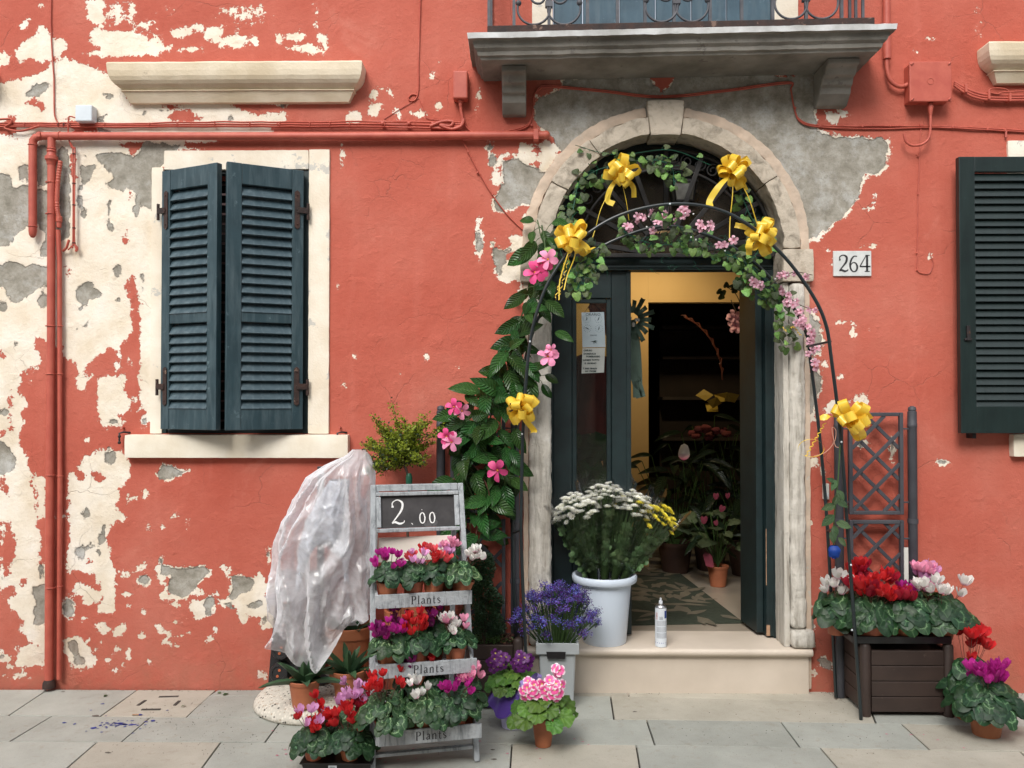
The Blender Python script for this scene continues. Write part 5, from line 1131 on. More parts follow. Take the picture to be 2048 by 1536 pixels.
def cyclamen(label, base, colours, R_=.085, H=.06, nl=38, nf=10, rt=.048, ph=.100, seed=1, fh=.075, lsz=.060, light=False, group='potted cyclamens', fs=.032, tilt=None, fspread=.75, squash=.85, potvis=True):
    r = random.Random(seed); base = Vector(base); t = thing('potted_cyclamen', label, 'potted plant', base, group)
    pot(t, base, rt, rt*.74, ph, tilt=tilt)
    top = base + Vector((0,0,ph*.9)); sm = MB(); pool = CYL2 if light else CYL
    for i in range(nl):
        a = r.uniform(0, 2*math.pi) if i % 3 else r.uniform(math.pi*1.05, math.pi*1.95); q = math.sqrt(r.uniform(.03, 1)); 
        d = Vector((math.cos(a), math.sin(a)*squash, 0)); p = top + d*R_*q + Vector((0,0,.012 + H*(1-q**2.2) + r.uniform(-.012,.012) + .004))
        nrm = Vector((d.x*q*1.3, d.y*q*1.3 - .35, .9 - q*.45)) + Vector((r.uniform(-.35,.35), r.uniform(-.3,.2), r.uniform(-.2,.3)))
        tip = d*(.6) + Vector((r.uniform(-.5,.5), r.uniform(-.4,.2), -.15 - q*.45)); s = lsz*r.uniform(.72,1.2)
        M = frame(p - tip.normalized()*s*.42, tip, nrm, s); inst(pool[r.randrange(len(pool))], 'leaf', t, M)
        e = top + Vector((r.uniform(-.015,.015), r.uniform(-.015,.015), -.01)); mid = (p+e)/2 + Vector((0,0,.02)); sm.tube([e, mid, p - tip.normalized()*s*.3], .0013, 4, cap=False)
    nfl = MB()
    for i in range(nf):
        a = r.uniform(0, 2*math.pi); q = math.sqrt(r.uniform(0, 1))*fspread; c = colours[i % len(colours)]
        p = top + Vector((math.cos(a)*R_*q, math.sin(a)*R_*q*squash - .01, H + fh*r.uniform(.25,1.35) - .01*q)); s = fs*r.uniform(.72,1.12)
        lean = Vector((math.cos(a)*.4*q + r.uniform(-.25,.25), math.sin(a)*.4*q - .15 + r.uniform(-.2,.2), 1)).normalized(); side = perp(lean)
        M = Matrix.Translation(p) @ lean.to_track_quat('Z', 'Y').to_matrix().to_4x4() @ Matrix.Rotation(r.uniform(0,6.28), 4, 'Z') @ Matrix.Scale(s, 4)
        inst(CYF[c][r.randrange(4)], 'flower', t, M)
        e = top + Vector((r.uniform(-.012,.012), r.uniform(-.012,.012), 0)); m_ = e.lerp(p, .6) + Vector((0,0,.012)); nfl.tube([e, m_, p + Vector((0,0,.004)), p - lean*.0], .0014, 4, cap=False)
    sm.build('leaf_stems', 'stem_green', t, kind='stuff'); nfl.build('flower_stems', 'stem_red', t, kind='stuff')
    return t
# ------------------------------------------------------------------ plant ladder with price board
stone_streak('whitewashed_wood', (.36,.385,.40), (.15,.165,.175), (.50,.52,.53), (30,30,4), .003)
A_, B_ = G(745, 1542), G(953, 1522); lc_ = (A_+B_)/2; lrot = math.atan2((B_-A_).y, (B_-A_).x); hw = (B_-A_).length/2
lad = thing('plant_ladder', 'whitewashed wooden ladder stand with three Plants shelves and a chalk price board', 'plant stand', lc_, None, lrot)
LZ = 1.2; lean = lambda z: .34*z/LZ
def lx(u, z): return u*(hw - .020*z/LZ)
def LW(x, y, z): return Vector((lc_.x + x*math.cos(lrot) - y*math.sin(lrot), lc_.y + x*math.sin(lrot) + y*math.cos(lrot), z))
def lbar(a, b, w, h, name, up=(0,1,0)):
    mb = MB(); mb.bar(a, b, w, h, up=Vector(up)); return mb.build(name, 'whitewashed_wood', lad, local=True, bevel=.0025)
for u in (-1, 1):
    lbar((lx(u,0), 0, 0), (lx(u,LZ), lean(LZ), LZ), .024, .040, 'front_leg')
    lbar((lx(u*.90,0), .60, 0), (lx(u*.90,LZ), lean(LZ)+.045, LZ-.03), .022, .030, 'rear_leg')
lbar((lx(-1,.06)+.013, lean(.06), .06), (lx(1,.06)-.013, lean(.06), .06), .014, .030, 'crossbar'); lbar((lx(-.9,.1)+.012, .555, .1), (lx(.9,.1)-.012, .555, .1), .014, .030, 'crossbar')
lbar((lx(-1,LZ-.012)+.013, lean(LZ-.012), LZ-.012), (lx(1,LZ-.012)-.013, lean(LZ-.012), LZ-.012), .030, .024, 'top_rail')
# price board
mat('chalkboard', (.028,.026,.027), (.045,.042,.043), rough=.75, scale=18, spots=(9, .62, (.075,.07,.072))); mat('chalk', (.80,.80,.78), (.55,.55,.54), rough=.9, scale=220, lo=.38, hi=.5)
def LPl(x, z, off): return Vector((x, lean(z)+off, z))
z0b, z1b = .985, 1.165; pb = bpy.data.objects.new('price_board', None); COL.objects.link(pb); pb.parent = lad
def pbar(a, b, w, name):
    mb = MB(); mb.bar(a, b, w, .018, up=Vector((0,1,0))); return mb.build(name, 'whitewashed_wood', pb, local=True, bevel=.002)
xb_ = lx(1,1.1)-.014
pbar(LPl(-xb_, z1b-.01, -.022), LPl(xb_, z1b-.01, -.022), .022, 'frame_bar') if False else None
for zz_ in (z0b+.011, z1b-.004):
    mb = MB(); mb.bar(LPl(-xb_, zz_, -.014), LPl(xb_, zz_, -.014), .016, .024, up=Vector((0,1,0))); mb.build('frame_bar', 'whitewashed_wood', pb, local=True, bevel=.002)
for u in (-1, 1):
    mb = MB(); mb.bar(LPl(u*(xb_-.011), z0b+.024, -.0135), LPl(u*(xb_-.011), z1b-.017, -.0135), .022, .016, up=Vector((0,1,0))); mb.build('frame_bar', 'whitewashed_wood', pb, local=True, bevel=.002)
mb = MB(); a0, a1 = LPl(-xb_+.02, z0b+.02, -.006), LPl(xb_-.02, z1b-.012, -.006)
mb.hexa([Vector((a0.x,a0.y,a0.z)), Vector((a1.x,a0.y,a0.z)), Vector((a1.x,a0.y+.006,a0.z)), Vector((a0.x,a0.y+.006,a0.z)), Vector((a0.x,a1.y,a1.z)), Vector((a1.x,a1.y,a1.z)), Vector((a1.x,a1.y+.006,a1.z)), Vector((a0.x,a1.y+.006,a1.z))]); mb.build('slate', 'chalkboard', pb, local=True)
def on_board(q): return Vector((q.x, lean(q.z)-.0075, q.z))
mb = MB(); strokes(mb, DG['2'], -.130, 1.020, .112, 0, on_board, .68); mb.build('chalk_digit', 'chalk', pb, local=True)
mb = MB(); strokes(mb, [([(.0,.0),(.03,.03)], [.12,.12])], -.030, 1.020, .08, 0, on_board); strokes(mb, [([(.0,.0),(.02,.02)], [.06,.06])], .018, 1.083, .08, 0, on_board); mb.build('chalk_dot', 'chalk', pb, local=True)
for x_ in (.005, .052):
    mb = MB(); strokes(mb, DG['0'], x_, 1.022, .052, 0, on_board); mb.build('chalk_digit', 'chalk', pb, local=True)
# trays
PL = {'P': ([([(.12,0),(.12,1)], [.16,.16]), ([(.0,.98),(.34,1.0),(.52,.86),(.5,.62),(.32,.52),(.14,.52)], [.05,.05,.14,.16,.06,.04]), ([(.0,.02),(.28,.02)], [.05,.05])], .66),
      'l': ([([(.14,0),(.14,1.05)], [.14,.14]), ([(.02,.02),(.28,.02)], [.05,.05]), ([(.02,1.03),(.14,1.03)], [.05,.05])], .36),
      'a': ([([(.08,.55),(.2,.66),(.36,.6),(.38,.4),(.38,.06)], [.06,.08,.12,.14,.13]), ([(.38,.38),(.14,.32),(.05,.16),(.16,.02),(.38,.16)], [.05,.06,.14,.08,.05]), ([(.38,.04),(.52,.04)], [.06,.06])], .56),
      'n': ([([(.12,0),(.12,.64)], [.13,.13]), ([(.12,.5),(.3,.66),(.46,.55),(.46,0)], [.05,.08,.13,.13]), ([(.0,.02),(.24,.02)], [.05,.05]), ([(.34,.02),(.58,.02)], [.05,.05])], .66),
      't': ([([(.16,.9),(.16,.14),(.24,.02),(.38,.08)], [.1,.13,.1,.05]), ([(.02,.62),(.36,.62)], [.06,.06])], .44),
      's': ([([(.38,.52),(.22,.65),(.07,.52),(.2,.36),(.38,.2),(.24,.01),(.05,.14)], [.05,.07,.12,.13,.12,.07,.05])], .46)}
mat('stencil_ink', (.035,.035,.038), (.10,.10,.105), rough=.8, scale=90, lo=.30, hi=.42)
TR = []
for zt_, fy in ((.735, -.105), (.455, -.125), (.200, -.145)):
    tr = bpy.data.objects.new('shelf', None); COL.objects.link(tr); tr.parent = lad
    y0_ = lean(zt_) + fy; bh = .062; x0_ = lx(1, zt_) - .003
    mb = MB(); mb.box(-x0_+.012, x0_+.012, y0_-.006, y0_+.006, zt_-bh, zt_); mb.build('front_board', 'whitewashed_wood', tr, local=True, bevel=.002)
    for k in range(3):
        yy = y0_+.010+k*.066; mb = MB(); mb.box(-x0_+.018, x0_-.016, yy, yy+.060, zt_-bh, zt_-bh+.008); mb.build('slat', 'whitewashed_wood', tr, local=True, bevel=.001)
    for u in (-1, 1):
        mb = MB(); xs_ = u*(x0_-.008); mb.hexa([Vector(q) for q in ((xs_-.006,y0_+.007,zt_-bh),(xs_+.006,y0_+.007,zt_-bh),(xs_+.006,y0_+.20,zt_-bh),(xs_-.006,y0_+.20,zt_-bh),(xs_-.006,y0_+.007,zt_-.004),(xs_+.006,y0_+.007,zt_-.004),(xs_+.006,y0_+.20,zt_+.06),(xs_-.006,y0_+.20,zt_+.06))]); mb.build('side_board', 'whitewashed_wood', tr, local=True, bevel=.002)
    mb = MB(); x_ = -.052
    for ch in 'Plants':
        g_, ad = PL[ch]; strokes(mb, g_, x_, zt_-.048, .036, y0_-.0072); x_ += ad*.036 + .004
    mb.build('stencil_lettering', 'stencil_ink', tr, local=True)
    TR.append((zt_-bh+.009, y0_))
cy_n = [0]
def shelf_plant(row, px, label, cols, back=.055, **k):
    z, y0_ = TR[row]; yl_ = y0_ + back
    # solve local x so that the plant lands at picture x = px
    best = min(np.linspace(-.3, .3, 241), key=lambda x_: abs(float(proj(np.array([LW(x_, yl_, z+.1)]))[0][0]) - px))
    cy_n[0] += 1
    return cyclamen(label, LW(float(best), yl_, z), cols, seed=40+cy_n[0]*7, **k)
shelf_plant(0, 776, 'magenta flowered cyclamen at the left end of the top ladder shelf', ['magenta'], R_=.085, H=.07, nf=13, fspread=.8, fh=.05)
shelf_plant(0, 826, 'cyclamen with few lilac and coral flowers, second from left on top shelf', ['lilac','coral','lilac'], R_=.08, H=.065, nf=8, fh=.055)
shelf_plant(0, 868, 'coral red flowered cyclamen in the middle of the top ladder shelf', ['coral','coral','hot' if 0 else 'red'], R_=.085, H=.075, nf=14, fh=.06)
shelf_plant(0, 893, 'pale pink cyclamen behind the coral one on the top ladder shelf', ['pink','lilac'], back=.12, R_=.07, H=.10, nf=12, fh=.06)
shelf_plant(0, 918, 'white cyclamen in a tilted pot at the right end of the top shelf', ['white'], R_=.10, H=.06, nf=0, light=True, tilt=Matrix.Rotation(R(14), 3, 'Y'))
shelf_plant(1, 778, 'dark magenta cyclamen with marbled leaves at the left of the middle shelf', ['magenta','darkmagenta','magenta'], R_=.095, H=.065, nf=16, light=True, fh=.05)
shelf_plant(1, 836, 'bright red cyclamen in the middle of the middle ladder shelf', ['red'], R_=.085, H=.065, nf=15, fh=.07)
shelf_plant(1, 911, 'white cyclamen flushed pink at the right end of the middle shelf', ['white','white','pink'], R_=.085, H=.065, nf=15, fh=.065)
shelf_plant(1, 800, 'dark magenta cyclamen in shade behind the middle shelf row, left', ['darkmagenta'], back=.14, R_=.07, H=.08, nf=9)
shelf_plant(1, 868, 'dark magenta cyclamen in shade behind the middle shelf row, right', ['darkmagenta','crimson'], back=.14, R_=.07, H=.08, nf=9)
shelf_plant(2, 772, 'red cyclamen spilling over the left end of the bottom ladder shelf', ['red'], R_=.115, H=.10, nf=17, nl=64, fh=.085, light=True, lsz=.062, squash=1.1, ph=.085)
shelf_plant(2, 848, 'white flowered cyclamen with lime marbled leaves on the bottom shelf', ['white'], R_=.115, H=.09, nf=7, nl=68, fh=.06, light=True, lsz=.065, squash=1.1, ph=.085)
shelf_plant(2, 912, 'bright pink magenta cyclamen near the right end of the bottom shelf', ['magenta'], R_=.105, H=.085, nf=9, nl=60, fh=.055, lsz=.058, squash=1.1, ph=.085)
shelf_plant(2, 938, 'pale pink cyclamen at the far right end of the bottom shelf', ['pink'], back=.11, R_=.075, H=.11, nf=11, fh=.07)
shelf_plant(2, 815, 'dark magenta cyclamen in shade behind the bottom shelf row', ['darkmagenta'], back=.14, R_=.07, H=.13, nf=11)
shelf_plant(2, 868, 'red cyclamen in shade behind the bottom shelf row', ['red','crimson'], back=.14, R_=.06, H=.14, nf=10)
# white bloom heads of the tilted plant lean out past the shelf
cyclamen('white cyclamen with few blooms leaning out beyond the top shelf', W(950, 1182, -.60) - Vector((0,0,.0)), ['white'], R_=.07, H=.05, nl=16, nf=8, seed=402, light=True, fh=.06, ph=.07) if False else None
tp_ = [o for o in COL.objects if o.get('label', '').startswith('white cyclamen in a tilted')][0]
rr = random.Random(5); sm = MB()
for i in range(9):
    p = W(937 + rr.random()*32, 1098 + rr.random()*22, -.72); M = Matrix.Translation(p) @ Euler((rr.uniform(-.5,.3), rr.uniform(-.4,.5), rr.uniform(0,6))).to_matrix().to_4x4() @ Matrix.Scale(.031*rr.uniform(.85,1.2), 4)
    inst(CYF['white'][i % 4], 'flower', tp_, M); e = W(925, 1150, -.70); sm.tube([e, e.lerp(p, .6)+Vector((0,0,.015)), p], .0014, 4)
sm.build('long_stems', 'stem_red', tp_, kind='stuff')
# white card behind the top row
cd = thing('cream_board', 'plain cream board propped behind the top shelf flowers', 'board', W(826, 1100, -.52))
mat('cream_card', (.86,.82,.72), (.8,.76,.66), rough=.6)
mb = MB(); P = [W(757,1125,-.70), W(903,1117,-.67), W(903,1070,-.67), W(757,1076,-.70)]; mb.hexa([P[0],P[1],P[1]+Vector((0,.006,0)),P[0]+Vector((0,.006,0)),P[3],P[2],P[2]+Vector((0,.006,0)),P[3]+Vector((0,.006,0))]); mb.build('panel', 'cream_card', cd, bevel=.001)
# black tray of cyclamens on the pavement
mat('black_plastic', (.012,.012,.013), (.02,.02,.021), rough=.35, bmp=.1)
bt = thing('black_tray', 'black plastic tray with a barcode sticker on the pavement, bottom left', 'tray', W(672, 1520, -1.0))
g0, g1 = G(602, 1552), G(742, 1552); tx0, tx1, ty = g0.x, g1.x, g0.y
mb = MB(); mb.hexa([Vector(q) for q in ((tx0+.012,ty+.01,.002),(tx1-.012,ty+.01,.002),(tx1-.012,ty+.20,.002),(tx0+.012,ty+.20,.002),(tx0,ty,.055),(tx1,ty,.055),(tx1,ty+.21,.055),(tx0,ty+.21,.055))]); mb.build('tray_body', 'black_plastic', bt, bevel=.004)
mb = MB(); mb.box(tx0-.006, tx1+.006, ty-.006, ty+.216, .050, .0565); mb.build('rim', 'black_plastic', bt, bevel=.002)
mb = MB(); sx_ = W(665, 1520, ty).x; mb.hexa([Vector(q) for q in ((sx_-.018,ty+.0035,.018),(sx_+.018,ty+.0035,.018),(sx_+.018,ty+.006,.018),(sx_-.018,ty+.006,.018),(sx_-.018,ty-.001,.045),(sx_+.018,ty-.001,.045),(sx_+.018,ty+.002,.045),(sx_-.018,ty+.002,.045))]); mb.build('sticker', 'box_white', bt)
mb = MB(); rr = random.Random(3); xx = sx_-.013
while xx < sx_+.012: w_ = rr.choice((.0006,.0012,.0018)); mb.add([(xx,ty+.0020,.026),(xx+w_,ty+.0020,.026),(xx+w_,ty-.0004,.040),(xx,ty-.0004,.040)], [(0,1,2,3)]); xx += w_ + rr.choice((.001,.0016))
mb.build('barcode', 'print_ink', bt)
TP = [(628, .04, ['red','red','lilac'], 'red and lilac cyclamen at the left of the black tray', 60, dict(nf=14)), (700, .04, ['red'], 'red cyclamen at the right front of the black tray', 61, dict(nf=10)),
      (655, .16, ['red','lilac'], 'cyclamen with lilac and red blooms at the back of the black tray', 62, dict(nf=9)), (728, .16, ['crimson','lilac','crimson'], 'crimson and lilac cyclamen at the back right of the black tray', 63, dict(nf=12, H=.09))]
for px, dy, cols, lb, sd_, kw in TP:
    x_ = W(px, 1480, ty+dy).x; cyclamen(lb, (x_, ty+dy, .057), cols, seed=sd_, R_=.105, H=kw.pop('H', .07), nl=44, lsz=.068, fh=.085, rt=.045, ph=.05, fs=.036, **kw)
cyclamen('tall lilac cyclamen between the tray and the ladder foot', (W(722, 1440, -.86).x, -.86, .0), ['lilac'], R_=.12, H=.12, nl=48, nf=12, seed=77, fh=.10, fspread=1.0, ph=.12, rt=.055, light=True)
# ------------------------------------------------------------------ planters with trellis
mat('planter_brown', (.045,.028,.022), (.032,.020,.016), rough=.55, scale=6, bmp=.35, bscale=90, spots=(28, .67, (.075,.052,.042)))
mat('trellis_grey', (.060,.062,.072), (.042,.043,.052), rough=.55, scale=9, bmp=.25, bscale=60, spots=(40, .7, (.12,.12,.13)))
def planter(label, x0, x1, y0, y1, h, tlabel, tx0, tx1, ty, tz):
    t = thing('planter_box', label, 'planter', ((x0+x1)/2, y0, 0), 'brown slatted planter boxes'); r = .026; k = 4
    for a, b in ((x0+r, y0+r), (x1-r, y0+r), (x0+r, y1-r), (x1-r, y1-r)):
        mb = MB(); mb.lathe([(r,0),(r,h-.012),(r*.85,h-.002),(r*.45,h+.005)], (a,b,0), 14); mb.build('corner_post', 'planter_brown', t, smooth=40)
    zz = np.linspace(.022, h-.03, k+1)
    for i in range(k):
        for (a0, a1, b0, b1) in ((x0+2*r+.0005, x1-2*r-.0005, y0+.012, y0+.034), (x0+2*r+.0005, x1-2*r-.0005, y1-.034, y1-.012), (x0+.012, x0+.034, y0+2*r, y1-2*r), (x1-.034, x1-.012, y0+2*r, y1-2*r)):
            mb = MB(); mb.box(a0, a1, b0, b1, zz[i]+.0015, zz[i+1]-.0015); mb.build('plank', 'planter_brown', t, bevel=.0035)
    mb = MB(); mb.box(x0+.035, x1-.035, y0+.035, y1-.035, .03, h-.05); mb.build('soil', 'soil', t)
    q = thing('trellis', tlabel, 'trellis', ((tx0+tx1)/2, ty, 0), 'grey lattice trellises')
    for x_ in (tx0, tx1):
        mb = MB(); mb.lathe([(.024,0),(.024,tz-.115),(.0255,tz-.112),(.0255,tz-.10),(.024,tz-.097),(.024,tz-.03),(.0195,tz-.028),(.0195,tz-.024),(.022,tz-.02),(.019,tz-.006),(.008,tz)], (x_,ty,0), 16)
        for zc_ in (.62, .95): mb.lathe([(.0275,zc_-.012),(.0275,zc_+.012)], (x_,ty,0), 16)
        mb.build('post', 'trellis_grey', q, smooth=35)
    px0_, px1_ = tx0+.052, tx1-.052
    for z0_, z1_ in ((.985, tz-.035), (.33, .955)):
        f = bpy.data.objects.new('lattice_panel', None); COL.objects.link(f); f.parent = q
        for bb in ((px0_,px0_+.020,z0_,z1_),(px1_-.020,px1_,z0_,z1_),(px0_+.0205,px1_-.0205,z1_-.020,z1_),(px0_+.0205,px1_-.0205,z0_,z0_+.020)):
            mb = MB(); mb.box(bb[0], bb[1], ty-.013, ty+.013, bb[2], bb[3]); mb.build('frame_bar', 'trellis_grey', f, bevel=.003)
        a0, a1, c0, c1 = px0_+.018, px1_-.018, z0_+.018, z1_-.018; w_ = a1-a0; sp = w_*.66
        for sgn, dy in ((1,-.005), (-1,.005)):
            s_ = -3*sp
            while s_ < (c1-c0)+w_:
                # line z = c0 + s + sgn*(x-a0) (or mirrored)
                P = []
                for xx in (a0, a1):
                    z_ = c0 + s_ + (xx-a0 if sgn > 0 else a1-xx); P.append([xx, z_])
                (xa, za), (xb, zb) = P
                def clipz(xa, za, xb, zb):
                    for lo_, hi_ in ((c0, c1),):
                        pts = []
                        for (u, w1), (u2, w2) in (((xa,za),(xb,zb)), ((xb,zb),(xa,za))):
                            if w1 < lo_: tt = (lo_-w1)/(w2-w1) if w2 != w1 else 9; u, w1 = u+(u2-u)*tt, lo_
                            if w1 > hi_: tt = (hi_-w1)/(w2-w1) if w2 != w1 else 9; u, w1 = u+(u2-u)*tt, hi_
                            pts.append((u, w1))
                        return pts
                if max(za, zb) > c0+.02 and min(za, zb) < c1-.02:
                    (u1, v1), (u2, v2) = clipz(xa, za, xb, zb)
                    if math.hypot(u2-u1, v2-v1) > .03:
                        mb = MB(); mb.bar((u1, ty+dy, v1), (u2, ty+dy, v2), .019, .009, up=Vector((0,1,0))); mb.build('lath', 'trellis_grey', f, bevel=.001)
                s_ += sp*1.0
        for zc_ in (z0_+(z1_-z0_)*.12, z0_+(z1_-z0_)*.84):
            for a, b in ((tx0+.02, px0_), (px1_, tx1-.02)): mb = MB(); mb.bar((a, ty, zc_), (b, ty, zc_), .014, .008); mb.build('connector', 'trellis_grey', f, bevel=.001)
    return t
rp0 = G(1725, 1435); rp1 = G(1911, 1435)
planter('brown slatted planter box right of the door carrying a tray of cyclamens', rp0.x, rp1.x, rp0.y, -.04, .365, 'dark grey lattice trellis with knobbed posts right of the door', X(1676,-.07), X(1823,-.07), -.075, Z(812,-.075))
lp1 = G(1046, 1422)
planter('brown slatted planter box left of the door, half hidden behind the ladder', lp1.x-.50, lp1.x, lp1.y, -.04, .365, 'dark grey lattice trellis overgrown by the pink flowered climber', X(882,-.07), X(1030,-.07), -.075, Z(811,-.075))

# ------------------------------------------------------------------ garden arch
mat('arch_tube', (.014,.022,.024), (.010,.015,.017), rough=.3, spec=.6)
ga = thing('garden_arch', 'slender black metal garden arch standing in front of the shop door', 'garden arch', G(1385, 1400))
yf, yb_ = -.40, -.12
def PWL(pts, y): return [W(a, b, y) for a, b in pts]
fr_pts = [(1060,1432),(1052,1310),(1043,1100),(1043,980),(1047,840),(1058,700),(1075,620),(1105,550),(1160,480),(1240,430),(1340,408),(1430,417),(1500,452),(1570,515),(1625,590),(1652,650),(1663,720),(1682,880),(1700,1130),(1722,1433)]
P = smoothpath(PWL(fr_pts, yf), 6); P[0].z = max(P[0].z, 0); P[-1].z = 0
mb = MB(); mb.tube(P, .0088, 10); mb.build('front_hoop', 'arch_tube', ga, smooth=60)
bk_pts = [(1034,1390),(1028,1200),(1026,1000),(1034,850),(1046,740),(1075,640),(1120,570),(1185,505),(1260,468),(1335,452),(1410,468),(1475,500),(1530,545),(1580,605),(1612,665),(1622,730),(1640,880),(1655,1060),(1672,1395)]
P2 = smoothpath(PWL(bk_pts, yb_), 6)
mb = MB(); mb.tube(P2, .0088, 10); mb.build('rear_hoop', 'arch_tube', ga, smooth=60)
for (a, b), (c, d) in (((1661,683),(1614,693)), ((1050,770),(1044,790)), ((1340,408),(1335,452)), ((1530,480),(1497,515)), ((1140,500),(1160,527)), ((1692,1050),(1654,1062)), ((1043,1060),(1026,1066))):
    mb = MB(); mb.tube([W(a, b, yf), W(c, d, yb_)], .0065, 8); mb.build('cross_tube', 'arch_tube', ga, smooth=60)
for a, b in ((1060,683),(1044,868),(1683,884),(1702,1130),(1340,408),(1704,1260)):
    mb = MB(); mb.sphere(W(a, b, yf-.010), .0055, 8); mb.build('bolt', 'box_white', ga, smooth=60)

# ------------------------------------------------------------------ climbing plants
def vine(name, label, path, y, width, n, meshes, size, seed, stem_r=.003, mt='stem_green', droop=.5, group=None, cat='vine', parent=None, mind=.02, mats=None, face=1.0, yj=.03, radial=.5):
    r = random.Random(seed); P = smoothpath([W(p[0], p[1], p[2] if len(p) > 2 else y) for p in path], 8)
    t = parent or thing(name, label, cat, P[0], group)
    mb = MB(); Q = [q + Vector((fnoise(q,9)*.008, fnoise(q + Vector((3,0,0)),9)*.008, 0)) for q in P]; mb.tube(Q, stem_r, 5)
    used = []; k = 0; tries = 0
    while k < n and tries < n*14:
        tries += 1
        i = r.randrange(len(P)-1); c = P[i].lerp(P[i+1], r.random()); wd = width(i/(len(P)-1)) if callable(width) else width
        a = r.uniform(0, 6.283); q = math.sqrt(r.random()); off = Vector((math.cos(a)*q*wd, r.uniform(-1,1)*yj, math.sin(a)*q*wd)); p = c + off
        if any((p-u).length < mind for u in used): continue
        used.append(p); k += 1
        tip = off.normalized()*radial + Vector((r.uniform(-.6,.6), r.uniform(-.35,.15), -droop + r.uniform(-.4,.4)))
        nrm = Vector((r.uniform(-.55,.55), -face, r.uniform(-.15,.85))); s = size*r.uniform(.55,1.15)
        M = frame(p, tip, nrm, s); inst(meshes[r.randrange(len(meshes))], 'leaf', t, M); mb.tube([c, (c+p)/2 + Vector((0,-.004,.006)), p], stem_r*.5, 4, cap=False)
    mb.build('stem', mt, t, smooth=60, kind='stuff'); return t
vw = lambda t: .055 if t < .45 else .115
md = vine('mandevilla_vine', 'climbing plant with big glossy leaves and pink trumpet flowers left of the door', [(925,1230),(945,1130),(965,1040),(940,980),(920,930),(965,880),(985,820),(1010,770),(1035,710),(1040,640),(1075,570),(1090,500),(1085,450)], -.17, .075, 60, VIN, .150, 11, .004, 'stem_green', .45, cat='climber', mind=.03, yj=.07)
vine('', '', [(900,860),(925,900),(915,960),(905,1000)], -.16, .055, 12, VIN, .15, 12, parent=md, mind=.05)
vine('', '', [(985,800),(935,840),(960,880),(990,930),(1010,900),(1000,840)], -.18, .075, 44, VIN, .155, 13, parent=md, mind=.03)
vine('', '', [(1000,930),(1010,980),(960,1000),(940,1050)], -.18, .06, 24, VIN, .145, 14, parent=md, mind=.03)
vine('', '', [(1085,560),(1060,620),(1025,690),(1010,740),(1080,760)], -.18, .06, 40, VIN, .145, 15, parent=md, mind=.03)
vine('', '', [(1075,440),(1085,480),(1110,520)], -.14, .04, 10, VIN, .13, 17, parent=md, mind=.045)
for (a, b, dx_, dy_, s_) in ((975,1001,-45,6,.15),(975,1001,48,22,.16),(955,1070,-34,28,.14),(962,1072,50,-4,.14),(955,1060,48,-20,.13),(905,958,-50,20,.15),(1110,665,38,14,.11),(1098,560,10,40,.1),(1050,725,38,45,.13),(930,840,-40,20,.12),(945,900,-18,40,.13),(985,1040,-10,55,.11),(1020,900,25,35,.12),(930,790,30,20,.11)):
    p = W(a, b, -.22); q = W(a+dx_, b+dy_, -.25); M = frame(p, q-p, Vector((.05,-1,.55)), s_); inst(VIN[1], 'leaf', md, M)
mb = MB(); mb.tube(smoothpath([W(955,1150,-.2), W(952,1070,-.22), W(965,1030,-.21), W(978,985,-.21), W(945,930,-.2), W(905,960,-.2)], 6), .0032, 5); mb.tube(smoothpath([W(700,1,0), W(700,1,0)], 1), .0001, 3) if False else None; mb.build('stem', 'stem_red', md, smooth=60)
FLM = {k: [flat_flower('petal_'+k, 5, .34, 1.0, .22, s, 'flower_eye_orange', .5, .13) for s in range(3)] for k in ('hotpink','mandpink')}
rr = random.Random(9)
for a, b, k, s_ in ((1070,545,'hotpink',.062),(1096,519,'mandpink',.058),(1085,535,'hotpink',.055),(1096,713,'mandpink',.058),(1102,700,'mandpink',.035),(908,814,'hotpink',.046),(924,822,'mandpink',.046),(893,873,'hotpink',.046),(903,884,'mandpink',.056),(995,941,'hotpink',.060)):
    p = W(a, b, -.27 - rr.random()*.02); nrm = Vector((rr.uniform(-.35,.35), -1, rr.uniform(-.1,.35))); inst(FLM[k][rr.randrange(3)], 'flower', md, frame(p, (rr.uniform(-1,1), 0, rr.uniform(-1,1)), nrm, s_))
# ivy and blossom garlands
iv = lambda t: .045
gl1 = vine('ivy_garland', 'artificial ivy garland wound around the upper rim of the fanlight', [(1150,560,-.16),(1120,500,-.16),(1140,450,-.12),(1150,400,-.06),(1165,360,-.05),(1210,335,-.05),(1290,320,-.05),(1340,330,-.05),(1350,370,-.05)], -.06, .050, 105, IVY, .056, 21, .0022, 'wire_green', .4, 'ivy garlands', 'garland', mind=.018)
vine('', '', [(1480,380,-.05),(1500,430,-.06),(1525,480,-.1),(1500,520,-.14),(1450,510,-.2)], -.06, .045, 50, IVY, .055, 22, .0022, 'wire_green', .4, parent=gl1, mind=.018)
vine('', '', [(1150,290,-.05),(1230,310,-.05),(1340,300,-.05),(1420,330,-.05)], -.05, .02, 9, IVY, .045, 23, .0018, 'wire_green', .4, parent=gl1, mind=.03)
gl2 = vine('ivy_garland', 'artificial ivy garland along the rear hoop of the garden arch', [(1235,455,-.14),(1280,480,-.14),(1330,490,-.14),(1390,480,-.14),(1440,500,-.14),(1490,525,-.15),(1540,570,-.15),(1570,600,-.14)], -.14, .045, 125, IVY, .050, 24, .0022, 'wire_green', .4, 'ivy garlands', 'garland', mind=.016)
vine('', '', [(1540,560,-.15),(1560,620,-.12),(1565,680,-.10),(1580,690,-.1)], -.12, .035, 28, IVY, .052, 27, .002, 'wire_green', .6, parent=gl2, mind=.02)
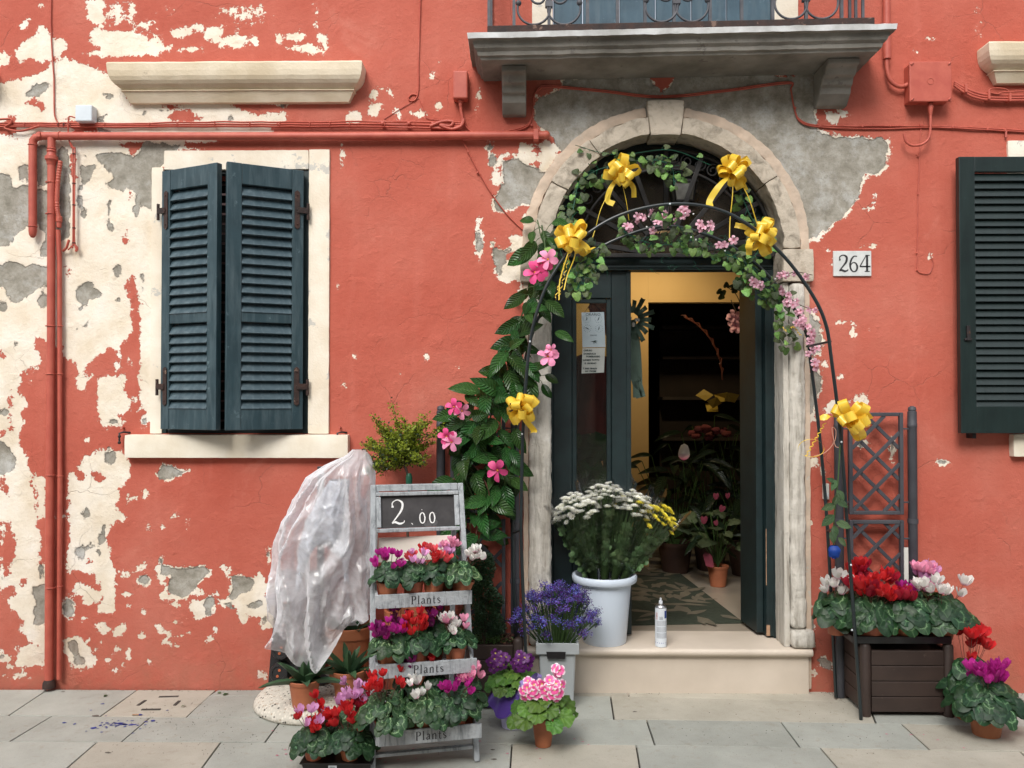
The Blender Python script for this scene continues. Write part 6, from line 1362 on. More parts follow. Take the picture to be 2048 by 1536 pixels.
vine('', '', [(1480,540,-.15),(1530,600,-.14)], -.15, .055, 36, IVY, .050, 28, .002, 'wire_green', .6, parent=gl2, mind=.018)
gl3 = vine('ivy_garland', 'bunch of artificial ivy hanging with green wire at the left shoulder of the arch', [(1190,500,-.36),(1170,540,-.38),(1155,580,-.38)], -.38, .062, 60, IVY, .052, 25, .002, 'wire_green', .6, 'ivy garlands', 'garland', mind=.018)
gl4 = vine('ivy_garland', 'few bright leaves at the top middle of the garden arch', [(1320,420,-.36),(1345,440,-.36),(1370,470,-.3)], -.36, .03, 16, IVY, .050, 26, .002, 'wire_green', .5, 'ivy garlands', 'garland', mind=.02)
mb = MB(); rr = random.Random(4)
for k in range(16):
    a = Vector(W(1145+rr.random()*60, 500+rr.random()*30, -.37)); pts = [a]
    for i in range(7): pts.append(pts[-1] + Vector((rr.uniform(-.012,.012), rr.uniform(-.008,.008), -rr.uniform(.008,.022))))
    mb.tube(smoothpath(pts, 3), .0009, 4)
mb.build('green_wire', 'wire_green', gl3, kind='stuff')
mb = MB()
for k in range(18):
    a = Vector(W(1300+rr.random()*240, 455+rr.random()*90, -.16)); pts = [a]
    for i in range(6): pts.append(pts[-1] + Vector((rr.uniform(-.02,.02), rr.uniform(-.008,.008), rr.uniform(-.02,.012))))
    mb.tube(smoothpath(pts, 3), .0009, 4)
mb.build('green_wire', 'wire_green', gl2, kind='stuff')
BLO = [flat_flower('petal_blossom', 5, .36, 1.0, .3, s, 'petal_hotpink', .3, .12) for s in range(3)]
def blossom(label, paths, y, n, seed, grp='pink blossom sprays'):
    r = random.Random(seed); t = thing('blossom_spray', label, 'artificial flowers', W(paths[0][0][0], paths[0][0][1], y), grp); mb = MB()
    for pt in paths:
        P = smoothpath([W(a, b, y) for a, b in pt], 6); mb.tube(P, .0022, 5)
        for i in range(n):
            c = P[r.randrange(len(P))] + Vector((r.uniform(-.02,.02), r.uniform(-.02,.005), r.uniform(-.02,.02)))
            inst(BLO[i % 3], 'flower', t, frame(c, (r.uniform(-1,1), r.uniform(-.3,.3), r.uniform(-1,1)), (r.uniform(-.8,.8), -1, r.uniform(-.3,.8)), r.uniform(.017,.026)))
        for i in range(2):
            c = P[r.randrange(len(P))] + Vector((r.uniform(-.03,.03), -.02, r.uniform(-.03,.03))); b_ = MB(); b_.sphere(c, .0048, 8); b_.build('pearl', 'pearl', t, smooth=60)
    mb.build('twig', 'twig', t, smooth=60, kind='stuff'); return t
blossom('pink blossom spray with white beads left of the top of the arch', [[(1250,460),(1275,435),(1320,430)], [(1300,455),(1320,440),(1365,420)]], -.2, 7, 1)
blossom('pink blossom spray with white beads right of the top of the arch', [[(1335,445),(1370,430),(1390,420)], [(1385,470),(1410,450),(1430,465)], [(1440,495),(1460,485)]], -.2, 5, 2)
blossom('pink blossom spray reaching over the right impost stone', [[(1540,570),(1585,545),(1625,550)], [(1500,565),(1520,570)]], -.22, 5, 3)
blossom('pink blossom spray trailing down the right side of the rear hoop', [[(1560,580),(1600,610),(1640,622)], [(1580,600),(1600,640),(1625,690),(1612,715)], [(1595,620),(1625,680),(1625,730)]], -.17, 10, 4)
# hanging ribbon curls
mat('satin_yellow', (.92,.68,.08), (.90,.60,.05), rough=.3, scale=3, coat=.3, tl=.3)
mat('satin_violet', (.34,.26,.60), (.28,.20,.5), rough=.25, coat=.4, tl=.15)
def ribbon(mb, P, w, side):
    n = len(P); V = []
    for i, p in enumerate(P):
        t = (P[min(i+1, n-1)] - P[max(i-1, 0)]).normalized(); s = side - t*side.dot(t); s = s.normalized() if s.length > 1e-4 else perp(t); V += [p - s*w/2, p, p + s*w/2]
    mb.add(V, [(3*i+j, 3*i+3+j, 3*i+4+j, 3*i+1+j) for i in range(n-1) for j in range(2)])
def bow(label, px, py, y, size, seed, tails, n=12, mt='satin_yellow', grp='yellow satin bows', nm='ribbon_bow', w=.046, squash=(1,1)):
    r = random.Random(seed); c = W(px, py, y); t = thing(nm, label, 'bow', c, grp)
    for k in range(n):
        a = k*2.399 + r.uniform(-.3,.3); el_ = r.uniform(.05, 1.0) if k > 2 else 1.2
        d = Vector((math.cos(a)*math.cos(el_)*squash[0], -math.sin(el_), math.sin(a)*math.cos(el_)*squash[1])).normalized()
        u = Vector((r.uniform(-1,1), r.uniform(-1,1), r.uniform(-1,1))); u = (u - d*u.dot(d)).normalized(); s = d.cross(u); l_ = size*r.uniform(.8,1.15)
        P = []
        for i in range(15):
            q = i/14*2*math.pi; P.append(c + d*l_*(.5 - .5*math.cos(q)) + u*l_*.20*math.sin(q)*(1 - .5*math.cos(q)))
        mb = MB(); ribbon(mb, P, w, s); o = mb.build('loop', mt, t, smooth=180)
    for tl_ in tails:
        P = smoothpath([c] + [W(a, b, y-.01+.02*((i % 2)-.5)) for i, (a, b) in enumerate(tl_[1:])], 8); mb = MB(); ribbon(mb, P, tl_[0], Vector((1, -.5, .1))); mb.build('tail', mt, t, smooth=180)
    return t
bow('yellow satin bow at the upper left of the fanlight ivy', 1240, 350, -.10, .102, 31, [(.030,(1222,375),(1215,400),(1228,408)), (.028,(1265,372),(1268,395)), (.004,(1205,410),(1190,460),(1180,490)), (.003,(1252,400),(1258,440))])
bow('yellow satin bow at the upper right with one broad hanging tail', 1466, 345, -.10, .100, 32, [(.036,(1440,370),(1420,400),(1420,414)), (.005,(1465,390),(1460,440),(1459,483)), (.02,(1485,365),(1493,380)), (.005,(1495,390),(1515,450))])
bow('yellow satin bow on the left shoulder of the garden arch', 1146, 478, -.42, .098, 33, [(.026,(1170,500),(1190,494)), (.006,(1135,510),(1120,560),(1118,600)), (.006,(1150,510),(1135,550),(1128,580))])
bow('yellow satin bow on the right shoulder of the garden arch', 1520, 472, -.36, .096, 34, [(.028,(1490,455),(1470,450)), (.03,(1500,480),(1498,510))])
bow('yellow satin bow tied low on the left leg of the arch', 1045, 815, -.43, .096, 35, [(.036,(1052,840),(1068,862),(1058,866)), (.034,(1035,830),(1030,848))])
bow('yellow satin bow flattened on top of the right trellis', 1700, 838, -.40, .115, 36, [(.034,(1668,832),(1640,836)), (.03,(1725,822),(1742,838))], squash=(1,.75))
# curled thin ribbon and wire ring hanging beside the right bow
cu = thing('curled_ribbon', 'tangle of thin curled gold ribbon below the right yellow bow', 'ribbon', W(1625, 880, -.38)); mb = MB()
for k in range(1):
    P = []; 
    for i in range(80):
        t_ = i/79; c = W(1650-t_*38+k*5, 846+t_*66, -.38); P.append(c + Vector((math.cos(t_*46+k*2)*.007, math.sin(t_*46+k*2)*.007, 0)))
    ribbon(mb, P, .005, Vector((0,.2,1)))
P = [W(1622, 896, -.38) + Vector((math.cos(a)*.055*1.2, math.sin(a*2)*.008, math.sin(a)*.045)) for a in [2*math.pi*i/30 for i in range(31)]]
ribbon(mb, P, .006, Vector((0,1,.3))); mb.build('curl', 'satin_yellow', cu, smooth=180)
mat('pink_cord', (.62,.33,.24), rough=.6); mb = MB(); mb.tube(smoothpath([W(1628,912,-.38), W(1650,905,-.39), W(1668,885,-.40), W(1672,862,-.41), W(1664,856,-.41), W(1670,890,-.41), W(1677,895,-.41)], 6), .0018, 5); mb.build('cord', 'pink_cord', cu, smooth=60)
cu2 = thing('curled_ribbon', 'thin curled gold ribbon dangling from the left shoulder bow', 'ribbon', W(1118, 560, -.40)); mb = MB()
for k in range(2):
    P = []
    for i in range(70):
        t_ = i/69; c = W(1135-t_*25+k*8, 505+t_*95-k*8, -.40); P.append(c + Vector((math.cos(t_*38+k*2)*.005, math.sin(t_*38+k*2)*.005, 0)))
    ribbon(mb, P, .005, Vector((0,.2,1)))
mb.build('curl', 'satin_yellow', cu2, smooth=180)
cu3 = thing('curled_ribbon', 'thin gold ribbon caught in the ivy on the right jamb', 'ribbon', W(1575, 660, -.12)); mb = MB()
P = [W(1565+i*.55, 655+math.sin(i*.12)*6+i*.15, -.14) + Vector((0, math.cos(i*.9)*.007, math.sin(i*.9)*.007)) for i in range(70)]; ribbon(mb, P, .005, Vector((0,.2,1))); mb.build('curl', 'satin_yellow', cu3, smooth=180)
# white shutter-string behind the fanlight decorations
# blue rose hanging upside down
br_ = thing('hanging_rose', 'blue rose hanging head down with pale green leaves from the right arch leg', 'rose', W(1672, 960, -.41))
mb = MB(); stem = smoothpath([W(1680,890,-.41), W(1676,960,-.42), W(1668,1040,-.42), W(1667,1092,-.42)], 6); mb.tube(stem, .0032, 6); mb.build('stem', 'stem_green', br_, smooth=60)
rr = random.Random(8)
for a, b, dx_, dy_, s_ in ((1672,960,-8,20,.06),(1674,980,16,22,.065),(1672,1000,18,10,.07),(1670,1010,-18,6,.075),(1668,1030,-22,20,.085),(1672,1045,20,6,.08),(1668,1050,4,30,.07),(1666,1010,10,-18,.07),(1664,1060,4,28,.07),(1676,1075,14,14,.06),(1670,965,-14,-8,.05)):
    p = W(a, b, -.43); q = W(a+dx_, b+dy_, -.44); inst(RSL[rr.randrange(2)], 'leaf', br_, frame(p, q-p, Vector((rr.uniform(-.3,.3),-1,.4)), s_))
c = W(1668, 1103, -.42); petals = []
for k in range(16):
    ring_ = k//5; a = k*2.399; ro = .011 + ring_*.0065; mb = MB(); V = []; hgt = .068 - ring_*.006
    for i in range(5):
        t_ = i/4
        for j in range(5):
            s_ = (j-2)/2; aa = a + s_*.85; rr2 = ro*(.45 + .75*math.sin(math.pi*min(1, t_*.75+.1))) + .007*max(0, t_-.75)*4*(1 if ring_ else .2)
            V.append(c + Vector((math.cos(aa)*rr2, math.sin(aa)*rr2, .030 - t_*hgt*(1 - .18*abs(s_)**2))))
    mb.add(V, [(5*i+j, 5*i+j+1, 5*i+6+j, 5*i+5+j) for i in range(4) for j in range(4)])
    mb.build('petal', 'petal_blue', br_, smooth=180)
# ------------------------------------------------------------------ right hand cyclamens
tr_ = thing('black_tray', 'shallow black plastic tray of cyclamens resting on the right planter box', 'tray', (rp0.x+.2, rp0.y+.1, .37))
tz_ = .372
mb = MB(); mb.box(rp0.x-.03, rp1.x-.03, rp0.y+.02, -.06, tz_, tz_+.006); mb.box(rp0.x-.045, rp1.x-.015, rp0.y+.005, rp0.y+.02, tz_-.002, tz_+.035); mb.box(rp0.x-.045, rp1.x-.015, -.07, -.055, tz_, tz_+.035); mb.box(rp0.x-.045, rp0.x-.03, rp0.y+.021, -.071, tz_, tz_+.035); mb.box(rp1.x-.03, rp1.x-.015, rp0.y+.021, -.071, tz_, tz_+.035); mb.build('tray_body', 'black_plastic', tr_, bevel=.004)
def at(px, y, z): return Vector((W(px, 1200, y).x, y, z))
big = dict(R_=.150, H=.10, nl=50, lsz=.108, fh=.10, rt=.072, ph=.095, fs=.054)
tz2 = tz_+.007
cyclamen('large bright red cyclamen in the left pot on the right planter', at(1742,-.30,tz2), ['red','red','crimson'], seed=201, nf=26, **big)
cyclamen('crimson magenta cyclamen in the middle pot on the right planter', at(1812,-.30,tz2), ['crimson','magenta','crimson'], seed=202, nf=12, **dict(big, fh=.06, fspread=.5))
cyclamen('white cyclamen in the right pot on the right planter', at(1882,-.29,tz2), ['white'], seed=203, nf=9, **dict(big, fspread=.9))
cyclamen('white cyclamen at the far left of the right planter', at(1672,-.22,tz2), ['white'], seed=204, nf=6, **dict(big, R_=.10, nl=30, rt=.055))
cyclamen('pale pink cyclamen at the back of the right planter', at(1848,-.16,tz2), ['lilac','pink'], seed=205, nf=20, **dict(big, fh=.12, nl=30, fspread=.45, R_=.11))
cyclamen('crimson cyclamen at the back left of the right planter', at(1722,-.16,tz2), ['red','crimson'], seed=206, nf=14, **dict(big, fh=.13, nl=30, fspread=.5, R_=.11))
lab = thing('plant_stick', 'upright white plastic plant stick among the right cyclamens', 'plant label', at(1812,-.2,.45)); mb = MB(); q = W(1812, 1095, -.2); mb.box(q.x-.011, q.x+.011, -.202, -.198, .5, q.z); mb.build('strip', 'offwhite_plastic', lab)
g_ = G(1975, 1452)
cyclamen('magenta cyclamen in a terracotta pot on the paving at the right edge', (W(1972,1400,-.58).x, -.58, 0), ['magenta'], seed=210, nf=17, **dict(big, R_=.165, nl=56, lsz=.10, rt=.082, ph=.135, H=.12, fh=.07, fspread=.6))
cyclamen('red cyclamen standing behind the magenta one at the right edge', (W(1938,1400,-.38).x, -.38, 0), ['red'], seed=211, nf=14, **dict(big, R_=.12, rt=.075, ph=.16, H=.14, fh=.13, fspread=.8, nl=36))
# ------------------------------------------------------------------ primulas
mat('lilac_pot', (.50,.48,.66), (.46,.44,.62), rough=.4); mat('violet_wrap', (.10,.05,.30), (.08,.04,.25), rough=.35, tl=.2)
def primmat(name, base, edge, eye):
    m, n, b, out = newmat(name); uv = N(n, 'UVMap').outputs[0]; sx = N(n, 'SeparateXYZ'); L(n, uv, sx.inputs[0])
    c = ramp(n, sx.outputs[0], [(.12, (*eye, 1)), (.22, (*base, 1)), (.60, (*base, 1)), (.82, (*edge, 1))]); L(n, c, b.inputs['Base Color']); b.inputs['Roughness'].default_value = .5
primmat('primula_pink', (.82,.10,.34), (.86,.70,.76), (.80,.78,.2)); primmat('primula_purple', (.085,.006,.11), (.10,.01,.13), (.7,.6,.1))
PRF = {k: [flat_flower(k, 5, .40, 1.0, .15, s, 'flower_eye_yellow', .1, .09) for s in range(3)] for k in ('primula_pink','primula_purple')}
def primula(label, base, fl, clusters, seed, R_=.14, H=.12, rt=.055, ph=.12, potm='terracotta', nl=26, lsz=.10, fs=.027):
    r = random.Random(seed); base = Vector(base); t = thing('potted_primula', label, 'potted plant', base, 'potted primulas'); pot(t, base, rt, rt*.68, ph, potm)
    top = base + Vector((0,0,ph*.9)); sm = MB()
    for i in range(nl):
        a = 2.399*i + r.uniform(-.2,.2); q = math.sqrt((i+.6)/nl); d = Vector((math.cos(a), math.sin(a), 0))
        p = top + d*R_*q*.95 + Vector((0,0,H*(1-q**1.6) + .01 + r.uniform(-.01,.015))); s = lsz*r.uniform(.75,1.2)
        tip = d + Vector((0,0,-.15-q*.65)); inst(PRI[i % 3], 'leaf', t, frame(p - tip.normalized()*s*.5, tip, Vector((d.x*.6, d.y*.6-.45, 1)) + Vector((r.uniform(-.2,.2), r.uniform(-.2,.2), 0)), s)); sm.tube([top, (top+p)/2 + Vector((0,0,.015)), p], .003, 5)
    for cx_, cz_, n_, rad in clusters:
        c = top + Vector((cx_, -.05, H + cz_)); sm.tube([top, top.lerp(c, .5) + Vector((0,0,.01)), c], .004, 6)
        for i in range(n_):
            d = Vector((math.cos(i*2.4)*math.sqrt((i+.5)/n_), -.6*(1-(i+.5)/n_)-.1, math.sin(i*2.4)*math.sqrt((i+.5)/n_))); p = c + d*rad; inst(PRF[fl][i % 3], 'flower', t, frame(p, (r.uniform(-1,1), 0, r.uniform(-1,1)), d + Vector((0,-.8,.35)), fs*r.uniform(.85,1.1)))
    sm.build('stems', 'stem_green', t, kind='stuff'); return t
gp_ = G(1087, 1498); primula('pink primula edged white in a terracotta pot in front of the grey bucket', (gp_.x, gp_.y+.04, 0), 'primula_pink', [(-.062,.040,9,.046), (.038,.045,11,.052), (.065,.125,3,.018)], 51, R_=.155, H=.12, rt=.054, ph=.135)
gq_ = G(1026, 1462); pp_ = (gq_.x, gq_.y+.06, 0); primula('dark purple primula in a lilac plastic pot tied with a violet bow', pp_, 'primula_purple', [(-.075,.06,9,.045), (.04,.055,9,.042)], 52, R_=.13, H=.10, rt=.082, ph=.20, potm='lilac_pot', nl=22, lsz=.095)
bow('violet satin bow on the lilac primula pot', 1062, 1362, pp_[1]-.10, .062, 53, [(.03,(1085,1368),(1098,1380)), (.03,(1045,1372),(1040,1392))], n=6, mt='satin_violet', grp='violet bow', w=.03)
wr = thing('violet_wrapping', 'sheet of violet wrapping paper round the rim of the lilac pot', 'wrapping', (pp_[0], pp_[1], .12)); mb = MB()
rough_grid(mb, lambda u, v: Vector(pp_) + Vector((math.cos(math.pi*(.75+u*.85))*(.086 + .05*v + .01*math.sin(u*30)*v), math.sin(math.pi*(.75+u*.85))*(.086 + .03*v) - .0, .205 - .10*v*(1 + .3*math.sin(u*11)))), 30, 6); mb.build('sheet', 'violet_wrap', wr, smooth=180)
# ------------------------------------------------------------------ statice in a grey bucket
mat('grey_bucket', (.40,.43,.44), (.36,.39,.40), rough=.4, scale=4, tl=.1); mat('statice_purple', (.10,.02,.24), (.06,.012,.15), rough=.7, rand=.3); mat('statice_blue', (.14,.13,.46), (.10,.09,.36), rough=.7, rand=.3)
bx0_, bx1_ = W(1078,1350,-.30).x, W(1152,1350,-.30).x; fy, bk = -.30, -.10; bt_z = Z(1290, -.30)
sb = thing('square_bucket', 'translucent grey square flower bucket holding purple statice', 'bucket', ((bx0_+bx1_)/2, -.2, 0))
mb = MB(); mb.hexa([Vector(q) for q in ((bx0_+.012,fy+.015,.001),(bx1_-.012,fy+.015,.001),(bx1_-.012,bk-.01,.001),(bx0_+.012,bk-.01,.001),(bx0_,fy,bt_z-.02),(bx1_,fy,bt_z-.02),(bx1_,bk,bt_z-.02),(bx0_,bk,bt_z-.02))]); mb.build('body', 'grey_bucket', sb, bevel=.012)
mb = MB(); mb.box(bx0_-.016, bx1_+.016, fy-.014, fy-.002, bt_z-.045, bt_z+.012); mb.box(bx0_-.016, bx1_+.016, bk+.002, bk+.014, bt_z-.04, bt_z+.012); mb.box(bx0_-.016, bx0_-.003, fy-.0015, bk+.0015, bt_z-.04, bt_z+.012); mb.box(bx1_+.003, bx1_+.016, fy-.0015, bk+.0015, bt_z-.04, bt_z+.012); mb.build('rim', 'grey_bucket', sb, bevel=.003)
mb = MB(); q = (bx0_+bx1_)/2-.008; mb.box(q-.048, q+.048, fy-.016, fy-.0145, bt_z-.062, bt_z-.018) if False else mb.prism([(q-.05,bt_z-.03),(q-.045,bt_z-.066),(q+.045,bt_z-.066),(q+.05,bt_z-.03)], fy-.0165, fy-.002); mb.build('handle_hole', 'dark_void', sb)
st = thing('statice_bunch', 'bunch of purple and blue statice in the grey square bucket', 'cut flowers', ((bx0_+bx1_)/2, -.2, bt_z)); r = random.Random(71)
def statice(seed):
    r = random.Random(seed); mb = MB()
    for i in range(70):
        c = Vector((r.gauss(0,.35), r.gauss(0,.32), r.gauss(0,.28))); a = r.uniform(0,6.28); s = r.uniform(.07,.12); d = Vector((c.x+r.uniform(-.3,.3), c.y-.2, .7+r.uniform(-.2,.3))).normalized(); u = perp(d); w = d.cross(u)
        mi = r.choice((0,0,1,1,1,2 if i % 4 == 0 else 0)); k = s*(.35 if mi == 2 else 1)
        ring_ = [c + d*k + (u*math.cos(a+j*1.257) + w*math.sin(a+j*1.257))*k for j in range(5)]; mb.add([c] + ring_, [(0, 1+j, 1+(j+1) % 5) for j in range(5)], mi)
    for i in range(14):
        c = Vector((r.gauss(0,.25), r.gauss(0,.25), r.uniform(-.5,.1))); mb.tube([Vector((0,0,-1)), c], .02, 3, 3)
    return mb.mesh('flower_spray', ['statice_purple','statice_blue','pearl','stem_green'])
STA = [statice(i) for i in range(5)]; sm = MB(); cb = Vector(((bx0_+bx1_)/2, -.2, bt_z-.04))
for i in range(110):
    a = 2.399*i; q = math.sqrt((i+.5)/110); xo = math.cos(a)*q*.235; yo = math.sin(a)*q*.14; hz = .155 + .10*(1-q**2) + r.uniform(-.035,.045) - (.07 if q > .75 else 0)
    p = cb + Vector((xo, yo-.02, .05+hz)); inst(STA[i % 5], 'flower_spray', st, frame(p, (math.cos(i), math.sin(i), 0), Vector((xo*2, yo*2, 1)), .034*r.uniform(.8,1.2)))
    e = cb + Vector((xo*.32, yo*.4, 0)); sm.tube([e, e.lerp(p, .55) + Vector((xo*.05, 0, .012)), p], .0022, 4)
sm.build('stems', 'stem_green', st, kind='stuff')
# ------------------------------------------------------------------ white bucket and wrapped chrysanthemums
mat('bucket_white', (.62,.70,.80), (.60,.68,.78), rough=.32, scale=3, spec=.5)
cbk = Vector((X(1208,.09), .085, .25)); bk_ = thing('white_bucket', 'tall round white plastic bucket of wrapped bouquets on the door step', 'bucket', cbk)
mb = MB(); mb.lathe([(.118,0),(.121,.004),(.149,.325),(.153,.328),(.153,.335),(.176,.338),(.181,.345),(.183,.368),(.178,.378),(.165,.378),(.156,.366),(.145,.31),(.12,.12)], cbk, 40, cap=False); mb.lathe([(.118,.0),(.001,.001)], cbk, 30, cap=False); mb.build('body', 'bucket_white', bk_, smooth=40)
mb = MB(); mb.lathe([(.145,.30),(.001,.301)], cbk, 20, cap=False); mb.build('water', 'dark_void', bk_)
def mum(mt, seed, n=46):
    r = random.Random(seed); mb = MB(); uv = []
    for i in range(n):
        el_ = math.asin(min(1, (i+.5)/n)); a = i*2.399; d = Vector((math.cos(a)*math.cos(el_), math.sin(a)*math.cos(el_), math.sin(el_)*.75+.1)); s = Vector((-math.sin(a), math.cos(a), 0)); l_ = 1 - .45*(i/n)
        V = [d*.15, d*l_*.55 + s*.10*l_, d*l_*.55 - s*.10*l_, d*l_ + Vector((0,0,.10)) + s*.06, d*l_ + Vector((0,0,.10)) - s*.06]
        mb.add(V, [(0,2,1), (1,2,4,3)]); uv += [(0,.5),(.5,.3),(.5,.7),(1,.4),(1,.6)]
    return mb.mesh('bloom', mt, None, uv)
MUMF = {'w': [mum('petal_cream', i) for i in range(3)] , 'y': [mum('petal_yellow', i) for i in range(3)]}
glassmat('cellophane', (.995,.995,.995), .0, .003, (.8,.8,.8), .06)
for q_ in MATS['cellophane'].node_tree.nodes:
    if q_.type == 'FRESNEL': q_.inputs[0].default_value = 1.22
_cm = MATS['cellophane']
def bouquet(label, top_c, rad, kinds, nb, seed, nleaf=30):
    nleaf = int(nleaf*1.9)
    r = random.Random(seed); t = thing('wrapped_bouquet', label, 'bouquet', cbk + Vector((0,0,.38)), 'bouquets in the white bucket'); foot = cbk + Vector(((top_c.x-cbk.x)*.25, 0, .30)); ax = (top_c - foot); Lh = ax.length; ax.normalize(); u = ax.cross(Vector((0,1,0))).normalized(); w = ax.cross(u); sm = MB()
    for i in range(nb):
        a = i*2.399; q = math.sqrt((i+.5)/nb); p = top_c + u*math.cos(a)*rad*q + w*math.sin(a)*rad*q*.8 + ax*(.10*(1-q*q)-.035 + r.uniform(-.022,.022)); k = r.choice(kinds)
        d = (p - foot).normalized(); inst(MUMF[k][i % 3], 'bloom', t, frame(p, perp(d), d*.45 + Vector((0,-1,.35)), r.uniform(.018,.028)))
        sm.tube([foot + (p-foot)*.1, foot.lerp(p, .6) + Vector((r.uniform(-.01,.01), r.uniform(-.01,.01), 0)), p], .0016, 4, cap=False)
    for i in range(nleaf):
        h = r.uniform(.18,.78); a = r.uniform(math.pi*.0, 2*math.pi); p = foot + ax*Lh*h + (u*math.cos(a) + w*math.sin(a)*.8)*rad*h*r.uniform(.35,.95); inst(MUM[i % 3], 'leaf', t, frame(p, (p-foot).normalized() + Vector((r.uniform(-.6,.6),-.2,r.uniform(-.6,.3))), Vector((r.uniform(-.5,.5),-1,r.uniform(-.3,.6))), r.uniform(.05,.08)))
    sm.build('stems', 'stem_green', t, kind='stuff')
    mb = MB(); na, nz_ = 40, 9
    def cel(uu, vv):
        a = 2*math.pi*uu; f = .12 + 1.0*vv; rr_ = rad*1.12*f*(1 + .05*math.sin(a*5+seed) + .035*math.sin(a*11+seed*2)*vv); top_ = .06*max(0, math.sin(a*2+seed))*(vv**4)
        p = foot + ax*(Lh*1.14*vv + top_ + .01) + u*math.cos(a)*rr_ + w*math.sin(a)*rr_*.85; return p + mnoise.noise_vector(p*11)*.010*vv
    rough_grid(mb, cel, na, nz_); mb.build('cellophane_wrap', 'cellophane', t, smooth=180)
    return t
zt4 = .085
bouquet('bunch of white chrysanthemums in cellophane, leftmost in the white bucket', W(1150, 1018, .02), .135, 'w', 92, 81, 34)
bouquet('bunch of white chrysanthemums in cellophane, middle of the white bucket', W(1210, 995, .10), .135, 'w', 84, 82, 34)
bouquet('bunch of white and yellow chrysanthemums in cellophane in the white bucket', W(1268, 1012, .06), .125, 'wwwwwy', 76, 83, 30)
bouquet('bunch of yellow chrysanthemums in cellophane, rightmost in the white bucket', W(1318, 1038, .03), .105, 'y', 46, 84, 18)
# spray can
can = thing('spray_can', 'white aerosol can without cap standing on the edge of the door step', 'spray can', (X(1320,.0), -.005, .25)); cc_ = Vector((X(1320,.0), -.005, .2505))
mat('can_white', (.66,.70,.74), (.62,.66,.70), rough=.3, metal=.1); mat('can_blue', (.02,.06,.30), rough=.35); mat('can_grey', (.33,.35,.38), rough=.4); mat('can_red', (.6,.12,.10), rough=.4); mat('steel', (.6,.6,.6), rough=.3, metal=1)
mb = MB(); mb.lathe([(.030,0),(.0325,.002),(.0325,.006),(.0315,.008),(.0315,.205),(.030,.212)], cc_, 28); mb.build('can_body', 'can_white', can, smooth=40)
mb = MB(); mb.lathe([(.0305,.212),(.030,.217),(.024,.226),(.015,.230),(.015,.234),(.004,.236)], cc_, 24); mb.build('shoulder', 'steel', can, smooth=40)
mb = MB(); mb.lathe([(.011,.234),(.011,.248),(.005,.25),(.005,.264)], cc_, 14); mb.build('nozzle', 'can_white', can, smooth=40)
def band(mb, a0, a1, z0_, z1_, r_=.0317):
    k = 8; V = []
    for i in range(k+1):
        a = R(a0 + (a1-a0)*i/k); V += [cc_ + Vector((math.cos(a)*r_, math.sin(a)*r_, z0_)), cc_ + Vector((math.cos(a)*r_, math.sin(a)*r_, z1_))]
    mb.add(V, [(2*i, 2*i+2, 2*i+3, 2*i+1) for i in range(k)])
mb = MB(); band(mb, 300, 335, .158, .198); band(mb, 180, 360, .022, .026); mb.build('blue_print', 'can_blue', can)
mb = MB(); [band(mb, 215, 335, .05+.0048*i, .0522+.0048*i) for i in range(20) if i not in (6, 13)]; mb.build('small_print', 'can_grey', can)
mb = MB()
for cx_, cz_ in ((210,.178),(222,.160),(222,.178),(210,.160)): [band(mb, cx_+q, cx_+q+2, cz_-.008, cz_+.008) for q in (-5, 4)]; band(mb, cx_-5, cx_+5, cz_-.009, cz_-.0075); band(mb, cx_-5, cx_+5, cz_+.0075, cz_+.009)
mb.build('hazard_print', 'can_red', can)
mb = MB(); [band(mb, 248+q, 249.5+q, .150, .168) for q in range(0, 34, 4)]; mb.build('barcode', 'print_ink', can)
# ------------------------------------------------------------------ parasol base, aloes, covered stand
m, n, b, out = newmat('exposed_aggregate'); co = objco(n); vo = N(n, 'TexVoronoi'); vo.inputs['Scale'].default_value = 75; L(n, co, vo.inputs['Vector'])
sc_ = N(n, 'SeparateXYZ'); L(n, vo.outputs['Color'], sc_.inputs[0]); c = ramp(n, sc_.outputs[0], [(.0, (.035,.03,.028,1)), (.10, (.08,.07,.06,1)), (.12, (.56,.52,.44,1)), (.8, (.66,.62,.54,1)), (.84, (.40,.33,.25,1))]); c = mixc(n, maprange(n, vo.outputs['Distance'], .42, .5), c, (.52,.49,.42)); L(n, c, b.inputs['Base Color']); b.inputs['Roughness'].default_value = .85
bump(n, b, vo.outputs['Distance'], .5, .006)
cb_ = G(640, 1404); pb_ = thing('parasol_base', 'domed parasol base of pebbled concrete with a grey pole', 'parasol base', cb_)
RB = 130*(CAM.z/(1412-796))
mb = MB(); mb.lathe([(RB*.97,0),(RB,.012),(RB*.985,.030),(RB*.92,.055),(RB*.78,.075),(RB*.5,.090),(RB*.15,.097),(.03,.098)], cb_, 56); mb.build('slab', 'exposed_aggregate', pb_, smooth=60)
mb = MB(); mb.tube([cb_ + Vector((0,0,.108)), cb_ + Vector((0,0,.42))], .026, 16); mb.tube([cb_ + Vector((0,0,.42)), cb_ + Vector((0,0,1.25))], .019, 12); mb.lathe([(.05,.108),(.05,.125),(.028,.14)], cb_, 16); mb.build('pole', 'trellis_grey', pb_, smooth=40)
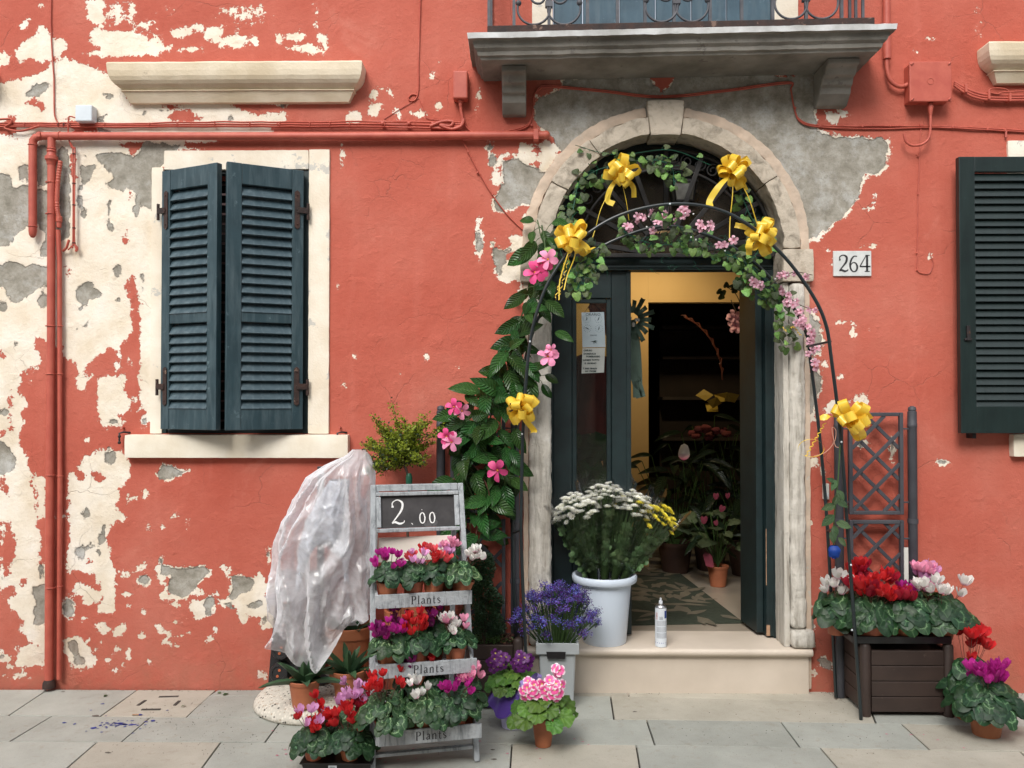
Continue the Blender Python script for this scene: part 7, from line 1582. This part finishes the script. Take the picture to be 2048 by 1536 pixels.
def aloe(label, px, py, y, s, seed, n=15, ph=.12, rt=.075, z0_=.0):
    r = random.Random(seed); base = Vector((W(px, py, y).x, y, z0_)); t = thing('potted_aloe', label, 'potted plant', base, 'potted aloes'); pot(t, base, rt, rt*.75, ph)
    top = base + Vector((0,0,ph*.85))
    for i in range(n):
        a = i*2.399 + r.uniform(-.2,.2); q = i/n; el_ = R(70 - 62*q + r.uniform(-6,6)); l_ = s*(.62 + .55*q)*r.uniform(.85,1.1); d = Vector((math.cos(a), math.sin(a), 0)); mb = MB(); V = []; kk = 9
        for j in range(kk+1):
            t_ = j/kk; e = el_ - t_*R(28)*q; p = top + d*(math.cos(el_)*l_*t_) + Vector((0,0,math.sin(el_)*l_*t_ - .35*l_*q*t_*t_)) ; w = .021*(s/.16)*(1-t_)**.7*(.75+.5*t_) + .0008; side = Vector((-d.y, d.x, 0)); up_ = side.cross(d*math.cos(e)+Vector((0,0,math.sin(e)))).normalized()*-1
            tooth = w*(1.12 if j % 2 else .94)
            V += [p - side*tooth + up_*w*.35, p + up_*w*-.15, p + side*tooth + up_*w*.35, p - up_*w*.75]
        mb.add(V, [(4*j+k, 4*j+(k+1) % 4, 4*j+4+(k+1) % 4, 4*j+4+k) for j in range(kk) for k in range(4)]); mb.build('leaf', 'aloe_skin', t, smooth=70)
    return t
aloe('spiky aloe in a terracotta pot, left one on the pebbled base', 609, 1390, cb_.y-.25, .24, 1, z0_=.070, rt=.078, ph=.135)
aloe('spiky aloe in a terracotta pot, right one beside the ladder', 697, 1390, cb_.y-.18, .24, 2, z0_=.082, rt=.085, ph=.15)
aloe('large terracotta pot of aloe half hidden behind the plastic cover', 700, 1290, -.14, .22, 3, z0_=0, rt=.13, ph=.40)
# black nursery trays leaning on the wall
nt_ = thing('nursery_tray', 'black nursery tray with round cups leaning on the wall under the plastic', 'tray', W(575, 1370, -.1)); mat('hole_orange', (.50,.12,.04), rough=.7)
a0 = W(536, 1365, -.14); 
mb = MB(); mb.hexa([a0 + Vector(q) for q in ((0,0,0),(.26,.0,0),(.26,.02,0),(0,.02,0),(.02,.10,.58),(.28,.10,.58),(.28,.12,.58),(.02,.12,.58))]); mb.build('tray_sheet', 'black_plastic', nt_, bevel=.003)
for i in range(5):
    for j in range(2):
        c = a0 + Vector((.07+.12*j+i*.004, .012+i*.02-.0, .055+i*.115)); M = Matrix.Translation(c) @ Matrix.Rotation(R(80), 4, 'X'); mb = MB(); mb.lathe([(.056,0),(.050,.055),(.047,.06),(.035,.061),(.034,.056),(.001,.056)], (0,0,0), 18, 0, M, cap=False); mb.build('cup', 'black_plastic', nt_, smooth=40)
        for k in (-.016, .014): mb = MB(); mb.lathe([(.0075,.0585),(.001,.059)], (k*.3, k, .003), 8, 0, M, cap=False); mb.build('drain_hole', 'hole_orange', nt_)
# translucent plastic cover
m, n, b, out = newmat('plastic_film'); n.nodes.remove(b); tr = N(n, 'BsdfTransparent'); tr.inputs[0].default_value = (.93,.94,.96,1); df = N(n, 'BsdfDiffuse'); df.inputs[0].default_value = (.93,.94,.96,1); ts = N(n, 'BsdfTranslucent'); ts.inputs[0].default_value = (.9,.9,.92,1); gl = N(n, 'BsdfGlossy'); gl.inputs['Roughness'].default_value = .28; co = objco(n)
m1 = N(n, 'MixShader'); m1.inputs[0].default_value = .4; L(n, df.outputs[0], m1.inputs[1]); L(n, ts.outputs[0], m1.inputs[2])
lw = N(n, 'LayerWeight'); lw.inputs[0].default_value = .35; m2 = N(n, 'MixShader'); fac = math_n(n, 'ADD', math_n(n, 'MULTIPLY', lw.outputs['Facing'], .75), maprange(n, noise_n(n, co, 5, 6, .65, 1.2), .35, .65, .24, .56)); L(n, fac, m2.inputs[0]); L(n, tr.outputs[0], m2.inputs[1]); L(n, m1.outputs[0], m2.inputs[2])
m3 = N(n, 'MixShader'); m3.inputs[0].default_value = .07; L(n, m2.outputs[0], m3.inputs[1]); L(n, gl.outputs[0], m3.inputs[2]); L(n, m3.outputs[0], out.inputs[0])
bpn = N(n, 'Bump'); bpn.inputs['Strength'].default_value = .55; bpn.inputs['Distance'].default_value = .05; vf = N(n, 'TexVoronoi'); vf.inputs['Scale'].default_value = 8; vm = N(n, 'Mapping'); vm.inputs['Scale'].default_value = (1.3,1,.55); vm.inputs['Rotation'].default_value = (0,.35,0); L(n, co, vm.inputs[0]); vd = N(n, 'Mix', data_type='RGBA'); vd.inputs[0].default_value = .12; L(n, vm.outputs[0], vd.inputs[6]); vn = N(n, 'TexNoise'); vn.inputs['Scale'].default_value = 7; L(n, co, vn.inputs['Vector']); L(n, vn.outputs[1], vd.inputs[7]); L(n, vd.outputs[2], vf.inputs['Vector']); vf2 = N(n, 'TexVoronoi'); vf2.inputs['Scale'].default_value = 19; L(n, vd.outputs[2], vf2.inputs['Vector']); L(n, math_n(n, 'ADD', vf.outputs['Distance'], math_n(n, 'MULTIPLY', vf2.outputs['Distance'], .35)), bpn.inputs['Height']); 
for s_ in (df, ts, gl): L(n, bpn.outputs[0], s_.inputs['Normal'])
EDG = [(898,706,730),(912,690,740),(930,650,746),(955,614,748),(1000,588,746),(1050,566,744),(1100,552,742),(1150,547,740),(1200,540,736),(1250,532,728),(1290,528,722),(1325,535,705)]
def film(name, parent, inset, mt, seed, z_top, z_bot, hem=.05, deep=.15, yc=-.33, crum=1.0, slit=None):
    mb = MB(); nu, nv = 190, 120; pys = [e[0] for e in EDG]
    tri = lambda x: abs((x % 1.0)*2 - 1)*2 - 1
    def f(u, v):
        a = 2*math.pi*u; lobes = .5 + .5*math.sin(a*2.0+seed) + .5*max(0, math.sin(a*3+seed*3)); py = z_top + (z_bot - hem*300*lobes*v**3 - z_top)*v
        l_ = np.interp(py, pys, [e[1] for e in EDG]) + inset; r_ = np.interp(py, pys, [e[2] for e in EDG]) - inset
        c = W((l_+r_)/2, py, yc); hw_ = W(r_, py, yc).x - c.x; dp = min(deep, hw_*.95)
        wob = fnoise(Vector((math.cos(a)*1.3, math.sin(a)*1.3, v*2.2+seed)), 1)*1.1
        fold = .11*tri(a*1.25 + wob*.9 + v*.5 + seed)*(.25+v) + .07*tri(a*2.3 - v*1.1 + wob*1.2 + seed*2)*(.3+v*.9) + .025*tri(a*1.1 + v*3.2 + wob*2)
        fx_ = abs(math.cos(a))**.85*math.copysign(1, math.cos(a)); p = c + Vector((fx_*hw_, math.sin(a)*dp, 0))
        q = Vector((p.x*1.0 + p.z*.35, p.y, p.z*.55 - p.x*.25))
        r1 = 1 - abs(mnoise.noise(q*9 + Vector((seed,0,0))))*2.2; r2 = 1 - abs(mnoise.noise(p*19 + Vector((0,seed,0))))*2.2
        rid = max(0,r1)**7*.012 + mnoise.noise(p*3+Vector((0,0,seed)))*.016
        d = Vector((math.cos(a)*.45, math.sin(a), 0)); k = min(1, v*9)
        return p + d*(fold*dp*5.2*.55 + rid*crum)*k
    rough_grid(mb, f, nu, nv); return mb.build(name, mt, parent, smooth=55)
cv = thing('plastic_cover', 'crumpled clear plastic sheet draped over a stand below the window', 'plastic sheet', W(640, 1300, -.33))
film('sheet', cv, 0, 'plastic_film', 1.3, 899, 1322, .30)
iv_ = thing('packed_stand', 'pale wrapped stand showing faintly through the crumpled plastic sheet', 'stand', W(650, 1250, -.33)); mat('pale_pack', (.80,.83,.88), (.60,.64,.70), rough=.4, scale=7, bmp=.4, bscale=30, bdist=.01)
film('wrapped_body', iv_, 48, 'pale_pack', 4.1, 960, 1180, .35, .07, crum=1.2)
# ------------------------------------------------------------------ yellow green bush on a stem
bu = thing('potted_bush', 'small airy yellow green bush on a bare stem behind the ladder', 'bush', W(818, 1180, -.20)); r = random.Random(17); bb_ = W(818, 968, -.20); lf = MB(); tw = MB()
tw.tube(smoothpath([W(822,1160,-.2), W(815,1060,-.2), bb_, W(808,925,-.2), W(800,890,-.2)], 5), .0075, 7); ctr_ = W(798, 885, -.2)
for i in range(60):
    a = i*2.399; e = r.uniform(-.5,1.25); d = Vector((math.cos(a)*math.cos(e)*1.15, math.sin(a)*math.cos(e)*.6, math.sin(e))); s0 = W(804, 912, -.2) + Vector((0,0,r.uniform(-.05,.05))); l_ = r.uniform(.12,.27)*(1.0 if e < .8 else .95)
    pts = [s0]; dd = d.normalized()
    for j in range(6): dd = (dd + Vector((r.uniform(-.35,.35), r.uniform(-.3,.3), r.uniform(-.2,.28)))).normalized(); pts.append(pts[-1] + dd*l_/6)
    tw.tube(pts, [.0025*(1-j/8) for j in range(7)], 4)
    P = smoothpath(pts, 6)
    for q in P[6:]:
        for k in range(5):
            c = q + Vector((r.gauss(0,.010), r.gauss(0,.010), r.gauss(0,.010))); s = r.uniform(.010,.018); t1 = Vector((r.uniform(-1,1), r.uniform(-1,1), r.uniform(-.3,1))).normalized(); u = perp(t1); u = Matrix.Rotation(r.uniform(0,6), 3, t1) @ u
            lf.add([c, c + t1*s*.5 + u*s*.36, c + t1*s, c + t1*s*.5 - u*s*.36], [(0,1,2,3)], 1 if (r.random() < .15 or c.z < s0.z-.0 and r.random() < .25) else 0)
tw.build('branches', 'twig', bu, kind='stuff'); lf.build('foliage', ['bush_leaf','boxwood_leaf'], bu, kind='stuff')
mb = MB(); mb.lathe([(.016,-.03),(.019,-.01),(.017,.015),(.012,.03)], W(818, 958, -.2), 10); mb.build('green_tape', 'wire_green', bu, smooth=40); pot(bu, (W(820,1200,-.2).x, -.2, .0), .13, .10, .62 if False else .50)
# dark upright shrub and ground cover in the left planter
sh = thing('boxwood_shrub', 'dark fine leaved shrub growing in the left planter beside the ladder', 'shrub', W(975, 1250, -.25)); lf = MB()
for i in range(9000):
    a = r.uniform(0,6.28); h = r.random(); q = math.sqrt(r.random())*(.085 - .03*h) * (1 + .25*math.sin(h*17+a*2)); c = W(968, 1270, -.24) + Vector((math.cos(a)*q + .02*math.sin(h*6), math.sin(a)*q, h*.42)); s = r.uniform(.009,.017); t1 = Vector((math.cos(a)+r.uniform(-.5,.5), math.sin(a)+r.uniform(-.5,.5), r.uniform(-.2,1))).normalized(); u = Matrix.Rotation(r.uniform(0,6), 3, t1) @ perp(t1)
    lf.add([c, c + t1*s*.5 + u*s*.3, c + t1*s, c + t1*s*.5 - u*s*.3], [(0,1,2,3)])
lf.build('foliage', 'boxwood_leaf', sh, kind='stuff'); mb = MB()
for k in range(7): mb.tube([W(968,1290,-.24) + Vector((0,0,0)), W(968,1290,-.24) + Vector((math.cos(k)*.05, math.sin(k)*.05, .30))], .003, 5)
mb.build('branches', 'twig', sh)
gc_ = MB(); mat('clover', (.09,.19,.04), (.05,.11,.03), rough=.6); mat('redleaf', (.16,.06,.04), (.10,.035,.03), rough=.6)
for i in range(1500):
    c = Vector((r.uniform(lp1.x-.44, lp1.x-.05), r.uniform(lp1.y+.05, -.10), .318 + r.random()*.035)); s = r.uniform(.006,.013); t1 = Vector((r.uniform(-1,1), r.uniform(-1,1), r.uniform(.1,.8))).normalized(); u = t1.cross(Vector((0,0,1))).normalized(); right = c.x > lp1.x-.12
    gc_.add([c, c + t1*s*.5 + u*s*.45, c + t1*s, c + t1*s*.5 - u*s*.45], [(0,1,2,3)], 1 if (right and r.random() < .7) else 0)
o = gc_.build('ground_cover', ['clover','redleaf']); o['kind'] = 'stuff'; o['label'] = 'low clover and reddish seedlings covering the soil of the left planter'
# ------------------------------------------------------------------ inside the shop
mt_ = thing('door_mat', 'dark green mat with a tan leaf pattern just inside the door', 'mat', G(1370, 1200, .25)); mat('mat_green', (.035,.045,.028), (.022,.03,.018), rough=.95, scale=30, bmp=.6, bscale=200, bdist=.003); mat('mat_tan', (.15,.13,.09), rough=.95, bmp=.6, bscale=200, bdist=.003)
C4 = [G(1222,1252,.2505), G(1488,1247,.2505), G(1350,1140,.2505), G(1240,1141,.2505)]; mb = MB(); mb.hexa([c for c in C4] + [c + Vector((0,0,.006)) for c in C4]); mb.build('pile', 'mat_green', mt_, bevel=.002)
r = random.Random(6); mb = MB()
for i in range(70):
    u_, v_ = r.uniform(.06,.94), r.uniform(.04,.96); c = (C4[0]*(1-u_) + C4[1]*u_)*(1-v_) + (C4[3]*(1-u_) + C4[2]*u_)*v_ + Vector((0,0,.0075 + i*.00001)); a = r.uniform(0,6.28); l_ = r.uniform(.12,.24); w_ = l_*r.uniform(.25,.45); d = Vector((math.cos(a), math.sin(a), 0)); s = Vector((-d.y, d.x, 0))
    mb.add([c, c + d*l_*.3 + s*w_*.5, c + d*l_*.7 + s*w_*.35, c + d*l_, c + d*l_*.7 - s*w_*.35, c + d*l_*.3 - s*w_*.5], [(0,1,2,3,4,5)])
mb.build('leaf_pattern', 'mat_tan', mt_, kind='stuff')
mat('dark_pot', (.06,.03,.02), (.04,.02,.015), rough=.6)
mat('spathe_pink', (.24,.045,.07), (.16,.03,.05), rough=.4)
def inplant(label, px, pz, y, n, size, spread, seed, meshes=DRK, cat='plant', nm='shop_plant', grp='dark plants inside the shop', pot_=None, hgt=.4):
    r = random.Random(seed); base = Vector((W(px, 1000, y).x, y, .25)) if pot_ is None else Vector(pot_); c = W(px, pz, y); t = thing(nm, label, cat, base, grp); sm = MB(); rt = .075
    pot(t, base, rt, rt*.75, .15) if pot_ is not None else pot(t, base, .14, .1, .24, 'dark_pot'); top = base + Vector((0,0,.14))
    for i in range(n):
        a = i*2.399; q = math.sqrt((i+.5)/n); d = Vector((math.cos(a), math.sin(a)*.7, 0)); p = c + d*spread*q + Vector((0,0,r.uniform(-1,1)*hgt*(1-q*.4))); tip = d + Vector((0,-.2,r.uniform(-.5,.35))); inst(meshes[i % len(meshes)], 'leaf', t, frame(p, tip, Vector((d.x*.4, -.7, .9)), size*r.uniform(.7,1.2))); sm.tube([top, top.lerp(p, .6) + Vector((0,0,.03)), p], .003, 4, cap=False)
    sm.build('stems', 'stem_green', t, kind='stuff'); return t, c, top
t, c, top = inplant('anthurium with pink spathes in a terracotta pot on the shop floor', 1430, 1060, 1.5, 26, .15, .19, 91, [DRK[0], IVY[4]], 'potted plant', 'anthurium', None, (W(1436,1165,1.5).x, 1.5, .25), .16)
for a, b, s in ((1408,1031,.060),(1447,1010,.052),(1432,985,.05),(1430,1040,.042),(1455,985,.042)):
    me = fan_leaf('spathe', 'spathe_pink', heart, cup=.1, n=14, rings=2); p = W(a, b, 1.38); inst(me, 'spathe', t, frame(p, (random.Random(a).uniform(-.5,.5), 0, -1), (.2,-1,.3), s))
tg = thing('plant_tag', 'pink and white plant tag stuck in the anthurium pot', 'plant label', W(1418, 1120, 1.35)); mb = MB(); P = [W(x, y_, 1.38) for x, y_ in ((1423,1135),(1412,1132),(1406,1110),(1410,1104),(1417,1106),(1424,1112),(1428,1133))]; mb.add(P + [p + Vector((0,.002,0)) for p in P], [tuple(range(7)), tuple(range(13,6,-1))]); mb.build('card', 'spathe_pink', tg)
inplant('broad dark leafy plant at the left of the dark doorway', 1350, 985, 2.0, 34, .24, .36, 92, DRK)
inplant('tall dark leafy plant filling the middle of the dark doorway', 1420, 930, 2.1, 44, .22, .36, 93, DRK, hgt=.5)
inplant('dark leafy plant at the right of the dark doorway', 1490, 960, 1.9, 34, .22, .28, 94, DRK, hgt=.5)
ce = thing('red_flower_head', 'dusky red crested flower heads above the dark shop plants', 'flowers', W(1410, 865, 1.9)); r = random.Random(5); mat('dusky_red', (.16,.03,.03), (.09,.018,.02), rough=.9, rand=.2)
for i in range(16): mb = MB(); mb.sphere(W(1385+i*4.4+r.uniform(-4,4), 862+r.uniform(-9,9)+(i % 3)*3, 1.85+r.uniform(0,.1)), .028*r.uniform(.8,1.4), 9, 0, (1.2,.8,.7)); mb.v = [tuple(Vector(q) + mnoise.noise_vector(Vector(q)*60)*.010) for q in mb.v]; mb.build('crest', 'dusky_red', ce, smooth=180)
yb = thing('yellow_wrap', 'yellow wrapped parcel of flowers inside the dark doorway', 'wrapping', W(1430, 800, 1.9)); mb = MB()
for k, (x, y_) in enumerate(((1410,790),(1428,805),(1445,795),(1425,815),(1462,795))):
    c = W(x, y_, 1.85); a = k*1.3; mb.add([c + Vector((math.cos(a+j*1.6)*.065, math.sin(a*3+j)*.04, math.sin(a+j*1.6)*.045)) for j in range(4)], [(0,1,2),(0,2,3)])
mat('dim_yellow', (.45,.32,.04), (.35,.24,.03), rough=.5); mb.build('folded_sheet', 'dim_yellow', yb)
hel = thing('heliconia_stem', 'orange heliconia stem arching in the dark doorway', 'flower', W(1430, 720, 1.8)); mat('orange_bract', (.12,.032,.014), (.07,.016,.008), rough=.5); P = smoothpath([W(1445,760,1.8), W(1440,720,1.8), W(1422,680,1.8), W(1395,650,1.8), W(1370,635,1.8)], 8); mb = MB(); mb.tube(P, .005, 6); mb.build('stem', 'orange_bract', hel)
for i in range(2, len(P)-1, 2): mb = MB(); d = (P[i+1]-P[i]).normalized(); mb.tube([P[i], P[i] + d*.035 + Vector((.012*((i//2) % 2*2-1),0,.012)), P[i] + d*.065], [.005,.006,.001], 6); mb.build('bract', 'orange_bract', hel)
lil = thing('peace_lily_flower', 'single pale spathe glowing among dark shop leaves', 'flower', W(1365, 905, 1.75)); me = fan_leaf('spathe', 'petal_white', lambda a: .36 + .25*max(0, math.cos(a))**4, cup=-.3, n=16, rings=3); inst(me, 'spathe', lil, frame(W(1366, 922, 1.75), (.0,0,1), (.2,-1,.1), .13)); mb = MB(); mb.tube([W(1366,922,1.76), W(1372,990,1.8)], .004, 5); mb.build('stem', 'stem_green', lil)
orc = thing('orchid_spray', 'pale orchid spray in shade at the right of the dark doorway', 'flower', W(1480, 650, 1.6)); r = random.Random(12); mb = MB(); mb.tube(smoothpath([W(1500,800,1.6), W(1485,700,1.6), W(1478,640,1.6), W(1462,600,1.6)], 6), .004, 5); mb.tube(smoothpath([W(1500,700,1.2), W(1478,600,1.2), W(1450,570,1.2)], 6), .003, 5); mb.build('stem', 'twig', orc)
for i in range(12): inst(BLO[i % 3] if i < 6 else IVY[3], 'flower', orc, frame(W(1470+r.uniform(-18,22), 645+r.uniform(-28,28), 1.55) if i < 6 else W(1450+r.uniform(-10,45), 580+r.uniform(-15,20), 1.2), (r.uniform(-1,1), 0, r.uniform(-1,1)), (r.uniform(-.5,.5), -1, .2), .05))
shf = thing('shop_shelf', 'dim wooden shelves on the back wall of the shop', 'shelf', W(1400, 800, 3.2)); mat('dim_wood', (.06,.045,.035), (.045,.034,.028), rough=.7)
for k, z_ in enumerate((660, 720, 800, 880)): mb = MB(); q0, q1 = W(1320, z_, 3.3), W(1540, z_, 3.3); mb.box(q0.x, q1.x+.3, 3.15, 3.45, q0.z, q0.z+.03); mb.build('board', 'dim_wood', shf, bevel=.003)
mb = MB(); q = W(1340, 700, 3.46); mb.box(q.x-.1, q.x+1.3, 3.46, 3.5, .3, 2.5); mb.build('back_panel', 'dark_room', shf)
wre = thing('ribbon_wreath', 'dark green ribbon wreath with trailing bands half hidden behind the left door leaf', 'wreath', W(1268, 640, .55)); mat('ribbon_green', (.13,.21,.17), (.09,.15,.12), rough=.5, tl=.15)
c = W(1262, 640, .55)
for i in range(18):
    a = 2*math.pi*i/18; d = Vector((math.cos(a), 0, math.sin(a))); mb = MB(); P = [c + d*.045, c + d*.088 + Vector((0,-.03,0)), c + d*.132 + Vector((0,-.01,0)), c + d*.128 + Vector((0,.02,0))]; P[2] = P[2] + d*(.018 if i % 2 else -.012); ribbon(mb, smoothpath(P, 4), .030, Vector((-d.z,.55*(1 if i % 2 else -1),d.x))); mb.build('loop', 'ribbon_green', wre, smooth=180)
for a, b in ((1258,1282),(1272,1276)): mb = MB(); ribbon(mb, smoothpath([c, W(a,700,.54), W(b,795,.53)], 6), .06, Vector((1,0,.0))); mb.build('trailing_band', 'ribbon_green', wre, smooth=180)
r = random.Random(3)
for i in range(8): mb = MB(); mb.sphere(c + Vector((r.uniform(-.04,.04), -.03, r.uniform(-.04,.04))), .012, 8); mb.build('bead', 'offwhite_plastic', wre, smooth=60)
# things behind the narrow pane: red jacket on a hook and leaves
rj = thing('hanging_jacket', 'dull red jacket hanging behind the narrow door pane', 'jacket', W(1185, 800, .55)); mat('jacket_red', (.20,.028,.02), (.10,.015,.012), rough=.8, scale=6, bmp=.4, bscale=20, bdist=.01); mb = MB()
rough_grid(mb, lambda u, v: W(1120+u*125, 735+v*160-30*math.sin(math.pi*u), .62) + Vector((0, -.05*math.sin(u*14+v*2) - .04*math.sin(math.pi*u), 0)), 24, 12); mb.build('cloth', 'jacket_red', rj, smooth=180)
bpp = thing('pink_tissue', 'coral pink tissue paper behind the top of the door pane', 'tissue paper', W(1190, 620, .6)); mat('coral_paper', (.62,.20,.12), (.5,.13,.08), rough=.8); mb = MB(); rough_grid(mb, lambda u, v: W(1178+u*50, 600+v*70, .65) + mnoise.noise_vector(Vector((u*6,v*6,1)))*.03, 10, 10); mb.build('sheet', 'coral_paper', bpp)
gsh = thing('pot_plant', 'green leafy plant seen through the foot of the narrow door pane', 'potted plant', (X(1185,.6), .6, .25)); r = random.Random(2)
for i in range(34): inst(VIN[i % 4], 'leaf', gsh, frame(W(1150+r.uniform(0,75), 860+r.uniform(0,150), .5+r.uniform(-.1,.1)), (r.uniform(-1,1), -.2, r.uniform(-1,.6)), (r.uniform(-.4,.4), -1, .4), .16))
pot(gsh, (X(1185,.6), .6, .25), .12, .09, .25); mb = MB(); mb.tube([Vector((X(1185,.6), .6, .4)), W(1185, 900, .55)], .012, 6); mb.build('stem', 'stem_green', gsh)
# ------------------------------------------------------------------ litter and marks on the paving
mat('paint_blue', (.015,.04,.25), rough=.5); mat('dry_leaf', (.18,.25,.06), (.12,.14,.05), rough=.8); mat('dark_stain', (.12,.10,.085), rough=.9); r = random.Random(31); mb = MB()
def splat(mb, c, a_, b_, k=9, z=.0018):
    mb.add([c + Vector((math.cos(2*math.pi*i/k)*a_*r.uniform(.6,1.25), math.sin(2*math.pi*i/k)*b_*r.uniform(.6,1.25), z)) for i in range(k)], [tuple(range(k))])
for i in range(46):
    x_, y_ = r.gauss(225, 32), r.gauss(1448, 8); 
    if y_ > 1441 or i % 5 == 0: splat(mb, G(x_, y_), r.uniform(.003,.011)*(1.8 if i % 7 == 0 else 1), r.uniform(.003,.010)*(1.5 if i % 7 == 0 else 1))
for x_, y_, s in ((128,1446,.012),(205,1408,.010),(280,1430,.014),(240,1447,.018),(262,1450,.016),(335,1421,.008),(182,1421,.006)): splat(mb, G(x_, y_), s, s*.8)
o = mb.build('paint_spots', 'paint_blue', pav, kind='stuff')
mb = MB()
for x_, y_, a_ in ((126,1384,.012),(192,1432,.02),(216,1506,.016),(1269,1424,.013),(985,1500,.012),(988,1519,.014),(553,1466,.006),(1245,1440,.006)): splat(mb, G(x_, y_), a_, a_*.55, 11)
mb.build('gum_stains', 'dark_stain', pav, kind='stuff')
LEAFLBL = ['crumpled green leaf on the thin paving row nearest the wall, left of the cover', 'green leaf lying right of the slotted drain slab', 'small green leaf at the wall foot left of the drain slab', 'pale leaf by the left back post of the right planter', 'tiny leaf touching the crumpled green leaf near the wall', 'second pale leaf tucked under the right planter edge']
for (x_, y_), sc in zip(((446,1392),(371,1412),(214,1391),(1690,1395),(441,1388),(1682,1390)), (.035,.030,.03,.04,.03,.03)):
    q = G(x_, y_) + Vector((0,0,.004)); o = inst(RSL[0], 'fallen_leaf', None, frame(q, (r.uniform(-1,1), r.uniform(-1,1), .1), (r.uniform(-.4,.4), r.uniform(-.4,.4), 1), sc)); o['label'] = LEAFLBL.pop(0); o['category'] = 'leaf'; o['group'] = 'leaves fallen on the paving'
mat('grit', (.10,.085,.065), (.05,.045,.038), rough=.95); mat('petal_litter', (.55,.12,.22), (.45,.08,.15), rough=.6); mb = MB()
for i in range(1300):
    if i % 3: p_ = Vector((r.uniform(X(-60), X(2100)), -abs(r.gauss(0,.018))-.004, 0))
    else: p_ = G(r.choice((300, 380, 470, 900, 1500, 1700)) + r.gauss(0,70), 1400 + r.random()*110)
    s_ = r.uniform(.001,.0035); mb.add([p_ + Vector((s_,0,.001)), p_ + Vector((-s_*.5,s_,.001)), p_ + Vector((-s_*.6,-s_*.8,.001)), p_ + Vector((0,0,.001+s_*.8))], [(0,1,3),(1,2,3),(2,0,3)])
mb.build('wall_foot_grit', 'grit', pav, kind='stuff'); mb = MB()
for i in range(34): splat(mb, G(r.choice((640, 790, 980, 1120, 1800)) + r.gauss(0,45), 1455 + r.random()*70), r.uniform(.004,.009), r.uniform(.003,.006), 6, .002)
mb.build('fallen_petals', 'petal_litter', pav, kind='stuff')
ci = thing('cigarette_end', 'brown cigarette end lying by the blue paint spots', 'cigarette end', G(265, 1431)); q = G(265, 1431) + Vector((0,0,.004)); mb = MB(); mb.tube([q, q + Vector((.03,.004,0))], .0038, 8); mb.build('filter', 'bare_wood', ci)
